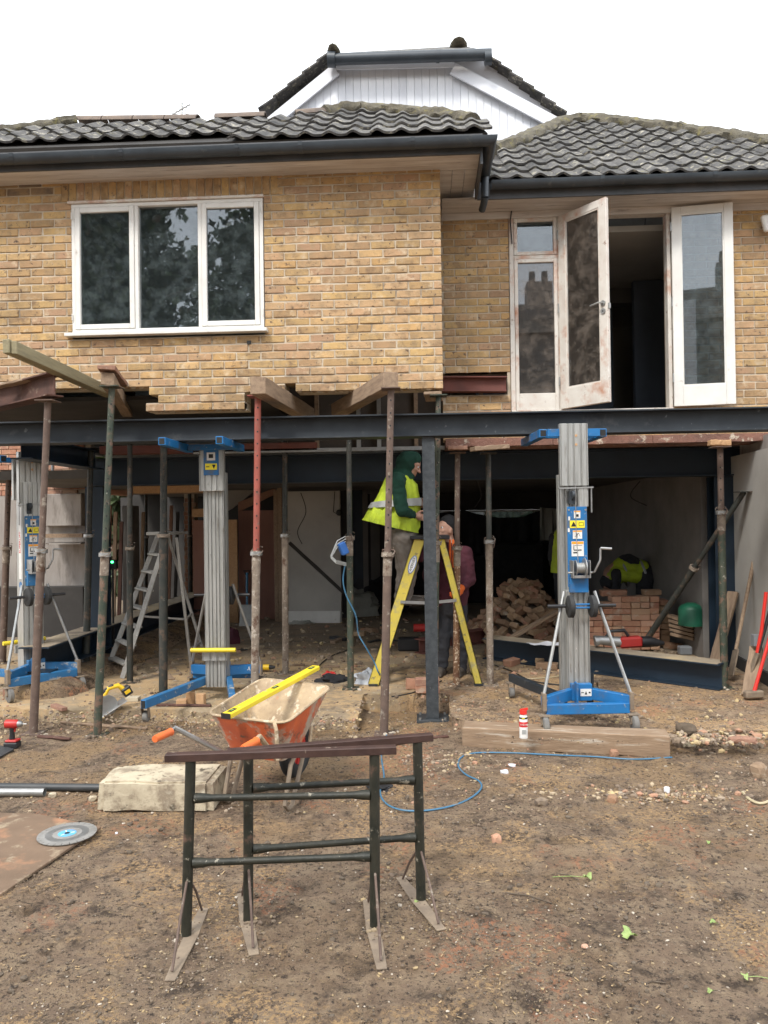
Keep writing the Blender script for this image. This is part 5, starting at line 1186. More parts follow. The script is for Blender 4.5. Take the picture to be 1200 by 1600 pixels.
AL = thing('aluminium_stepladder', tuple(G(240, 1060, SZ)), 'dull aluminium stepladder standing open between the left props', 'stepladder')
A0, A1 = P(262, 833, 8.0), G(180, 1066, SZ); B0, B1 = P(246, 833, 8.5), G(150, 1040, SZ)
A1 = Vector((A1.x, 7.72, SZ)); B1 = Vector((A1.x-.33, 8.12, SZ)); B0 = Vector((A0.x-.21, 8.34, A0.z))
C0, C1 = A0+Vector((.06, .04, -.02)), G(299, 1045, SZ); D0, D1 = B0+Vector((.10, .02, -.02)), C1+Vector((-.05, .75, 0))
D1 = P(322, 1010, C1.y+.45); D1.z = SZ
C0 = P(276, 840, 8.1); D0 = P(262, 835, 8.45)
for a, b_, w_ in ((A0, A1, .065), (B0, B1, .065), (C0, C1, .04), (D0, D1, .04)):
    MB().bar(a, b_, w_*.8, .022, (0, -1, 0)).build('rail', M_['aludirty'], AL, bevel=.003)
for i in range(1, 8):
    f_ = i/8.0+.03; a = A0.lerp(A1, f_); b_ = B0.lerp(B1, f_); MB().bar(a, b_, .085, .022).build('tread', M_['aludirty'], AL, bevel=.003)
for f_ in (.3, .62, .85): MB().bar(C0.lerp(C1, f_), D0.lerp(D1, f_), .02, .02).build('rear_bar', M_['aludirty'], AL)
MB().bar(A0.lerp(A1, .58), C0.lerp(C1, .62), .012, .02).build('spreader', M_['aludirty'], AL)
mid = (A0+B0+C0+D0)/4; MB().box(mid+Vector((0, 0, .015)), (.22, .5, .035), Matrix.Rotation(R(-12), 3, 'Z')).build('top_cap', M_['aludirty'], AL, bevel=.004)

# trestles ------------------------------------------------------------
def trestle(l_px, r_px, top_l, top_r, rails, feet, label, lean=(0, 0)):
    L = G(*l_px, 0); Rr = G(*r_px, 0); L.z = surf(L.x, L.y)+.004; Rr.z = surf(Rr.x, Rr.y)+.004
    t = thing('trestle', tuple(L), label, 'trestle', 'steel trestles in the yard')
    Lt = P(*top_l[0], L.y+lean[0]); Rt_ = P(*top_r[0], Rr.y+lean[1])
    for a, b_ in ((L, Lt), (Rr, Rt_)): 
        MB().tube([a, b_-Vector((0, 0, .008))], .0215, 14).build('leg', M_['trest'], t, smooth=True)
        MB().torus(a.lerp(b_, .5), .0, .0001, (0, 0, 1), 4, 3) if False else None
    ax = (Rt_-Lt).normalized(); y_ = Vector((0, 1, 0))
    e0 = P(*top_l[1], Lt.y); e1 = P(*top_r[1], Rt_.y); ln = (Rt_-Lt)
    e0 = Lt-ax*abs((e0-Lt).x); e1 = Rt_+ax*abs((e1-Rt_).x)
    pv = Vector((-ax.y, ax.x, 0)).normalized()
    m_ = MB(); m_.prism([e0-pv*.018+Vector((0, 0, .004)), e0+pv*.02+Vector((0, 0, .004)), e1+pv*.02+Vector((0, 0, .004)), e1-pv*.018+Vector((0, 0, .004))], (0, 0, 1), .006)
    m_.prism([e0-pv*.0185+Vector((0, 0, -.020)), e1-pv*.0185+Vector((0, 0, -.020)), e1-pv*.0185+Vector((0, 0, .01)), e0-pv*.0185+Vector((0, 0, .01))], pv, -.006)
    m_.build('top_rail', M_['trtop'], t, bevel=.0015)
    for yl, yr in rails:
        h1 = (l_px[1]-yl)/(l_px[1]-top_l[0][1]); h2 = (r_px[1]-yr)/(r_px[1]-top_r[0][1])
        a = L.lerp(Lt, h1); b_ = Rr.lerp(Rt_, h2); d = (b_-a).normalized(); Lg = (b_-a).length
        MB().tube([a+d*.02, a+d*.05, a+d*.09, b_-d*.09, b_-d*.05, b_-d*.02], [.021, .020, .0145, .0145, .020, .021], 12).build('cross_rail', M_['trest'], t, smooth=True)
    for (c, tp, (f0, f1)) in ((L, Lt, feet[0]), (Rr, Rt_, feet[1])):
        p0 = G(*f0, 0); p1 = G(*f1, 0); p0.z = surf(p0.x, p0.y)+.001; p1.z = surf(p1.x, p1.y)+.001; FEET.extend([p0.copy(), p1.copy(), (p0+p1)/2, (p0+p1)/2])
        d = (p1-p0).normalized(); nn = Vector((-d.y, d.x, 0)).normalized()
        m_ = MB(); vs = []; mid_ = (p0+p1)/2; tt = (c-p0).dot(d)/(p1-p0).length
        pts = [(p0, .017), (p0.lerp(p1, max(.1, tt)), .028), (p1, .017)]
        m_.prism([pts[0][0]-nn*.02, pts[1][0]-nn*.03, pts[2][0]-nn*.02, pts[2][0]+nn*.02, pts[1][0]+nn*.03, pts[0][0]+nn*.02], (0, 0, 1), .006)
        m_.build('foot_plate', M_['mudsteel'], t, bevel=.0015)
        ax_ = (tp-c).normalized(); j = c+ax_*.26
        for e in (p0, p1):
            k = c+(e-c)*.86; MB().tube([k+Vector((0, 0, .012)), k.lerp(j, .5)+(e-c).normalized()*.012, j-ax_*.02, j+ax_*.05], .0055, 6).build('brace_rod', M_['pbrown'], t, smooth=True)
    return t
trestle((291, 1463), (586, 1452), ((298, 1180), (260, 1176)), ((585, 1170), (619, 1168)), ((1248, 1243), (1350, 1341)), (((265, 1536), (319, 1420)), ((597, 1520), (574, 1408))), 'nearer steel trestle with its top bar below the wheelbarrow')
trestle((388, 1440), (658, 1408), ((388, 1172), (356, 1168)), ((652, 1151), (676, 1145)), ((1232, 1218), (1328, 1308)), (((397, 1493), (377, 1398)), ((690, 1459), (625, 1371))), 'farther steel trestle set askew behind the first one')

# wheelbarrow ---------------------------------------------------------
zA, zC = .56, .63
A = G(322, 1116, zA); B = G(446, 1131, zA); C = G(519, 1073, zC); D = G(409, 1060, zC)
gc = (A+B+C+D)/4
wb = thing('wheelbarrow', (gc.x, gc.y, 0), 'orange wheelbarrow crusted with mortar behind the trestles', 'wheelbarrow')
u = ((C+D)/2-(A+B)/2); u.z = 0; u.normalize(); v = Vector((u.y, -u.x, 0))
def rc(q): return Vector(q)
def inset(q, du, dv, z): return Vector((q.x, q.y, 0))+u*du+v*dv+Vector((0, 0, z))
bA, bB, bC, bD = inset(A, .12, .08, .30), inset(B, .12, -.08, .30), inset(C, -.30, -.07, .33), inset(D, -.30, .07, .33)
def ringpts(c4_, r=.09, n=5):
    out = []
    for i in range(4):
        p = c4_[i]; a = c4_[i-1]; b_ = c4_[(i+1) % 4]; da = (a-p).normalized()*r; db = (b_-p).normalized()*r
        for k in range(n):
            s_ = k/(n-1); out.append((p+da)*(1-s_)**2+p*2*s_*(1-s_)+(p+db)*s_**2)
    return out
levels = [(0, .085), (.12, .085), (.5, .08), (.85, .075), (1.0, .06)]
rings = []
top4, bot4 = [A, B, C, D], [bA, bB, bC, bD]
for f_, r_ in levels: rings.append(ringpts([t_.lerp(b_, f_) for t_, b_ in zip(top4, bot4)], r_))
cen = sum(rings[-1], Vector())/20
def bowl(inner):
    rr = []
    for rg in rings:
        c_ = sum(rg, Vector())/len(rg); rr.append([p+(c_-p).normalized()*.006*inner+Vector((0, 0, .004*inner)) for p in rg])
    n = 20; vs = [q for rg in rr for q in rg]+[cen+Vector((0, 0, .004*inner))]; fs = [(i*n+k, i*n+(k+1) % n, (i+1)*n+(k+1) % n, (i+1)*n+k) for i in range(len(rr)-1) for k in range(n)]
    fs += [((len(rr)-1)*n+k, (len(rr)-1)*n+(k+1) % n, len(vs)-1) for k in range(n)]
    return MB().add(vs, fs)
o = bowl(0).build('tray', M_['orange'], wb, smooth=True)
bowl(1).build('mortar_skin', M_['cement'], wb, smooth=True)
rp_ = rings[0]; MB().tube(rp_+[rp_[0]], .008, 6, False).build('tray_rim', M_['cement'], wb, smooth=True)
b = MB(); b.ell(cen+Vector((0, 0, .012))-u*.05, (.13, .10, .022), 14, 6); b.ell(cen+Vector((.08, -.04, .01)), (.07, .06, .02), 10, 6); b.build('mud_lump', M_['dirt'], wb, smooth=True)
wc = Vector((G(462, 1215, 0).x, G(462, 1215, 0).y, .19))
w_ = MB(); w_.torus(wc, .135, .05, v, 26, 10); wo = w_.build('wheel', M_['black'], wb, smooth=True)
b = MB(); b.tube([wc-v*.03, wc-v*.012, wc+v*.012, wc+v*.03], [.10, .06, .06, .10], 20); b.cyl(wc-v*.10, wc+v*.10, .011, n=8)
for k in range(9):
    a_ = 2*math.pi*k/9; rd = u*math.cos(a_)+Vector((0, 0, 1))*math.sin(a_); b.bar(wc+v*.034+rd*.03, wc+v*.034+rd*.095, .012, .008, v)
b.build('rim', M_['redtool'], wo, smooth=True)
gl_ = G(246, 1153, .50); gR = inset(gl_, -.02, .56, .50)
for s, gpt in ((-1, gl_), (1, gR)):
    sd_ = v*s
    ba = Vector((wc.x, wc.y, 0))+sd_*.09
    mid1 = Vector((gc.x, gc.y, 0))+sd_*.17-u*.28
    pts = [gpt+u*.10, gpt+u*.16+Vector((0, 0, .015)), Vector((mid1.x, mid1.y, .33)), Vector((gc.x, gc.y, .285))+sd_*.14, ba+Vector((0, 0, .22))+u*-.02, ba+Vector((0, 0, .19))]
    MB().tube([gpt]+pts, .015, 8).build('handle_tube', M_['galv'] if s < 0 else M_['cement'], wb, smooth=True)
    MB().tube([gpt-u*.025, gpt, gpt+u*.11, gpt+u*.125], [.019, .021, .021, .024], 12).build('grip', M_['ograb'], wb, smooth=True)
    lg = Vector((gc.x, gc.y, 0))+sd_*.2-u*.22; FEET.append(lg.copy())
    MB().tube([Vector((lg.x, lg.y, .32))+u*.16, Vector((lg.x, lg.y, .26))+u*.06, Vector((lg.x, lg.y, .05))-u*.02, Vector((lg.x, lg.y, .015))+u*.02, Vector((lg.x, lg.y, .02))+u*.07, Vector((lg.x, lg.y, .28))+u*.24], .014, 8).build('leg', M_['mudsteel'], wb, smooth=True)
    MB().tube([Vector((gc.x, gc.y, .30))+sd_*.2+u*.1, Vector((wc.x, wc.y, .36))+sd_*.12, Vector((wc.x, wc.y, .40))+u*.2+sd_*.06], .011, 8).build('nose_bar', M_['cement'], wb, smooth=True)
MB().tube([A.lerp(B, .88)+Vector((0, 0, .0))-u*.012, A.lerp(B, .93)-u*.04+Vector((0, 0, -.03)), A.lerp(B, .93)-u*.03+Vector((0, 0, -.20))], .011, 8).build('tray_bracket', M_['cement'], wb, smooth=True)
# spirit level
l0 = G(353, 1119, zA+.04); l1 = G(494, 1043, zC+.06)
lv = thing('spirit_level', tuple(l0), 'long yellow spirit level resting across the wheelbarrow', 'spirit level')
MB().bar(l0, l1, .06, .03).build('level_body', M_['yellow'], lv, bevel=.004)
x_, d_, z_ = basis(l1-l0)
for f_ in (.06, .5, .94):
    c = l0.lerp(l1, f_)+z_*.0155; b = MB(); b.bar(c-d_*.03, c+d_*.03, .03, .0015); b.build('vial_window', M_['ink'], lv)
    MB().bar(c-d_*.012+z_*.001, c+d_*.012+z_*.001, .012, .003).build('vial', M_['leafg'], lv)
MB().bar(l0-d_*.004, l0+d_*.001, .062, .032).build('end_cap', M_['blackp'], lv)
# ------------------------------------------------------------------ bricks: stack and heap
RB = [brick_mesh('brick', M_['redbrick'], seed=20+i, bev=.004, jit=.004) for i in range(4)]
PB = [brick_mesh('brick', M_['pilebrick'], seed=40+i, bev=.006, jit=.007) for i in range(4)]
sy = 9.15
s0, s1 = P(921, 1008, sy), P(1032, 1008, sy)
zst = SZ+.015
rows = 9; hw = (s1.x-s0.x)/8
n = 0
LS = 'red brick laid in the neat stack behind the lift winch'
for r in range(rows):
    z = zst+.034+r*.070
    if z+.03 > P(950, 925, sy).z+.08: break
    x = s0.x-.16; k = 0
    while x < s1.x-.03:
        stretch = (r % 3 == 2 and k % 3 == 1) or random.random() < .12
        w_ = .216 if stretch and x+.216 < s1.x else .1065
        if not (r > rows-3 and x < s0.x+(r-rows+3)*.12):
            o = share('brick', RB[n % 4], None, (x+w_/2, sy+(.051 if w_ > .2 else .107)+random.uniform(-.012, .012), z), (0, random.uniform(-.015, .015), (0 if w_ > .2 else R(90))+random.uniform(-.03, .03)))
            tag(o, LS, 'brick', 'bricks in the neat stack'); n += 1
        x += w_+.002; k += 1
for r in range(rows-1):     # side column to the right, set back
    o = share('brick', PB[r % 4], None, (s1.x+.13, sy+.33+random.uniform(-.01, .01), zst+.034+r*.07), (0, 0, R(90)+random.uniform(-.05, .05)))
    tag(o, 'shaded brick in the column set back at the right end of the stack', 'brick', 'bricks at the right end of the stack')
for x, dz, a in ((s0.x+.30, 0, .1), (s0.x+.40, .0, -.2), (s1.x-.02, -.0, .1)):
    o = share('brick', PB[0], None, (x, sy+.25, zst+.07*rows+.02), (0, 0, a)); tag(o, 'loose brick lying on top of the neat stack', 'brick', 'bricks on top of the stack')
# heap: bricks tumbled over a mound
rnd = random.Random(11); hc = P(815, 1000, 10.0); hc.z = SZ
LH = 'old brick tumbled in the heap left of the lift mast'
def mound(x, y):
    dx = (x-hc.x)/.66; dy = (y-hc.y-.35)/.85; q = max(0, 1-math.sqrt(dx*dx+dy*dy)); skew = 1+.25*max(-1, min(1, dx)); return SZ+.80*min(q, .8)**.75*1.05*skew
cnt = 0
for ly in range(10):
    for i in range(22):
        x = hc.x+rnd.uniform(-.72, .72); y = hc.y+rnd.uniform(-.5, .7); z = mound(x, y)
        if z <= SZ+.01: continue
        if y > hc.y+.5: continue
        o = share('brick', PB[cnt % 4], None, (x, y, max(SZ+.045, z-.02)), (rnd.uniform(-.7, .7), rnd.uniform(-.6, .6), rnd.uniform(0, 3.14)))
        tag(o, LH, 'brick', 'bricks in the tumbled heap'); cnt += 1
mm = MB(); nn = 24; vs = []; fs = []
for j in range(nn+1):
    for i in range(nn+1):
        x = hc.x-.8+1.6*i/nn; y = hc.y-.7+2.0*j/nn; vs.append((x, y, mound(x, y)-.13))
for j in range(nn):
    for i in range(nn): a = j*(nn+1)+i; fs.append((a, a+1, a+nn+2, a+nn+1))
mm.add(vs, fs); tag(stuff(mm.build('brick_rubble', M_['bark'])), 'dusty rubble core of the brick heap', 'rubble')
# ------------------------------------------------------------------ people
def remesh(mb, name, mat, parent, vox=.012, sm=4, fold=None):
    if fold is None: fold = .011 if name in ('hooded_top', 'sweatshirt', 'trousers', 'sleeve', 'dark_clothing', 'vest') else 0
    o = mb.build('tmp', mat, parent)
    md = o.modifiers.new('r', 'REMESH'); md.mode = 'VOXEL'; md.voxel_size = vox
    s_ = o.modifiers.new('s', 'SMOOTH'); s_.factor = .5; s_.iterations = sm
    bpy.context.view_layer.update()
    me = bpy.data.meshes.new_from_object(o.evaluated_get(bpy.context.evaluated_depsgraph_get()))
    me.name = name
    if fold:
        nrs = [v_.normal.copy() for v_ in me.vertices]; cos_ = []
        for v_, n__ in zip(me.vertices, nrs):
            w_ = v_.co+parent.location; f_ = noise.noise(Vector((w_.x*9, w_.y*9, w_.z*17)))+.5*noise.noise(Vector((w_.x*20+w_.z*8, w_.y*20, w_.z*30)))
            cos_ += list(v_.co+n__*f_*fold)
        me.vertices.foreach_set('co', cos_); me.update()
    me.materials.clear(); me.materials.append(mat); me.polygons.foreach_set('use_smooth', [True]*len(me.polygons))
    bpy.data.objects.remove(o); r = bpy.data.objects.new(name, me); col.objects.link(r); r.parent = parent; return r
def hand(mb, wrist, dirn, side, curl=.8, s=1.0):
    # palm and five fingers; dirn = hand direction, side = towards the thumb
    d = Vector(dirn).normalized(); sd_ = Vector(side); sd_ = (sd_-d*sd_.dot(d)).normalized(); n_ = d.cross(sd_)
    pc = wrist+d*.045*s
    mb.ell(pc, (.042*s, .048*s, .018*s), 10, 8, Matrix((sd_, d, n_)).transposed())
    mb.cap(wrist-d*.03, pc, .026*s, .028*s, 8)
    for i, L in enumerate((.075, .082, .076, .060)):
        b_ = pc+d*.038*s+sd_*(.028-.019*i)*s; p = b_; dr = d; 
        for k, f_ in enumerate((.45, .32, .23)):
            a_ = curl*(.5+.45*k); dd = (d*math.cos(a_)+n_*math.sin(a_)); q = p+dd*L*f_*s; mb.cap(p, q, .0095*s-.0008*k, .0088*s-.0008*k, 8); p = q
    t0 = pc+sd_*.034*s-d*.02*s; t1 = t0+(d*.6+sd_*.55+n_*.35).normalized()*.035*s; t2 = t1+(d*.75+n_*.6).normalized()*.03*s
    mb.cap(t0, t1, .0125*s, .011*s, 8); mb.cap(t1, t2, .011*s, .0095*s, 8)
def face(mb, c, fwd, up, s=1.0):
    f = Vector(fwd).normalized(); u_ = Vector(up); u_ = (u_-f*u_.dot(f)).normalized(); r_ = f.cross(u_); rm = Matrix((r_, f, u_)).transposed()
    q = lambda x, y, z: c+r_*x*s+f*y*s+u_*z*s
    mb.ell(c+u_*.02*s, (.076*s, .094*s, .105*s), 16, 12, rm)
    mb.ell(q(0, .028, -.045), (.056*s, .062*s, .062*s), 12, 10, rm)          # jaw
    mb.ell(q(0, .072, -.088), (.024*s, .020*s, .018*s), 8, 6, rm)            # chin
    mb.cap(q(0, .092, .016), q(0, .112, -.026), .009*s, .014*s, 8)           # nose
    for k in (-1, 1):
        mb.ell(q(k*.013, .102, -.028), (.009*s, .009*s, .007*s), 8, 6, rm)
        mb.ell(q(k*.036, .072, -.02), (.022*s, .018*s, .020*s), 8, 6, rm)    # cheek
        mb.cap(q(k*.015, .088, .032), q(k*.05, .070, .034), .0095*s, .008*s, 8)   # brow
        mb.ell(q(k*.078, -.002, -.005), (.009*s, .020*s, .030*s), 8, 6, rm)  # ear
    mb.cap(q(-.020, .086, -.056), q(.020, .086, -.056), .0085*s, .0085*s, 8)  # lips
    mb.cap(q(-.017, .084, -.068), q(.017, .084, -.068), .0085*s, .0085*s, 8)
    return q, rm
def eyes(q, rm, par, s=1.0):
    for k in (-1, 1): MB().ell(q(k*.031, .082, .012), (.013*s, .010*s, .009*s), 8, 6, rm).build('eye', M_['inkw'], par, smooth=True)
    for k in (-1, 1): MB().ell(q(k*.031, .0905, .012), (.006*s, .004*s, .006*s), 8, 6, rm).build('pupil', M_['ink'], par, smooth=True)
    MB().cap(q(-.022, .0925, -.062), q(.022, .0925, -.062), .0022*s, .0022*s, 6).build('mouth_line', M_['maroon'], par)
def boot(mb, ank, fwd, z0):
    f = Vector((fwd[0], fwd[1], 0)).normalized(); rm = Matrix((Vector((f.y, -f.x, 0)), f, Vector((0, 0, 1)))).transposed()
    mb.cap(Vector((ank.x, ank.y, z0+.06)), Vector((ank.x, ank.y, z0+.17)), .052, .056, 10)
    mb.ell(Vector((ank.x, ank.y, z0+.045))+f*.06, (.050, .135, .045), 12, 8, rm); mb.box(Vector((ank.x, ank.y, z0+.016))+f*.055, (.088, .25, .03), rm)
def loft(rings, n=28, wob=0, seed=0):
    # rings: (centre, axisA, axisB); closed tube with caps
    vs = []; fs = []
    for j, (c, a, b_) in enumerate(rings):
        for k in range(n):
            t = 2*math.pi*k/n; p = Vector(c)+Vector(a)*math.cos(t)+Vector(b_)*math.sin(t)
            if wob: p += (p-Vector(c)).normalized()*wob*(noise.noise(Vector((k*.7, j*.6, seed)))+.6*noise.noise(Vector((k*1.7, j*.3, seed+4))))
            vs.append(p)
    for j in range(len(rings)-1):
        for k in range(n): fs.append((j*n+k, j*n+(k+1) % n, (j+1)*n+(k+1) % n, (j+1)*n+k))
    fs += [tuple(range(n)), tuple(range((len(rings)-1)*n, len(rings)*n))]
    return MB().add(vs, fs)

# man on the ladder, seen from his right side
Y0 = 7.60
pp = lambda x, y, dy=0.0: P(x, y, Y0+dy)
man = thing('person', tuple(pp(625, 945)), 'man in green hooded top and yellow hi-vis vest standing on the yellow ladder', 'person')
hd = pp(641, 727); nk = pp(630, 744); ch = pp(617, 772); pv_ = pp(629, 838)
body = MB()
q_, rm_ = face(body, hd, (1, -.05, -.45), (.35, 0, 1))
body.cap(hd-Vector((.02, 0, .03)), nk, .055, .06); body.cap(nk, ch, .09, .13); body.cap(ch, pv_, .13, .12)
sh = {}; el = {}; wr = {}
for k in (-1, 1):       # -1 = towards camera
    sh[k] = pp(621, 752, k*.18); el[k] = pp(628, 797, k*.20); wr[k] = pp(648, 805, k*.10)
    if k == 1: el[k] = pp(640, 792, .2); wr[k] = pp(657, 790, .08)
    body.cap(sh[k], el[k], .05, .042); body.cap(el[k], wr[k], .040, .028)
    hand(body, wr[k]+(wr[k]-el[k]).normalized()*.01, (wr[k]-el[k]).normalized()+Vector((0, 0, .1)), (0, 0, 1), .9)
hips, knee, ank = {}, {}, {}
for k in (-1, 1):
    hips[k] = pp(630, 842, k*.09); knee[k] = pp(640 if k < 0 else 632, 888, k*.10); ank[k] = pp(634 if k < 0 else 626, 931, k*.09)
    body.cap(hips[k], knee[k], .085, .058); body.cap(knee[k], ank[k], .052, .038)
    body.cap(ank[k]-Vector((0, 0, .03)), ank[k]+Vector((.08, 0, -.05)), .03, .022)
bo = remesh(body, 'body', M_['skin'], man, .008, 3)
eyes(q_, rm_, man)
b = MB(); b.cap(ch, pv_+Vector((0, 0, .05)), .155, .135); b.cap(nk, ch, .115, .155)
for k in (-1, 1): b.cap(sh[k], el[k], .068, .060); b.cap(el[k], wr[k]-(wr[k]-el[k])*.12, .057, .036); b.cap(nk-Vector((0, 0, .03)), sh[k], .075, .07)
b.cap(hd-Vector((.055, 0, .02)), hd+Vector((-.03, 0, .035)), .098, .112); b.cap(hd+Vector((-.035, 0, .03)), hd+Vector((.025, 0, .055)), .11, .088); b.cap(hd-Vector((.08, 0, .07)), nk-Vector((.05, 0, .0)), .075, .09)
remesh(b, 'hooded_top', M_['green'], man, .011, 4)
b = MB()
for k in (-1, 1): b.cap(hips[k], knee[k], .112, .088); b.cap(knee[k], ank[k]-Vector((0, 0, .02)), .082, .066); 
b.cap(pv_+Vector((0, 0, .05)), pv_-Vector((0, 0, .05)), .145, .14)
remesh(b, 'trousers', M_['trous'], man, .011, 3)
b = MB()
for k in (-1, 1): boot(b, ank[k], (1, 0), ank[k].z-.092)
remesh(b, 'boots', M_['boot'], man, .009, 2)
yv = Vector((0, 1, 0))
def vr(l, r, wy):     # ring from left and right silhouette points
    a = pp(*l); c = pp(*r); return ((a+c)/2, (c-a)/2, yv*wy)
vrings = [vr((607, 742), (632, 740), .10), vr((603, 750), (640, 745), .17), vr((596, 765), (650, 757), .20), vr((586, 782), (654, 775), .215), vr((576, 798), (655, 800), .23), vr((568, 809), (655, 822), .235), vr((566, 812), (654, 833), .235), vr((570, 811), (650, 832), .22), vr((590, 800), (640, 812), .1)]
loft(vrings, 56, .034, 3).build('vest', M_['hivis'], man, smooth=True)
def band(l0_, r0_, l1_, r1_, w0, w1, nm='reflective_band'):
    a = vr(l0_, r0_, w0); c = vr(l1_, r1_, w1); b_ = loft([a, c], 40, .022, 3); b_.f = b_.f[:-2]
    b_.build(nm, M_['tape'], man, smooth=True)
band((579.5, 785), (658.5, 778), (574.5, 794), (660, 790), .235, .245)
# armhole: sleeve drawn over the vest so the green arm shows on the camera side
b = MB(); k = -1; a_ = sh[k]+Vector((.0, -.075, -.02)); e_ = el[k]+Vector((0, -.075, 0)); w0_ = wr[k]+Vector((-.015, -.02, 0))
b.cap(sh[k]+Vector((0, -.01, .0)), a_, .085, .075); b.cap(a_, e_, .075, .064); b.cap(e_, w0_, .062, .038); remesh(b, 'sleeve', M_['green'], man, .010, 4)
# side pouch
b = MB(); c = pp(655, 850, -.05); b.cap(c, c-Vector((0, 0, .13)), .04, .055); b.cap(c+Vector((-.02, .25, .03)), c+Vector((-.02, .25, -.1)), .05, .05); remesh(b, 'tool_pouch', M_['maroon'], man, .012, 3)

# standing man looking up, front towards camera left
Y1 = 7.86
pq = lambda x, y, dy=0.0: P(x, y, Y1+dy)
m2 = thing('person', tuple(G(706, 1052, SZ)), 'man in maroon top, black beanie and orange gloves looking up beside the column', 'person'); m2.location = (pq(706, 1052).x, Y1, SZ)
hd = pq(696, 829); nk = pq(702, 853, .02); body = MB()
q_, rm_ = face(body, hd, (-.72, -.65, .26), (.18, .16, 1))
body.cap(hd+Vector((.02, .02, -.04)), nk, .056, .062); cht = pq(704, 885); plv = pq(704, 940); body.cap(nk-Vector((0, 0, .03)), cht, .10, .14); body.cap(cht, plv, .135, .13)
sh = {-1: pq(679, 864), 1: pq(727, 866)}; el = {-1: pq(671, 900, -.03), 1: pq(733, 905, -.02)}; wr = {-1: pq(676, 928, -.16), 1: pq(722, 918, -.20)}
for k in (-1, 1): body.cap(sh[k], el[k], .052, .043); body.cap(el[k], wr[k], .041, .028)
hips, knee, ank = {}, {}, {}
for k, (hx_, kx, ax_) in {-1: (695, 692, 690), 1: (715, 718, 720)}.items():
    hips[k] = pq(hx_, 945); knee[k] = pq(kx, 993, -.03); ank[k] = pq(ax_, 1036, 0); ank[k].z = SZ+.09
    body.cap(hips[k], knee[k], .088, .06); body.cap(knee[k], ank[k], .054, .038); body.cap(ank[k]-Vector((0, 0, .03)), ank[k]+Vector((-.02, -.08, -.05)), .03, .022)
b = MB()
for k in (-1, 1): hand(body, wr[k], (wr[k]-el[k]).normalized(), (k*-.5, -.5, .6), .8)
remesh(body, 'body', M_['skin'], m2, .008, 3); eyes(q_, rm_, m2)
b = MB(); b.cap(cht, plv+Vector((0, 0, .03)), .165, .16); b.cap(nk-Vector((0, 0, .055)), cht, .12, .16); b.cap(cht+Vector((-.04, 0, 0)), plv+Vector((-.03, 0, .03)), .15, .145); b.cap(cht+Vector((.05, 0, 0)), plv+Vector((.04, 0, .03)), .15, .145)
for k in (-1, 1): b.cap(nk-Vector((0, 0, .07)), sh[k], .09, .082); b.cap(sh[k], el[k], .080, .075); b.cap(el[k], wr[k]-(wr[k]-el[k])*.1, .072, .048)
b.torus(nk-Vector((0, 0, .0)), .072, .024, (0, .2, 1), 18, 8)
remesh(b, 'sweatshirt', M_['maroon'], m2, .011, 4)
b = MB(); b.cap(plv, plv-Vector((0, 0, .05)), .155, .15)
for k in (-1, 1): b.cap(hips[k], knee[k], .105, .08); b.cap(knee[k], ank[k], .076, .066)
remesh(b, 'trousers', M_['navy'], m2, .011, 3)
b = MB()
for k in (-1, 1): boot(b, ank[k], (-.3, -1), SZ-.0)
remesh(b, 'boots', M_['boot'], m2, .009, 2)
for k in (-1, 1):
    b = MB(); hand(b, wr[k], (wr[k]-el[k]).normalized(), (k*-.5, -.5, .6), .8, 1.22); b.cap(wr[k]-(wr[k]-el[k]).normalized()*.07, wr[k], .042, .036); remesh(b, 'glove', M_['oglove'], m2, .007, 2)
b = MB(); u__ = Vector((.18, .16, 1)).normalized(); b.cap(hd+u__*.072+Vector((.012, .012, 0)), hd+u__*.090+Vector((.02, .02, 0)), .090, .080); b.cap(hd+u__*.03+Vector((.03, .03, 0)), hd+u__*.06+Vector((.03, .03, 0)), .080, .088); remesh(b, 'beanie', M_['blackf'], m2, .009, 3)
for i, (x, dx) in enumerate(((703, 0), (708, .0))):
    a = pq(x, 843, -.2); b = MB(); b.bar(a, a+Vector((.0, 0, -.28)), .022, .02); tag(b.build('orange_tool', M_['oglove'], bevel=.004), ('left' if i == 0 else 'right')+' orange tool handle held up in front of the maroon top', 'tool', 'orange tools held by the standing man')

# bending figure far back on the right
Y2 = 10.6
pr_ = lambda x, y, dy=0.0: P(x, y, Y2+dy)
m3 = thing('person', (pr_(995, 990).x, Y2, SZ), 'bending worker in hi-vis vest and dark clothes behind the brick stack', 'person')
body = MB(); hd = pr_(950, 912); body.ell(hd, .10); nk = pr_(956, 897); mid_ = pr_(980, 882); pv_ = pr_(1008, 900)
body.cap(hd, nk, .06, .07); body.cap(nk, mid_, .12, .14); body.cap(mid_, pv_, .14, .14)
hipk = {}
for k in (-1, 1):
    e_ = pr_(962, 925, k*.2); w_ = pr_(958, 950, k*.15); s_ = pr_(963, 896, k*.17); body.cap(s_, e_, .05, .04); body.cap(e_, w_, .04, .03); hand(body, w_, (0, 0, -1), (-1, 0, 0))
    kn = pr_(1004, 945, k*.11); an = Vector((pr_(1012, 985).x, Y2+k*.11, SZ+.09)); body.cap(pr_(1008, 903, k*.09), kn, .09, .06); body.cap(kn, an, .055, .04); boot(body, an, (-1, 0), SZ)
    hipk[k] = (kn, an, s_, e_, w_)
remesh(body, 'body', M_['skin'], m3, .012, 3)
b = MB(); b.ell(hd+Vector((0, 0, .02)), .112)
for k in (-1, 1): kn, an, s_, e_, w_ = hipk[k]; b.cap(s_, e_, .072, .06); b.cap(e_, w_, .058, .045); b.cap(pr_(1008, 903, k*.09), kn, .125, .09); b.cap(kn, an, .085, .07); boot(b, an, (-1, 0), SZ-.001)
b.cap(mid_, pv_, .15, .165)
remesh(b, 'dark_clothing', M_['navy'], m3, .014, 3)
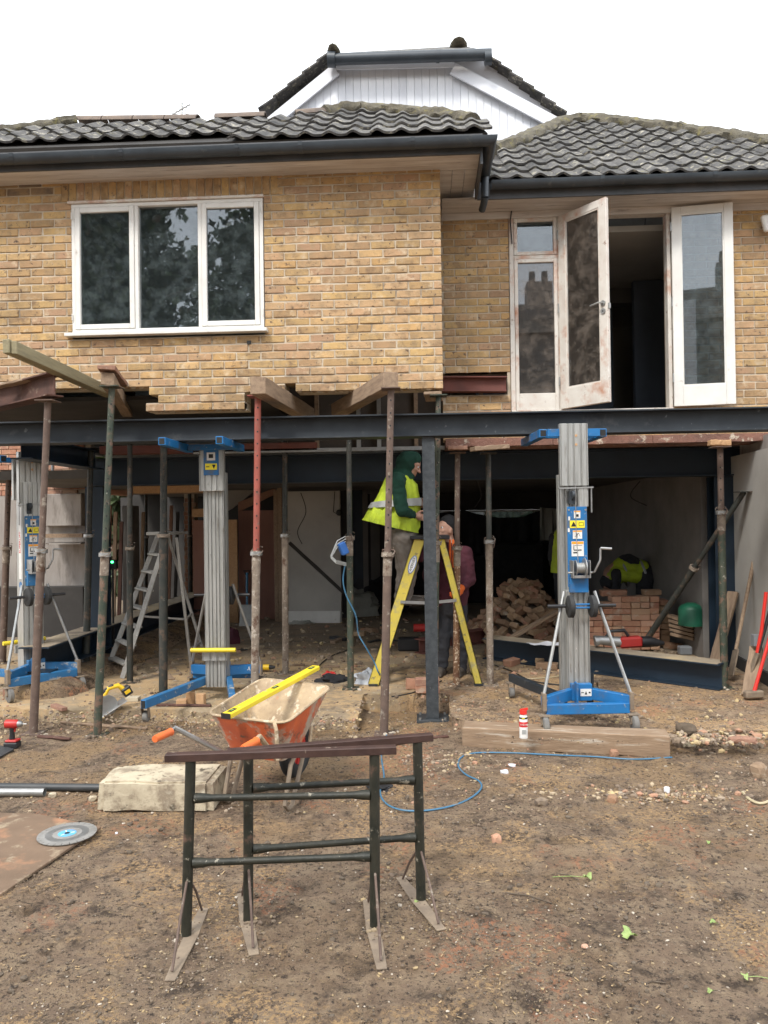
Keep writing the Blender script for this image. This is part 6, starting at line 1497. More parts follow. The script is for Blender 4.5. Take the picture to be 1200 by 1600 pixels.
b = MB(); b.cap(pr_(960, 898), pr_(975, 889), .145, .165); b.cap(pr_(975, 889), pr_(998, 892), .17, .165)
for k in (-1, 1): b.cap(pr_(963, 897, k*.12), pr_(995, 900, k*.1), .10, .10)
remesh(b, 'vest', M_['hivis'], m3, .014, 3)
for x0_, x1_ in ((974, 981), (1003, 1010)):
    b = MB(); c = pr_(x0_, 895); b.torus(c-Vector((0, 0, .0)), .178, .018, (1, 0, .25), 24, 6); b.build('reflective_band', M_['tape'], m3, smooth=True)

# figure mostly hidden behind the winch lift
Y3 = 10.2
m4 = thing('person', (P(884, 980, Y3).x, Y3, SZ), 'worker in hi-vis vest almost hidden behind the right lift mast', 'person')
c = P(889, 980, Y3); c.z = SZ; v3 = lambda x, y, z: c+Vector((x, y, z))
body = MB(); q_, rm_ = face(body, v3(0, -.05, 1.50), (.2, 1, -.1), (0, 0, 1)); body.cap(v3(0, 0, 1.42), v3(0, 0, 1.35), .055, .06); body.cap(v3(0, 0, 1.3), v3(0, 0, .95), .13, .13)
for k in (-1, 1): body.cap(v3(k*.17, 0, 1.32), v3(k*.2, .03, 1.05), .05, .04); body.cap(v3(k*.2, .03, 1.05), v3(k*.16, .22, .95), .04, .03); hand(body, v3(k*.16, .22, .95), (0, 1, 0), (0, 0, 1)); body.cap(v3(k*.09, 0, .88), v3(k*.1, 0, .48), .085, .06); body.cap(v3(k*.1, 0, .48), v3(k*.1, 0, .1), .052, .04); boot(body, v3(k*.1, 0, .1), (0, 1), SZ)
remesh(body, 'body', M_['skin'], m4, .012, 2)
b = MB(); b.cap(v3(0, 0, 1.27), v3(0, 0, .95), .15, .15); b.ell(v3(0, -.05, 1.54), .108)
for k in (-1, 1): b.cap(v3(k*.17, 0, 1.32), v3(k*.2, .03, 1.05), .07, .06); b.cap(v3(k*.2, .03, 1.05), v3(k*.165, .2, .955), .056, .044); b.cap(v3(k*.09, 0, .88), v3(k*.1, 0, .48), .105, .08); b.cap(v3(k*.1, 0, .48), v3(k*.1, 0, .12), .075, .065); boot(b, v3(k*.1, 0, .1), (0, 1), SZ-.001)
remesh(b, 'dark_clothing', M_['navy'], m4, .014, 2)
loft([(v3(0, 0, 1.42), Vector((.14, 0, 0)), Vector((0, .10, 0))), (v3(0, 0, 1.36), Vector((.2, 0, 0)), Vector((0, .15, 0))), (v3(0, 0, 1.1), Vector((.21, 0, 0)), Vector((0, .19, 0))), (v3(0, 0, .86), Vector((.225, 0, 0)), Vector((0, .2, 0))), (v3(0, 0, .87), Vector((.15, 0, 0)), Vector((0, .13, 0)))], 28, .01).build('vest', M_['hivis'], m4, smooth=True)

# ------------------------------------------------------------------ yard objects
# sleeper in front of the right lift
o = sawn(Vector((G(725, 1168, 0).x, G(725, 1168, 0).y+.08, .075)), Vector((G(1050, 1183, 0).x, G(1050, 1183, 0).y+.08, .072)), .19, .15, M_['woodx'], 'timber_sleeper', 'long pale weathered timber sleeper on edge before the right lift', 31, bevel=.006, cat='sleeper')
# stone block
bl = MB(); g0 = G(151, 1269, 0); g1 = G(300, 1270, 0); fy = g0.y
vs = []; nb_ = (16, 8, 6)
blx0, blx1 = g0.x, g1.x+.12
bmb = bmesh.new(); bmesh.ops.create_cube(bmb, size=1); bmesh.ops.bevel(bmb, geom=bmb.edges[:], offset=.06, segments=2, affect='EDGES'); bmesh.ops.subdivide_edges(bmb, edges=bmb.edges[:], cuts=9, use_grid_fill=True)
L_ = blx1-blx0
for v_ in bmb.verts:
    q = Vector((v_.co.x*L_, v_.co.y*.34, v_.co.z*.175)); q += v_.co.normalized()*(.012*noise.noise(q*7)+.005*noise.noise(q*25)); v_.co = q+Vector(((blx0+blx1)/2, fy+.17, .0875))
bl.add([v_.co.copy() for v_ in bmb.verts], [tuple(x.index for x in f_.verts) for f_ in bmb.faces]); bmb.free()
o = bl.build('stone_block', M_['block'], smooth=True)
tag(o, 'pale chalky stone block lying on the soil left of the trestles', 'block')
# pipes
a, b_ = G(-60, 1246, .0), G(70, 1246, .0); pz_ = .032
tag(MB().pipe(a+Vector((0, 0, pz_)), b_+Vector((0, 0, pz_)), .026, .022, 16).build('steel_tube', M_['galv'], smooth=True), 'short galvanised tube with open end on the soil at the left edge', 'pipe')
a, b_ = G(-80, 1238, .0), G(168, 1240, .0)
tag(MB().pipe(a+Vector((0, .02, .03)), b_+Vector((0, .02, .03)), .024, .02, 16).build('black_pipe', M_['pipeb'], smooth=True), 'long black pipe running to the pale stone block', 'pipe')
# board with blade
bd_ = [G(-120, 1270, .012), G(60, 1276, .012), G(158, 1296, .012), G(0, 1403, .012), G(-150, 1470, .012)]
tag(MB().prism([q+Vector((0, 0, .016)) for q in bd_], (0, 0, -1), .014).build('ply_board', M_['plyg'], bevel=.002), 'muddy reddish board lying on the soil under the saw blade', 'board')
bc = G(105, 1303, .034); sbld = thing('saw_blade', tuple(bc), 'round diamond saw blade with cyan label lying on the board', 'saw blade')
n = 24; vs = []; rb_ = .150
out = []
for k in range(n):
    a0 = 2*math.pi*k/n; a1 = 2*math.pi*(k+.93)/n; am = 2*math.pi*(k+.965)/n
    out += [(rb_*math.cos(a0), rb_*math.sin(a0)), (rb_*math.cos((a0+a1)/2), rb_*math.sin((a0+a1)/2)), (rb_*math.cos(a1), rb_*math.sin(a1)), (rb_*.88*math.cos(a1+.012), rb_*.88*math.sin(a1+.012)), (rb_*.88*math.cos(am+.03), rb_*.88*math.sin(am+.03))]
MB().prism([bc+Vector((x, y, .0)) for x, y in out], (0, 0, 1), .004).build('disc', M_['aludirty'], sbld)
MB().pipe(bc+Vector((0, 0, .0041)), bc+Vector((0, 0, .0046)), .11, .075, 32).build('ground_ring', M_['galv'], sbld)
MB().cyl(bc+Vector((0, 0, .0042)), bc+Vector((0, 0, .0052)), .047, n=28).build('label', M_['bladec'], sbld)
MB().cyl(bc+Vector((0, 0, .0054)), bc+Vector((0, 0, .0062)), .013, n=16).build('arbor_hole', M_['ink'], sbld)
for a_ in (.4, 2.2, 4.2): MB().box(bc+Vector((.028*math.cos(a_), .028*math.sin(a_), .0056)), (.02, .006, .0006), Matrix.Rotation(a_, 3, 'Z')).build('print_mark', M_['inkw'], sbld)
# board scrap at far left with impact driver
tag(MB().prism([G(-30, 1180, .02), G(-5, 1163, .02), G(22, 1170, .02), G(0, 1182, .02)], (0, 0, -1), .012).build('slate_scrap', M_['pipeb']), 'grey scrap of sheet by the red drill at the left edge', 'scrap')
ic = G(20, 1169, .0); im = thing('impact_driver', tuple(ic), 'red and black cordless impact driver standing on the soil at the left edge', 'drill')
iz = lambda x, z, y=0.0: ic+Vector((x, y, z+.005))
MB().bb(ic.x-.055, ic.x+.05, ic.y-.04, ic.y+.04, ic.z+.004, ic.z+.05).build('battery', M_['blackp'], im, bevel=.008)
MB().bb(ic.x-.045, ic.x+.045, ic.y-.038, ic.y+.038, ic.z+.051, ic.z+.068).build('battery_mount', M_['redtool'], im, bevel=.006)
MB().tube([iz(-.005, .065), iz(-.004, .115), iz(-.004, .155)], [.021, .018, .021], 10).build('handle', M_['blackp'], im, smooth=True)
MB().tube([iz(-.055, .178), iz(-.05, .178), iz(.03, .178), iz(.045, .178)], [.022, .033, .033, .026], 14).build('motor_body', M_['redtool'], im, smooth=True)
MB().tube([iz(.045, .178), iz(.07, .178), iz(.078, .178)], [.026, .02, .01], 12).build('nose', M_['galv'], im, smooth=True)
MB().cyl(iz(.078, .178), iz(.11, .178), .004, n=6).build('bit', M_['galv'], im)
MB().bb(ic.x+.012, ic.x+.022, ic.y-.006, ic.y+.006, ic.z+.125, ic.z+.155).build('trigger', M_['redtool'], im)
# yellow circular saw on the ground
yc = G(178, 1128, 0); yc.z = surf(yc.x, yc.y); ys_ = thing('circular_saw', tuple(yc), 'yellow and black cordless circular saw lying tilted behind the green prop', 'saw')
Rz = Matrix.Rotation(R(35), 3, 'Z') @ Matrix.Rotation(R(-28), 3, 'Y')
def yl(x, y, z): return yc+Rz @ Vector((x, y, z))+Vector((0, 0, .05))
def ybox(nm, c, d_, mat, bv=.006): MB().box(yl(*c), d_, Rz).build(nm, mat, ys_, bevel=bv)
ybox('base_shoe', (-.03, 0, -.02), (.26, .15, .006), M_['galv'], .001)
MB().cyl(yl(-.05, -.03, .03), yl(-.05, -.012, .03), .085, n=24).build('blade_guard', M_['galv'], ys_, smooth=True)
MB().cyl(yl(-.04, -.005, .045), yl(-.04, .09, .045), .048, n=16).build('motor_housing', M_['ytool'], ys_, smooth=True)
MB().tube([yl(-.05, .03, .09), yl(.03, .03, .135), yl(.11, .03, .11), yl(.13, .03, .05)], [.022, .019, .021, .024], 10).build('main_handle', M_['ytool'], ys_, smooth=True)
ybox('battery', (.145, .03, .03), (.075, .085, .075), M_['blackp'])
ybox('battery_label', (.145, -.014, .03), (.05, .003, .03), M_['ytool'], .001)
MB().tube([yl(-.09, .03, .08), yl(-.06, .03, .13), yl(-.0, .03, .13)], .017, 8).build('front_handle', M_['blackp'], ys_, smooth=True)
ybox('grip_pad', (.04, .03, .14), (.08, .03, .02), M_['blackp'])
# timber offcuts on the slab left
def offcut(px, py, w_, d_, h_, rz, rx, label, mat='newwood', name='timber_offcut'):
    c = G(px, py, SZ); b = MB().box((0, 0, 0), (w_, d_, h_)); o = b.build(name, M_[mat], bevel=.002); o.location = c+Vector((0, 0, h_/2*abs(math.cos(rx))+w_*.0+abs(math.sin(rx))*d_/2+.001)); o.rotation_euler = (rx, 0, rz); tag(o, label, 'offcut'); return o
offcut(284, 1102, .085, .09, .05, .2, 0, 'small square timber offcut lying flat beside the lift leg')
offcut(298, 1100, .075, .05, .11, .25, .25, 'tilted timber offcut leaning on the flat one')
offcut(314, 1102, .075, .05, .10, -.2, 0, 'upright timber offcut next to the lift mast foot')
offcut(208, 1095, .11, .09, .035, .1, 0, 'pale sandy offcut on the slab beside the stepladder foot', 'block')
offcut(92, 1108, .22, .05, .03, -.7, 0, 'reddish splinter of wood between the two left props', 'woodr')
offcut(178, 1048, .5, .09, .04, .15, 0, 'flat board scrap under the aluminium stepladder', 'wood')
offcut(365, 1058, .30, .04, .03, .3, 0, 'thin lath on the slab left of the barrow', 'wood')
# bricks under the column
for i, (px, py, z) in enumerate(((668, 1088, 0), (668, 1088, .068))):
    c = G(px, py, SZ); c.z = SZ-.05 if False else SZ
    o = share('brick', RB[i], None, (c.x+.0, c.y+.15, c.z+.033+z), (0, 0, .06*i)); tag(o, ('lower' if i == 0 else 'upper')+' of two orange bricks stacked behind the column foot', 'brick')
o = share('mortar_lump', PB[2], None, tuple(G(643, 1082, SZ)+Vector((0, .15, .05))), (R(80), .1, .3), (.45, 1, 1)); tag(o, 'mossy yellow lump beside the bricks behind the column', 'lump')
# spray can
cc = G(818, 1141, .0); cc = Vector((cc.x, cc.y+.03, .155)); cc = P(818, 1140, 5.42); 
cc.z = .152
can = thing('spray_can', tuple(cc), 'white spray can with red cap standing on the sleeper', 'spray can')
kz = lambda z: cc+Vector((0, 0, z))
MB().tube([kz(.001), kz(.004), kz(.150), kz(.160), kz(.166)], [.026, .029, .029, .024, .020], 20).build('can_body', M_['stick_w'], can, smooth=True)
MB().tube([kz(.166), kz(.17), kz(.196), kz(.2)], [.021, .027, .025, .016], 18).build('cap', M_['redp'], can, smooth=True)
b = MB(); b.bar(kz(.196)+Vector((-.02, 0, 0)), kz(.205)+Vector((.032, 0, 0)), .018, .012); b.build('nozzle', M_['redp'], can)
MB().pipe(kz(.138), kz(.150), .0296, .0285, 20).build('black_band', M_['ink'], can, smooth=True)
MB().pipe(kz(.082), kz(.118), .0294, .0285, 20).build('red_band', M_['inkr'], can, smooth=True)
text('WD-40', .0165, kz(.10)+Vector((0, -.0298, 0)), (1, 0, 0), (0, 0, 1), M_['stick_w'], can)
MB().box(kz(.144)+Vector((-.004, -.0296, 0)), (.02, .002, .006)).build('label_mark', M_['stick_y'], can)
MB().box(kz(.05)+Vector((0, -.0292, 0)), (.03, .0012, .03)).build('small_print', M_['tape'], can)
# cables
def cable(pts, r, mat, label, name='cable', z=None):
    P3 = []
    for q in pts:
        if len(q) == 2: g = G(q[0], q[1], 0); s_ = surf(g.x, g.y); g = G(q[0], q[1], s_); g.z = s_+r+.002; P3.append(g)
        else: P3.append(P(*q))
    out = []
    for i in range(len(P3)-1):
        p0, p1, p2, p3 = P3[max(0, i-1)], P3[i], P3[i+1], P3[min(len(P3)-1, i+2)]
        for k in range(6):
            t = k/6; out.append(.5*((2*p1)+(p2-p0)*t+(2*p0-5*p1+4*p2-p3)*t*t+(3*p1-p0-3*p2+p3)*t**3))
    out.append(P3[-1]); return tag(MB().tube(out, r, 6).build(name, mat, smooth=True), label, 'cable')
cable([(1050, 1185), (990, 1188), (930, 1184), (860, 1181), (800, 1178), (745, 1178), (722, 1184), (716, 1198), (728, 1212), (748, 1222), (752, 1233), (738, 1247), (710, 1260), (670, 1268), (630, 1268), (604, 1258), (594, 1240), (600, 1215), (596, 1180), (604, 1150)], .0055, M_['cable'], 'blue cable looping over the soil from the sleeper to the trestle')
cable([(540, 880, 7.1), (536, 905, 7.1), (541, 930, 7.12), (556, 962, 7.15), (560, 990, 7.2), (572, 1012, 7.2), (585, 1035, 7.25), (592, 1052, 7.25), (600, 1060)], .007, M_['cable'], 'blue cable hanging down from the green prop to the floor')
cable([(495, 1055), (500, 1040), (520, 1025), (545, 1015), (552, 1000), (545, 985)], .006, M_['cableb'], 'black cable curling over the inner floor by the white bag')
cable([(772, 1040), (800, 1050), (828, 1064), (862, 1070), (905, 1075), (950, 1092)], .006, M_['cableb'], 'black cable running behind the right lift base')
cable([(905, 1010), (915, 1025), (900, 1045), (870, 1058), (820, 1062)], .005, M_['cabley'], 'pale cable curling beside the right lift mast')
cable([(612, 1090), (640, 1085), (660, 1078), (690, 1065)], .006, M_['cableb'], 'thin dark cable lying across the dug out gap')
cable([(1160, 1240), (1172, 1252), (1190, 1258), (1210, 1250)], .008, M_['cabley'], 'pale cable stub in the rubble at the right edge')
# site light / reel hung on the green prop
wl_ = thing('work_light', tuple(P(532, 860, 7.05)), 'wire framed blue work light hung on the green prop', 'work light')
for k in range(3):
    MB().tube([P(540, 838+k*4, 7.08), P(527, 845+k*5, 7.05), P(517, 868+k*2, 7.0), P(525, 876+k*2, 7.0), P(541, 880+k*2, 7.08)], .005, 6).build('wire_guard', M_['tape'], wl_, smooth=True)
MB().bar(P(532, 848, 7.06), P(540, 866, 7.08), .07, .07).build('lamp_body', M_['inkb'], wl_, bevel=.01)
# bags and clutter on inner floor
def lump(px, py, z, sx, sy_, sz_, mat, name, label, cat, seed=0, amp=.3):
    c = G(px, py, z); b = MB(); b.ell((0, 0, 0), (1, 1, 1), 22, 14)
    b.v = [Vector((v.x*sx, v.y*sy_, max(v.z, -.25)*sz_))*(1+amp*noise.noise(v*1.6+Vector((seed, 0, 0)))+amp*.5*noise.noise(v*4+Vector((0, seed, 0)))) for v in b.v]
    o = b.build(name, mat, smooth=True); o.location = c+Vector((0, 0, sz_*.22)); return tag(o, label, cat)
lump(572, 1066, SZ, .14, .10, .09, M_['plastic'], 'plastic_bag', 'crumpled pale plastic bag at the foot of the green prop', 'bag', 3, .6)
lump(520, 1064, SZ, .14, .10, .05, M_['blackf'], 'black_bag', 'black cloth bag on the floor left of the green prop', 'bag', 5, .6)
lump(515, 1060, SZ, .08, .05, .055, M_['redtool'], 'red_cloth', 'red cloth scrap on the black bag', 'cloth', 6, .5)
lump(585, 955, SZ, .5, .4, .42, M_['blackf'], 'sack', 'dark bulging sack deep in the passage', 'sack', 8, .5)
lump(560, 960, SZ, .4, .35, .35, M_['sheet'], 'dust_sheet', 'heap of dusty sheeting beside the dark sack', 'sheet', 9, .6)
lump(362, 1005, SZ, .10, .10, .18, M_['maroon'], 'red_sack', 'dark red sack on the floor behind the left lift', 'sack', 2, .4)
lump(222, 1018, SZ, .09, .08, .07, M_['redtool'], 'red_tool_bag', 'small dark red bag under the aluminium stepladder', 'bag', 4, .5)
lump(470, 975, SZ, .2, .12, .04, M_['sheet'], 'rag', 'pale rag on the floor in front of the pale plastered wall', 'rag', 12, .5)
lump(90, 1022, SZ, .10, .07, .08, M_['blackp'], 'black_tool', 'black tool lying beneath the left floor beam', 'tool', 14, .5)
# paper drawings on right floor
o = cloth([P(822, 1004, 8.2), P(890, 1002, 8.2)], [P(830, 1014, 8.0), P(890, 1014, 8.0)], 8.1, M_['paper'], .0, 12, 6, 3); 
o.v = [Vector((v.x, v.y, .37+.03*noise.noise(Vector((v.x*9, v.y*9, 0))))) for v in o.v]
ob = o.build('paper_drawing', M_['paper'], smooth=True); tag(ob, 'crumpled white paper drawings lying on the floor beam', 'paper')
# plinth/slab deeper right (raised floor behind the floor beam)
struct(MB().prism([(a.x-.0, a.y+.0, .2) for a in [G(1130, 1062, SZ)+Vector((0, .35, 0)), G(770, 1020, SZ)+Vector((0, .35, 0))]]+[(.6, 15.4, .2), (3.04, 15.4, .2), (3.04, 8.6, .2)], (0, 0, -1), .099).build('raised_floor', M_['conc'])) if False else None
# red breaker lying right of the lift
bk_ = P(985, 1010, 8.0); bk_.z = .40; br = thing('demolition_breaker', tuple(bk_), 'red and black demolition breaker lying on the floor beam', 'breaker')
MB().box(bk_+Vector((0, 0, 0)), (.23, .12, .11), Matrix.Rotation(-.06, 3, 'Y')).build('motor_housing', M_['redtool'], br, bevel=.02)
MB().tube([bk_+Vector((.11, 0, 0)), bk_+Vector((.2, 0, .0)), bk_+Vector((.27, 0, -.01)), bk_+Vector((.34, 0, -.015))], [.058, .055, .04, .018], 12).build('nose', M_['blackp'], br, smooth=True)
MB().tube([bk_+Vector((-.10, 0, 0)), bk_+Vector((-.2, 0, .01)), bk_+Vector((-.3, 0, .02)), bk_+Vector((-.36, 0, .01))], [.055, .05, .045, .06], 12).build('gear_case', M_['galv'], br, smooth=True)
MB().tube([bk_+Vector((-.25, 0, .04)), bk_+Vector((-.2, 0, .11)), bk_+Vector((-.06, 0, .12)), bk_+Vector((-.02, 0, .06))], .018, 8).build('handle', M_['blackp'], br, smooth=True)
# red toolcase and stuff behind the column
b = MB(); a = G(640, 1018, SZ); tag(b.bb(a.x-.14, a.x+.12, a.y, a.y+.2, SZ+.001, SZ+.15).build('black_toolcase', M_['blackp'], bevel=.015), 'black tool case on the inner floor below the ladder', 'tool case')
b = MB(); b.ibeam(G(655, 1022, SZ)+Vector((0, 0, .09)), G(775, 1004, SZ)+Vector((.1, .3, .09)), .15, .17); tag(b.build('red_steel_offcut', M_['redox']), 'red oxide steel length on the floor behind the standing man', 'steel beam')
b = MB(); a = G(662, 1008, SZ); b.cyl(a+Vector((-.12, -.3, .26)), a+Vector((.1, -.3, .26)), .05, n=12); tag(b.build('red_grinder', M_['redtool'], smooth=True), 'red and grey grinder lying on the red steel', 'grinder')
# plank leaning over heap
a = P(778, 1000, 8.9); b_ = P(870, 955, 9.3); sawn(Vector((a.x, a.y, SZ+.12)), b_, .08, .03, M_['wood'], 'plank', 'plank slanting up across the brick heap', 33, cat='plank')
a = P(1000, 1000, 9.6)
# timbers and jerrycan behind diagonal prop
for i in range(5):
    a = P(1046+i*1, 962+i*7, 9.1); b_ = P(1086, 974+i*6, 8.9)
    sawn(a, b_, .10, .035, M_['wood'], 'stored_board', 'dim board in the pile left of the right steel post', 50+i, group='boards piled beside the right post', cat='board')
b = MB(); c = P(1080, 960, 8.75); b.tube([c+Vector((0, 0, -.12)), c+Vector((0, 0, .06)), c+Vector((0, 0, .10)), c+Vector((0, 0, .13))], [.14, .14, .11, .04], 14); jc = b.build('jerrycan', M_['cgrn'], smooth=True); tag(jc, 'dark green plastic jerrycan on the boards by the right post', 'jerrycan')
b = MB(); c = P(1070, 1016, 8.4); b.box((c.x, c.y, c.z-.0), (.13, .1, .09)); tag(b.build('small_crate', M_['bucket'], bevel=.01), 'small grey tub on the floor left of the right post', 'tub')
# tools leaning on right wall
sawn(Vector((P(1110, 1030, 8.0).x, 7.95, SZ+.01)), P(1146, 925, 8.15), .11, .04, M_['wood'], 'short_board', 'short brown board leaning behind the right prop', 61, cat='board')
tl = thing('shovel', tuple(G(1150, 1030, SZ)), 'wooden handled shovel leaning on the plastered wall', 'shovel')
a = P(1150, 1015, 7.55); b_ = P(1181, 860, 7.75); MB().tube([a, b_], [.017, .019], 8).build('shaft', M_['wood'], tl, smooth=True)
q = a-(b_-a).normalized()*.26; q.z = max(q.z, SZ+.01); MB().bar(q, a, .16, .012, (1, 0, .2)).build('blade', M_['mudsteel'], tl, bevel=.004)
sawn(Vector((P(1158, 1062, 7.0).x, 6.85, SZ+.01)), P(1182, 1012, 7.15), .11, .05, M_['wood'], 'timber_stub', 'muddy timber stub leaning at the foot of the right wall', 63, cat='timber')
tl = thing('sledgehammer', tuple(G(1176, 1066, SZ)), 'sledgehammer with bright red handle leaning at the right edge', 'hammer')
a = P(1177, 1062, 6.75); b_ = P(1206, 985, 6.85); a.z = SZ+.05; MB().tube([a, a.lerp(b_, .5), b_], [.017, .014, .017], 8).build('handle', M_['redp'], tl, smooth=True)
MB().box(a, (.17, .065, .065), Matrix.Rotation(.2, 3, 'Z')).build('head', M_['mudsteel'], tl, bevel=.012)
tl = thing('bolt_cutters', tuple(G(1186, 1040, SZ)), 'bolt cutters with red and black arms against the right wall', 'bolt cutters')
a = P(1183, 1020, 7.0); MB().tube([a, P(1190, 985, 7.0), P(1197, 925, 7.0)], .016, 8).build('arm', M_['redp'], tl, smooth=True); MB().tube([a+Vector((.01, 0, 0)), P(1196, 980, 7.0), P(1207, 940, 7.0)], .016, 8).build('arm', M_['blackp'], tl, smooth=True)
MB().bar(P(1172, 1052, 7.0), a, .06, .02, (1, 0, 0)).build('jaw', M_['mudsteel'], tl, bevel=.004)
b = MB()
for k in range(9): b.torus(G(1152, 1036, SZ)+Vector((random.uniform(-.03, .03), random.uniform(-.03, .03), .02+.012*k)), .07+random.uniform(-.02, .02), .006, (random.uniform(-.3, .3), random.uniform(-.3, .3), 1), 16, 5)
tag(b.build('rope_coil', M_['leafg'], smooth=True), 'small coil of green cord by the foot of the right prop', 'rope')
# tools by plywood
tl = thing('blue_spade', tuple(G(385, 950, SZ)), 'blue spade leaning on the plywood boards', 'spade')
a, b_ = P(386, 945, 11.6), P(386, 905, 11.7); MB().tube([a, P(386, 895, 11.75)], .018, 8).build('shaft', M_['cable'], tl, smooth=True)
MB().tube([P(386, 900, 11.75), P(381, 892, 11.75), P(391, 892, 11.75), P(386, 900, 11.75)], .014, 6).build('grip', M_['blackp'], tl); MB().bar(Vector((a.x, a.y-.1, SZ)), a, .2, .015, (0, 1, 0)).build('blade', M_['galv'], tl)
# laser level with green led
b = MB(); c = P(176, 882, 8.6); ll = thing('laser_level', tuple(c), 'small black laser level glowing green on the left', 'laser level')
b.box(c, (.09, .06, .11)).build('case', M_['blackp'], ll, bevel=.01); MB().box(c+Vector((0, -.034, .03)), (.04, .008, .02)).build('led_window', M_['led'], ll)
MB().tube([Vector((c.x, c.y, SZ)), c-Vector((0, 0, .055))], .012, 6).build('stand', M_['blackp'], ll)
# yellow drill behind the red topped prop
dc = G(345+60, 1045, SZ); 
for nm, px, lb in (('cordless_drill', 388, 'left one of two yellow cordless drills on the slab behind the barrow'), ('cordless_drill', 412, 'right one of two yellow cordless drills on the slab behind the barrow')):
    c = G(px, 1050, SZ); dd = thing(nm, tuple(c), lb, 'drill', 'yellow drills on the slab')
    MB().tube([c+Vector((-.08, 0, .05)), c+Vector((.06, 0, .05))], [.03, .032], 12).build('motor_body', M_['ytool'], dd, smooth=True)
    MB().tube([c+Vector((.06, 0, .05)), c+Vector((.12, 0, .05))], [.024, .014], 10).build('chuck', M_['blackp'], dd, smooth=True)
    MB().tube([c+Vector((-.03, 0, .04)), c+Vector((-.05, -.10, .03))], [.02, .02], 8).build('handle', M_['blackp'], dd, smooth=True); MB().box(c+Vector((-.055, -.13, .03)), (.09, .05, .05)).build('battery', M_['blackp'], dd, bevel=.006)
# left pit stake
b = MB(); a = G(8, 1106, 0); b.box(a+Vector((0, 0, .08)), (.03, .02, .2)); tag(b.build('wooden_stake', M_['woodr']), 'short reddish stake in the soil at the left edge', 'stake')
b = MB(); a = G(-60, 1085, SZ); b.bb(a.x-.4, G(30, 1085, SZ).x, a.y-.02, a.y+.1, SZ+.001, SZ+.03); tag(b.build('edge_board', M_['wood']), 'board under the leg of the scuffed lift at the left edge', 'board')
# ------------------------------------------------------------------ loose stones, leaves
ICO = bmesh.new(); bmesh.ops.create_icosphere(ICO, subdivisions=1, radius=1); iv = [v.co.copy() for v in ICO.verts]; ifc = [tuple(v.index for v in f.verts) for f in ICO.faces]; ICO.free()
ICO2 = bmesh.new(); bmesh.ops.create_icosphere(ICO2, subdivisions=2, radius=1); iv2 = [v.co.copy() for v in ICO2.verts]; if2 = [tuple(v.index for v in f.verts) for f in ICO2.faces]; ICO2.free()
def stone(px, py, sx, sy_, sz_, rz, mat, label, name='loose_stone', cat='stone', seed=0):
    g = G(px, py, 0); z = surf(g.x, g.y); g = G(px, py, z)
    vs = []
    for v in iv2:
        k = 1+.35*noise.noise(v*1.3+Vector((seed*3.1, 0, 0)))+.12*noise.noise(v*4+Vector((seed, 5, 0))); q = v*k; q = Vector((max(-.8, min(.8, q.x)), max(-.8, min(.8, q.y)), max(-.55, min(.75, q.z)))); vs.append(Vector((q.x*sx, q.y*sy_, q.z*sz_)))
    o = MB().add(vs, if2).build(name, M_[mat]); o.location = g+Vector((0, 0, sz_*.42)); o.rotation_euler = (0, 0, rz); return tag(o, label, cat)
stone(776, 1316, .030, .028, .035, .3, 'redbrick', 'small reddish brick lump on the soil right of the trestles', 'brick_lump', 'lump', 1)
stone(1186, 1212, .062, .055, .07, .5, 'woodx', 'dark angular stone near the right edge of the yard', seed=2)
stone(1075, 1163, .085, .06, .045, .4, 'block', 'flat grey stone in the rubble right of the sleeper', seed=3)
stone(1072, 1143, .09, .06, .05, -.4, 'pebble', 'grey stone behind the flat one right of the sleeper', seed=4)
stone(990+170, 1160, .12, .04, .035, -.1, 'woodr', 'long reddish rubble piece at the right of the yard', seed=5)
stone(960, 1180, .04, .035, .035, .2, 'pilebrick', 'yellowish stone leaning on the sleeper front', seed=6)
stone(788, 1208, .032, .022, .018, .2, 'paper', 'white plaster flake on the soil below the sleeper', 'plaster_flake', 'flake', 7)
stone(800, 1197, .03, .018, .012, -.3, 'paper', 'smaller white plaster flake nearer the sleeper', 'plaster_flake', 'flake', 8)
stone(1042, 1238, .022, .010, .03, .1, 'paper', 'white upright shard in the rubble strip', 'shard', 'shard', 9)
stone(845, 1258, .045, .035, .035, .3, 'stone', 'yellow brown stone at the left of the rubble strip', seed=10)
stone(958, 1253, .04, .035, .035, .9, 'pilebrick', 'yellow stone midway along the rubble strip', seed=11)
stone(182, 1283+20, .009, .009, .008, 0, 'paper', 'white pebble on the soil beside the saw blade', 'pebble', 'pebble', 12)
stone(145, 1250, .03, .022, .022, .5, 'block', 'creamy stone touching the black pipe near the block', seed=13)
stone(82, 1245, .028, .022, .022, .5, 'block', 'creamy stone below the end of the galvanised tube', seed=14)
stone(914, 1480, .016, .014, .008, .5, 'redbrick', 'red fragment on the soil in the right foreground', 'red_fragment', 'fragment', 15)
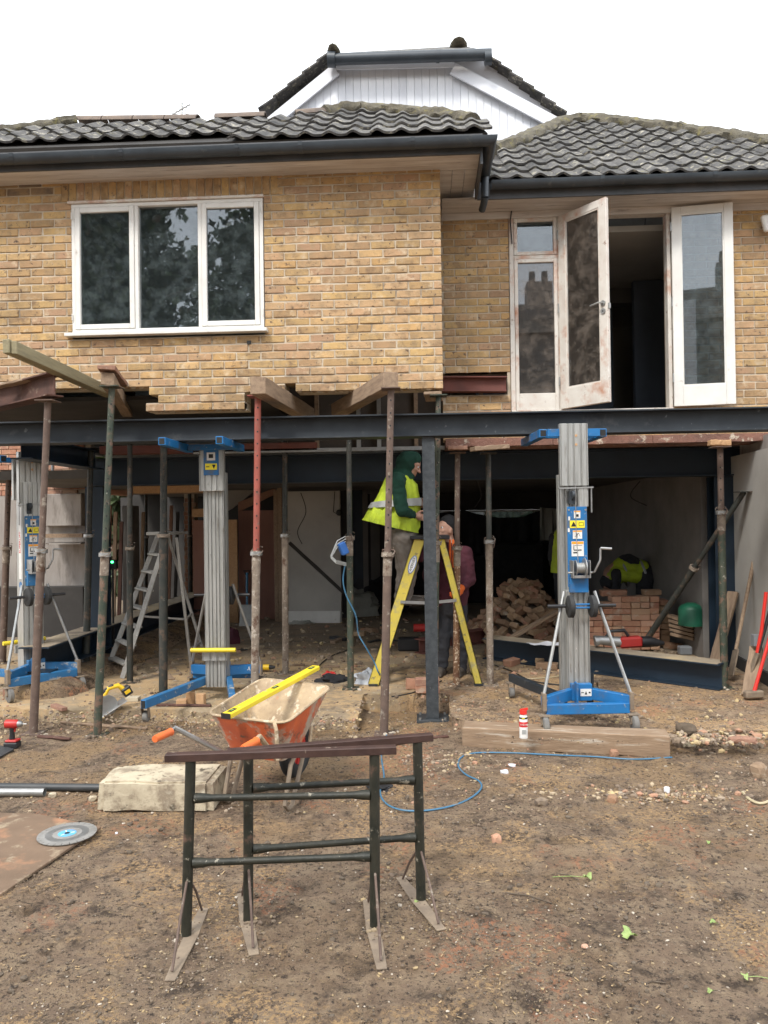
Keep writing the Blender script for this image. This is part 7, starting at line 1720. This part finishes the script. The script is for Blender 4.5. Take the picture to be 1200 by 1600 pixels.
# grit and crumbs (uncountable)
def scatter(n, region, smin, smax, name, label, cat, mat, dens=None, flat=(.45, .9), seed=1, tri=iv, trf=ifc):
    rg = np.random.RandomState(seed); vs = []; fs = []; base = np.array([tuple(v) for v in tri]); ff = np.array(trf); nv = len(base); k = 0; VV = []; FF = []
    tries = 0
    while k < n and tries < n*8:
        tries += 1
        px, py = region(rg)
        g = G(px, py, 0); z = surf(g.x, g.y)
        if z > .05: g = G(px, py, z)
        x, y = g.x, g.y
        if dens and rg.rand() > dens(x, y): continue
        s = smin*(smax/smin)**(rg.rand()**2.6)*(g-CAM).length/3.5*.8
        s = min(s, smax*1.3)
        sc3 = np.array([s*rg.uniform(.7, 1.5), s*rg.uniform(.6, 1.1), s*rg.uniform(*flat)])
        b = base*(1+rg.uniform(-.28, .28, (nv, 1)))*sc3
        a = rg.uniform(0, 6.28); c_, s_ = math.cos(a), math.sin(a); b = np.stack([b[:, 0]*c_-b[:, 1]*s_, b[:, 0]*s_+b[:, 1]*c_, b[:, 2]], 1)
        VV.append(b+np.array([x, y, z+sc3[2]*.35])); FF.append(ff+k*nv); k += 1
    me = bpy.data.meshes.new(name); me.from_pydata(np.concatenate(VV).tolist(), [], np.concatenate(FF).tolist()); me.materials.append(M_[mat])
    o = share(name, me); stuff(o); return tag(o, label, cat)
cl = lambda x, y, s=1.3, o=0: max(0, noise.noise(Vector((x*s, y*s, o)))*1.6+.35)
scatter(15000, lambda r: (r.uniform(-20, 1220), 1115+500*r.rand()**.9), .0018, .0085, 'soil_grit', 'grit and soil crumbs strewn over the yard', 'grit', 'pebble', lambda x, y: cl(x, y, 1.7)+.15, seed=3)
scatter(1500, lambda r: (r.uniform(-20, 1220), 1120+150*r.rand()**1.5), .0035, .011, 'rubble_chips', 'stone chips along the front edge of the slab', 'rubble', 'stone', lambda x, y: cl(x, y, 1.2, 5)*.8+.1, seed=5)
scatter(260, lambda r: (r.normal(1120, 50), r.normal(1156, 9)), .008, .026, 'corner_rubble', 'broken rubble to the right of the sleeper', 'rubble', 'stone', seed=6)
scatter(320, lambda r: (r.normal(1000, 90), 1242+r.normal(0, 7)), .006, .021, 'rubble_strip', 'strip of broken stones in the soil on the right', 'rubble', 'stone', seed=7)
scatter(1100, lambda r: (r.uniform(-10, 560), 1128+r.normal(0, 9)), .004, .014, 'slab_edge_chips', 'pale chips piled along the left slab edge', 'rubble', 'stone', seed=8)
scatter(1000, lambda r: (r.uniform(0, 1180), 1035+70*r.rand()), .003, .010, 'floor_chips', 'chips and dust scattered on the concrete floor', 'rubble', 'stone', seed=9)
scatter(220, lambda r: (r.normal(690, 40), r.normal(1192, 11)), .005, .016, 'pale_rubble', 'pale rubble on the soil below the grey column', 'rubble', 'stone', seed=10)
scatter(500, lambda r: (r.uniform(560, 1180), 1085+45*r.rand()), .004, .016, 'earth_clods', 'earth clods around the gap and right slab', 'rubble', 'stone', seed=12)
# wood shavings / straw flecks
rg = random.Random(5); b = MB()
for i in range(750):
    px, py = rg.uniform(0, 1200), 1150+450*rg.random()**.8; g = G(px, py, 0)
    if cl(g.x, g.y, 1.1, 9) < rg.random()*.8: continue
    z = surf(g.x, g.y)+.004; a = rg.uniform(0, 3.14); L = rg.uniform(.003, .010); d = Vector((math.cos(a), math.sin(a), rg.uniform(-.2, .3)))*L; n_ = Vector((-math.sin(a), math.cos(a), 0))*rg.uniform(.0012, .0035); c = Vector((g.x, g.y, z))
    b.prism([c-d-n_, c+d-n_*.6, c+d+n_, c-d+n_*.8], (0, 0, 1), .001)
tag(stuff(b.build('wood_chips', pm('wood chip', (.40, .28, .15), (.28, .19, .10), scale=30, rough=.9, bump=0, vary=.25, island=True))), 'pale wood chips trodden into the soil', 'wood chips')
def foot_region(r):
    f = FEET[r.randint(len(FEET))]; q = f+Vector((r.normal(0, .06), r.normal(0, .05), 0)); return proj(q)
scatter(1500, foot_region, .004, .016, 'caked_soil', 'crumbs of soil caked round the feet of props and trestles', 'soil', 'pebble', seed=41)
# dark bark and clods near camera
scatter(900, lambda r: (r.uniform(0, 1200), 1230+370*r.rand()), .006, .017, 'dark_clods', 'dark clods of soil in the foreground', 'soil', 'bark', lambda x, y: cl(x, y, 2.2, 15), seed=14)
def leafm(px, py, s, rz, label, stalk=None, mat='leafg'):
    g = G(px, py, 0); g.z = surf(g.x, g.y)+.008; t = thing('fallen_leaf', tuple(g), label, 'leaf')
    pts = []; lob = [(0, 1), (.2, .68), (.5, .74), (.48, .42), (.9, .32), (.68, .05), (.72, -.28), (.32, -.3), (0, -.36)]
    full = lob+[(-x, y) for x, y in lob[-2:0:-1]]; vs = [Vector((0, 0, .01))]; ca, sa = math.cos(rz), math.sin(rz)
    for i, (x, y) in enumerate(full): x *= s; y *= s; vs.append(Vector((x*ca-y*sa, x*sa+y*ca, (.35*s*math.sin(i*.9+s*90)+.3*s))))
    b = MB(); b.add([g+v for v in vs], [(0, i, i % len(full)+1) for i in range(1, len(full)+1)]); bl_ = b.build('blade', M_[mat], t)
    sm = bl_.modifiers.new('thick', 'SOLIDIFY'); sm.thickness = .0008
    if stalk: MB().tube([g+Vector((0, 0, .003)), g+Vector((stalk[0]*.5, stalk[1]*.5+.004, .006)), g+Vector((stalk[0], stalk[1], .003))], .0016, 5).build('stalk', M_['leafg'], t)
leafm(921, 1376, .030, 1.3, 'green lobed leaf with long stalk on the soil right of the trestles', (-.17, 0))
leafm(986, 1467, .042, 1.9, 'larger curled green leaf in the right foreground')
leafm(1166, 1533, .020, 1.2, 'small green leaf with stalk at the right foreground edge', (.08, -.01))
leafm(1111, 1556, .015, .4, 'tiny green leaf low in the right foreground')
leafm(1108, 1318, .016, .9, 'small green leaf fragment far right on the soil')
leafm(1116, 1446, .020, 2.5, 'narrow green leaf between the two larger ones on the right')
leafm(700, 1400, .026, .5, 'dry brown curled leaf beside the rear trestle foot', mat='leafb')
leafm(651, 1413, .014, .5, 'small green leaf at the foot of the rear trestle')
# twigs
for i, (x0_, y0_, x1_, y1_) in enumerate(((790, 1395, 862, 1411), (870, 1265+100, 905, 1375), (60, 1206, 95, 1208), (1000, 1540, 1040, 1536))):
    a = G(x0_, y0_, .012); b_ = G(x1_, y1_, .012); m_ = a.lerp(b_, .5)+Vector((0, .01, .006))
    tag(MB().tube([a, m_, b_], .003, 5).build('twig', M_['bark']), ['thin dark twig lying below the long stalked leaf', 'pale twig above the long stalked leaf', 'pale splinter on the soil above the stone block', 'short twig at the bottom right of the yard'][i], 'twig')
# timber slips on slab edge and black strips
for i, (x0_, y0_, x1_, y1_, mt) in enumerate(((245, 1118, 330, 1119, 'rust'), (95, 1125, 230, 1135, 'wood'), (60, 1148, 110, 1152, 'rust'), (370, 1128, 470, 1124, 'wood'), (600, 1164, 700, 1150, 'rust'))):
    a = G(x0_, y0_, .02); b_ = G(x1_, y1_, .02); a.z = surf(a.x, a.y)+.012; b_.z = surf(b_.x, b_.y)+.012
    sawn(a, b_, .035, .018, M_[mt], 'batten', ['dark batten along the slab edge by the lift leg', 'thin batten on the chips between the left props', 'rusty strip on the soil by the impact driver', 'thin batten on the slab edge behind the barrow', 'rusty strip on the soil below the brown prop'][i], 70+i, cat='batten')
for i, (px, py) in enumerate(((545, 1140), (630, 1222), (595, 1232))):
    lump(px, py, 0.0, .07, .05, .015, M_['blackp'], 'plastic_scrap', ['black plastic scrap behind the barrow wheel', 'black plastic scrap inside the blue cable loop', 'dark plastic scrap beside the rear trestle leg'][i], 'scrap', 20+i, .8)

# clutter over the inner floor
rg = random.Random(21)
for i in range(34):
    px, py = rg.uniform(150, 640), rg.uniform(962, 1062)
    if 300 < px < 420 and py > 1030: continue
    g = G(px, py, SZ); a = rg.uniform(0, 3.14); L = rg.uniform(.12, .55); dv = Vector((math.cos(a), math.sin(a)*.6, 0))*L/2; hh = rg.choice((.012, .02, .035)); z = Vector((0, 0, hh/2+.001))
    sawn(g-dv+z, g+dv+z, rg.uniform(.03, .11), hh, M_[rg.choice(('wood', 'woodr', 'wood', 'blackp', 'plyg', 'conc'))], 'floor_scrap', 'scrap of board lying on the dusty inner floor', 100+i, group='board scraps on the inner floor', cat='scrap', bevel=.002)
for i in range(14):
    px, py = rg.choice(((rg.uniform(700, 860), rg.uniform(1008, 1050)), (rg.uniform(1030, 1120), rg.uniform(1000, 1020)), (rg.uniform(460, 620), rg.uniform(965, 1000))))
    g = G(px, py, SZ); o = share('brick', PB[i % 4], None, (g.x, g.y, SZ+.036), (0, 0, rg.uniform(0, 3))); tag(o, 'stray dusty brick lying on the inner floor', 'brick', 'stray bricks on the inner floor')
scatter(1500, lambda r: (r.uniform(150, 1130), 965+90*r.rand()), .005, .028, 'inner_rubble', 'crumbs of mortar and brick over the inner floor', 'rubble', 'stone', seed=31)
sawn(P(452, 848, 11.2), P(537, 926, 11.4), .12, .05, M_['dark'], 'dark_plank', 'dark plank slanting down across the pale plastered wall', 201, cat='plank')
for i, (px, yt, Y, mt) in enumerate(((175, 800, 9.9, 'wood'), (184, 815, 10.2, 'rust'), (166, 790, 10.4, 'woodr'), (218, 800, 11.5, 'wood'), (262, 790, 11.9, 'woodr'), (272, 800, 12.2, 'dark'))):
    a = P(px, 900, Y); a.z = SZ+.01; sawn(a, P(px+6, yt, Y+.3), .05, .03, M_[mt], 'leaning_batten', 'batten leaning in the left bay, '+['nearest and leftmost', 'rust coloured', 'reddish and farthest left', 'beside the distant prop', 'reddish near the brick pier', 'dark near the brick pier'][i], 210+i, cat='batten')
sawn(P(158, 768, 10.0), P(205, 772, 10.2), .3, .06, M_['woodr'], 'shelf_stack', 'stack of boards and pipe high in the left bay', 220, cat='boards')
for i, (pts_, lb) in enumerate(((((330, 752, 8.6), (345, 790, 8.7), (338, 830, 8.6), (352, 850, 8.6)), 'wire dangling beside the left lift mast'), (((745, 752, 8.8), (752, 775, 8.9), (742, 792, 8.8)), 'short wire hanging by the dark prop'), (((1000, 752, 9.5), (985, 775, 9.5), (1010, 790, 9.5)), 'loop of wire hanging from the ceiling on the right'), (((470, 770, 10.5), (478, 800, 10.5), (465, 830, 10.5), (472, 850, 10.5)), 'thin wire hanging before the pale plastered wall'))):
    cable(list(pts_), .006, M_['cableb'], lb)
lump(188, 985, SZ, .12, .1, .12, M_['bucket'], 'paint_tub', 'grey tub among the battens in the left bay', 'tub', 33, .1)
# ------------------------------------------------------------------ what stands behind the camera (seen in the glass)
def tree(x, y, h, rad, n, label, seed):
    rg = np.random.RandomState(seed); t = thing('garden_tree', (x, y, 0), label, 'tree', 'trees behind the yard')
    b = MB(); b.tube([Vector((x, y, 0)), Vector((x+.1, y, h*.35)), Vector((x-.1, y+.1, h*.7)), Vector((x, y, h*.95))], [.28, .22, .12, .03], 10)
    for k in range(9):
        a = rg.uniform(0, 6.28); z = h*rg.uniform(.25, .8); b.tube([Vector((x, y, z)), Vector((x+math.cos(a)*rad*.4, y+math.sin(a)*rad*.4, z+.5)), Vector((x+math.cos(a)*rad*.8, y+math.sin(a)*rad*.8, z+.9))], [.09, .05, .02], 6)
    b.build('trunk', M_['bark'], t, smooth=True)
    cls = [(rg.normal(0, .42), rg.normal(0, .42), rg.uniform(.14, 1)) for _ in range(60)]
    idx = rg.randint(0, 60, n); c = np.array(cls)[idx]; zz = c[:, 2]; wd = np.sqrt(np.clip(1-(zz-.45)**2*2.6, .08, 1))
    p = np.stack([x+c[:, 0]*rad*wd+rg.normal(0, rad*.13, n), y+c[:, 1]*rad*wd+rg.normal(0, rad*.13, n), zz*h+rg.normal(0, h*.035, n)], 1)
    u1 = rg.normal(0, 1, (n, 3)); u1 /= np.linalg.norm(u1, axis=1)[:, None]; u2 = np.cross(u1, rg.normal(0, 1, (n, 3))); u2 /= np.linalg.norm(u2, axis=1)[:, None]
    s = rg.uniform(.09, .22, (n, 1)); q = np.stack([p-u1*s, p+u2*s*.6, p+u1*s, p-u2*s*.6], 1).reshape(-1, 3)
    me = bpy.data.meshes.new('crown'); me.from_pydata(q.tolist(), [], np.arange(4*n).reshape(n, 4).tolist()); me.materials.append(M_['foliage']); share('crown', me, t, (-x, -y, 0))
tree(-10.2, -10, 13, 4.2, 26000, 'tall dense tree behind the yard, leftmost', 1)
tree(-4.6, -11, 12, 3.6, 24000, 'tall dense tree behind the yard, second from left', 2)
tree(-15.5, -9, 11, 3.5, 12000, 'bushy tree far left behind the yard', 3)
tree(15.5, -7, 10, 2.8, 6000, 'thin tree far right behind the yard', 4)
nh = thing('neighbouring_house', (7, -14, 0), 'dark tile hung house across the gardens behind the yard', 'house')
MB().bb(1.6, 14, -20, -14, 0, 8.6).build('wall', M_['slate'], nh)
z = .2
while z < 8.5: MB().bb(1.58, 14.02, -14, -13.98, z, z+.16).build('tile_course', M_['slate'], nh); z += .2
MB().prism([(1.3, -13.7, 8.62), (1.3, -20.3, 8.62), (1.3, -17, 10.6)], (1, 0, 0), 13).build('roof', M_['tile'], nh)
MB().bb(4.2, 5.2, -16, -15.2, 8.9, 11.0).build('chimney', M_['slate'], nh)
for x in (4.45, 4.95): MB().cyl((x, -15.6, 11.0), (x, -15.6, 11.5), .14, .12, 12).build('chimney_pot', M_['slate'], nh)
MB().bb(1.2, 3.4, -13.6, -13.2, 0, 9.2).build('rendered_bay', M_['clad'], nh)
for x in (6.2, 9.2, 12): f_ = MB().bb(x-.6, x+.6, -13.99, -13.9, 5, 6.4).build('window', M_['white'], nh); MB().bb(x-.5, x+.5, -13.895, -13.89, 5.1, 6.3).build('pane', M_['glass'], f_)
hg = thing('side_hedge', (-11, 14, 0), 'dark evergreen hedge beyond the left side wall', 'hedge')
rg = np.random.RandomState(9); n = 9000; p = np.stack([rg.uniform(-14, -4.2, n), rg.uniform(16, 17.5, n), rg.uniform(0, 3.6, n)], 1); u1 = rg.normal(0, 1, (n, 3))*.12; u2 = rg.normal(0, 1, (n, 3))*.09
me = bpy.data.meshes.new('foliage'); me.from_pydata(np.stack([p-u1, p+u2, p+u1, p-u2], 1).reshape(-1, 3).tolist(), [], np.arange(4*n).reshape(n, 4).tolist()); me.materials.append(M_['foliage']); share('foliage', me, hg, (11, -14, 0))
MB().bb(-14, -4.3, 16.6, 16.9, 0, 3.3).build('stems', M_['bark'], hg)
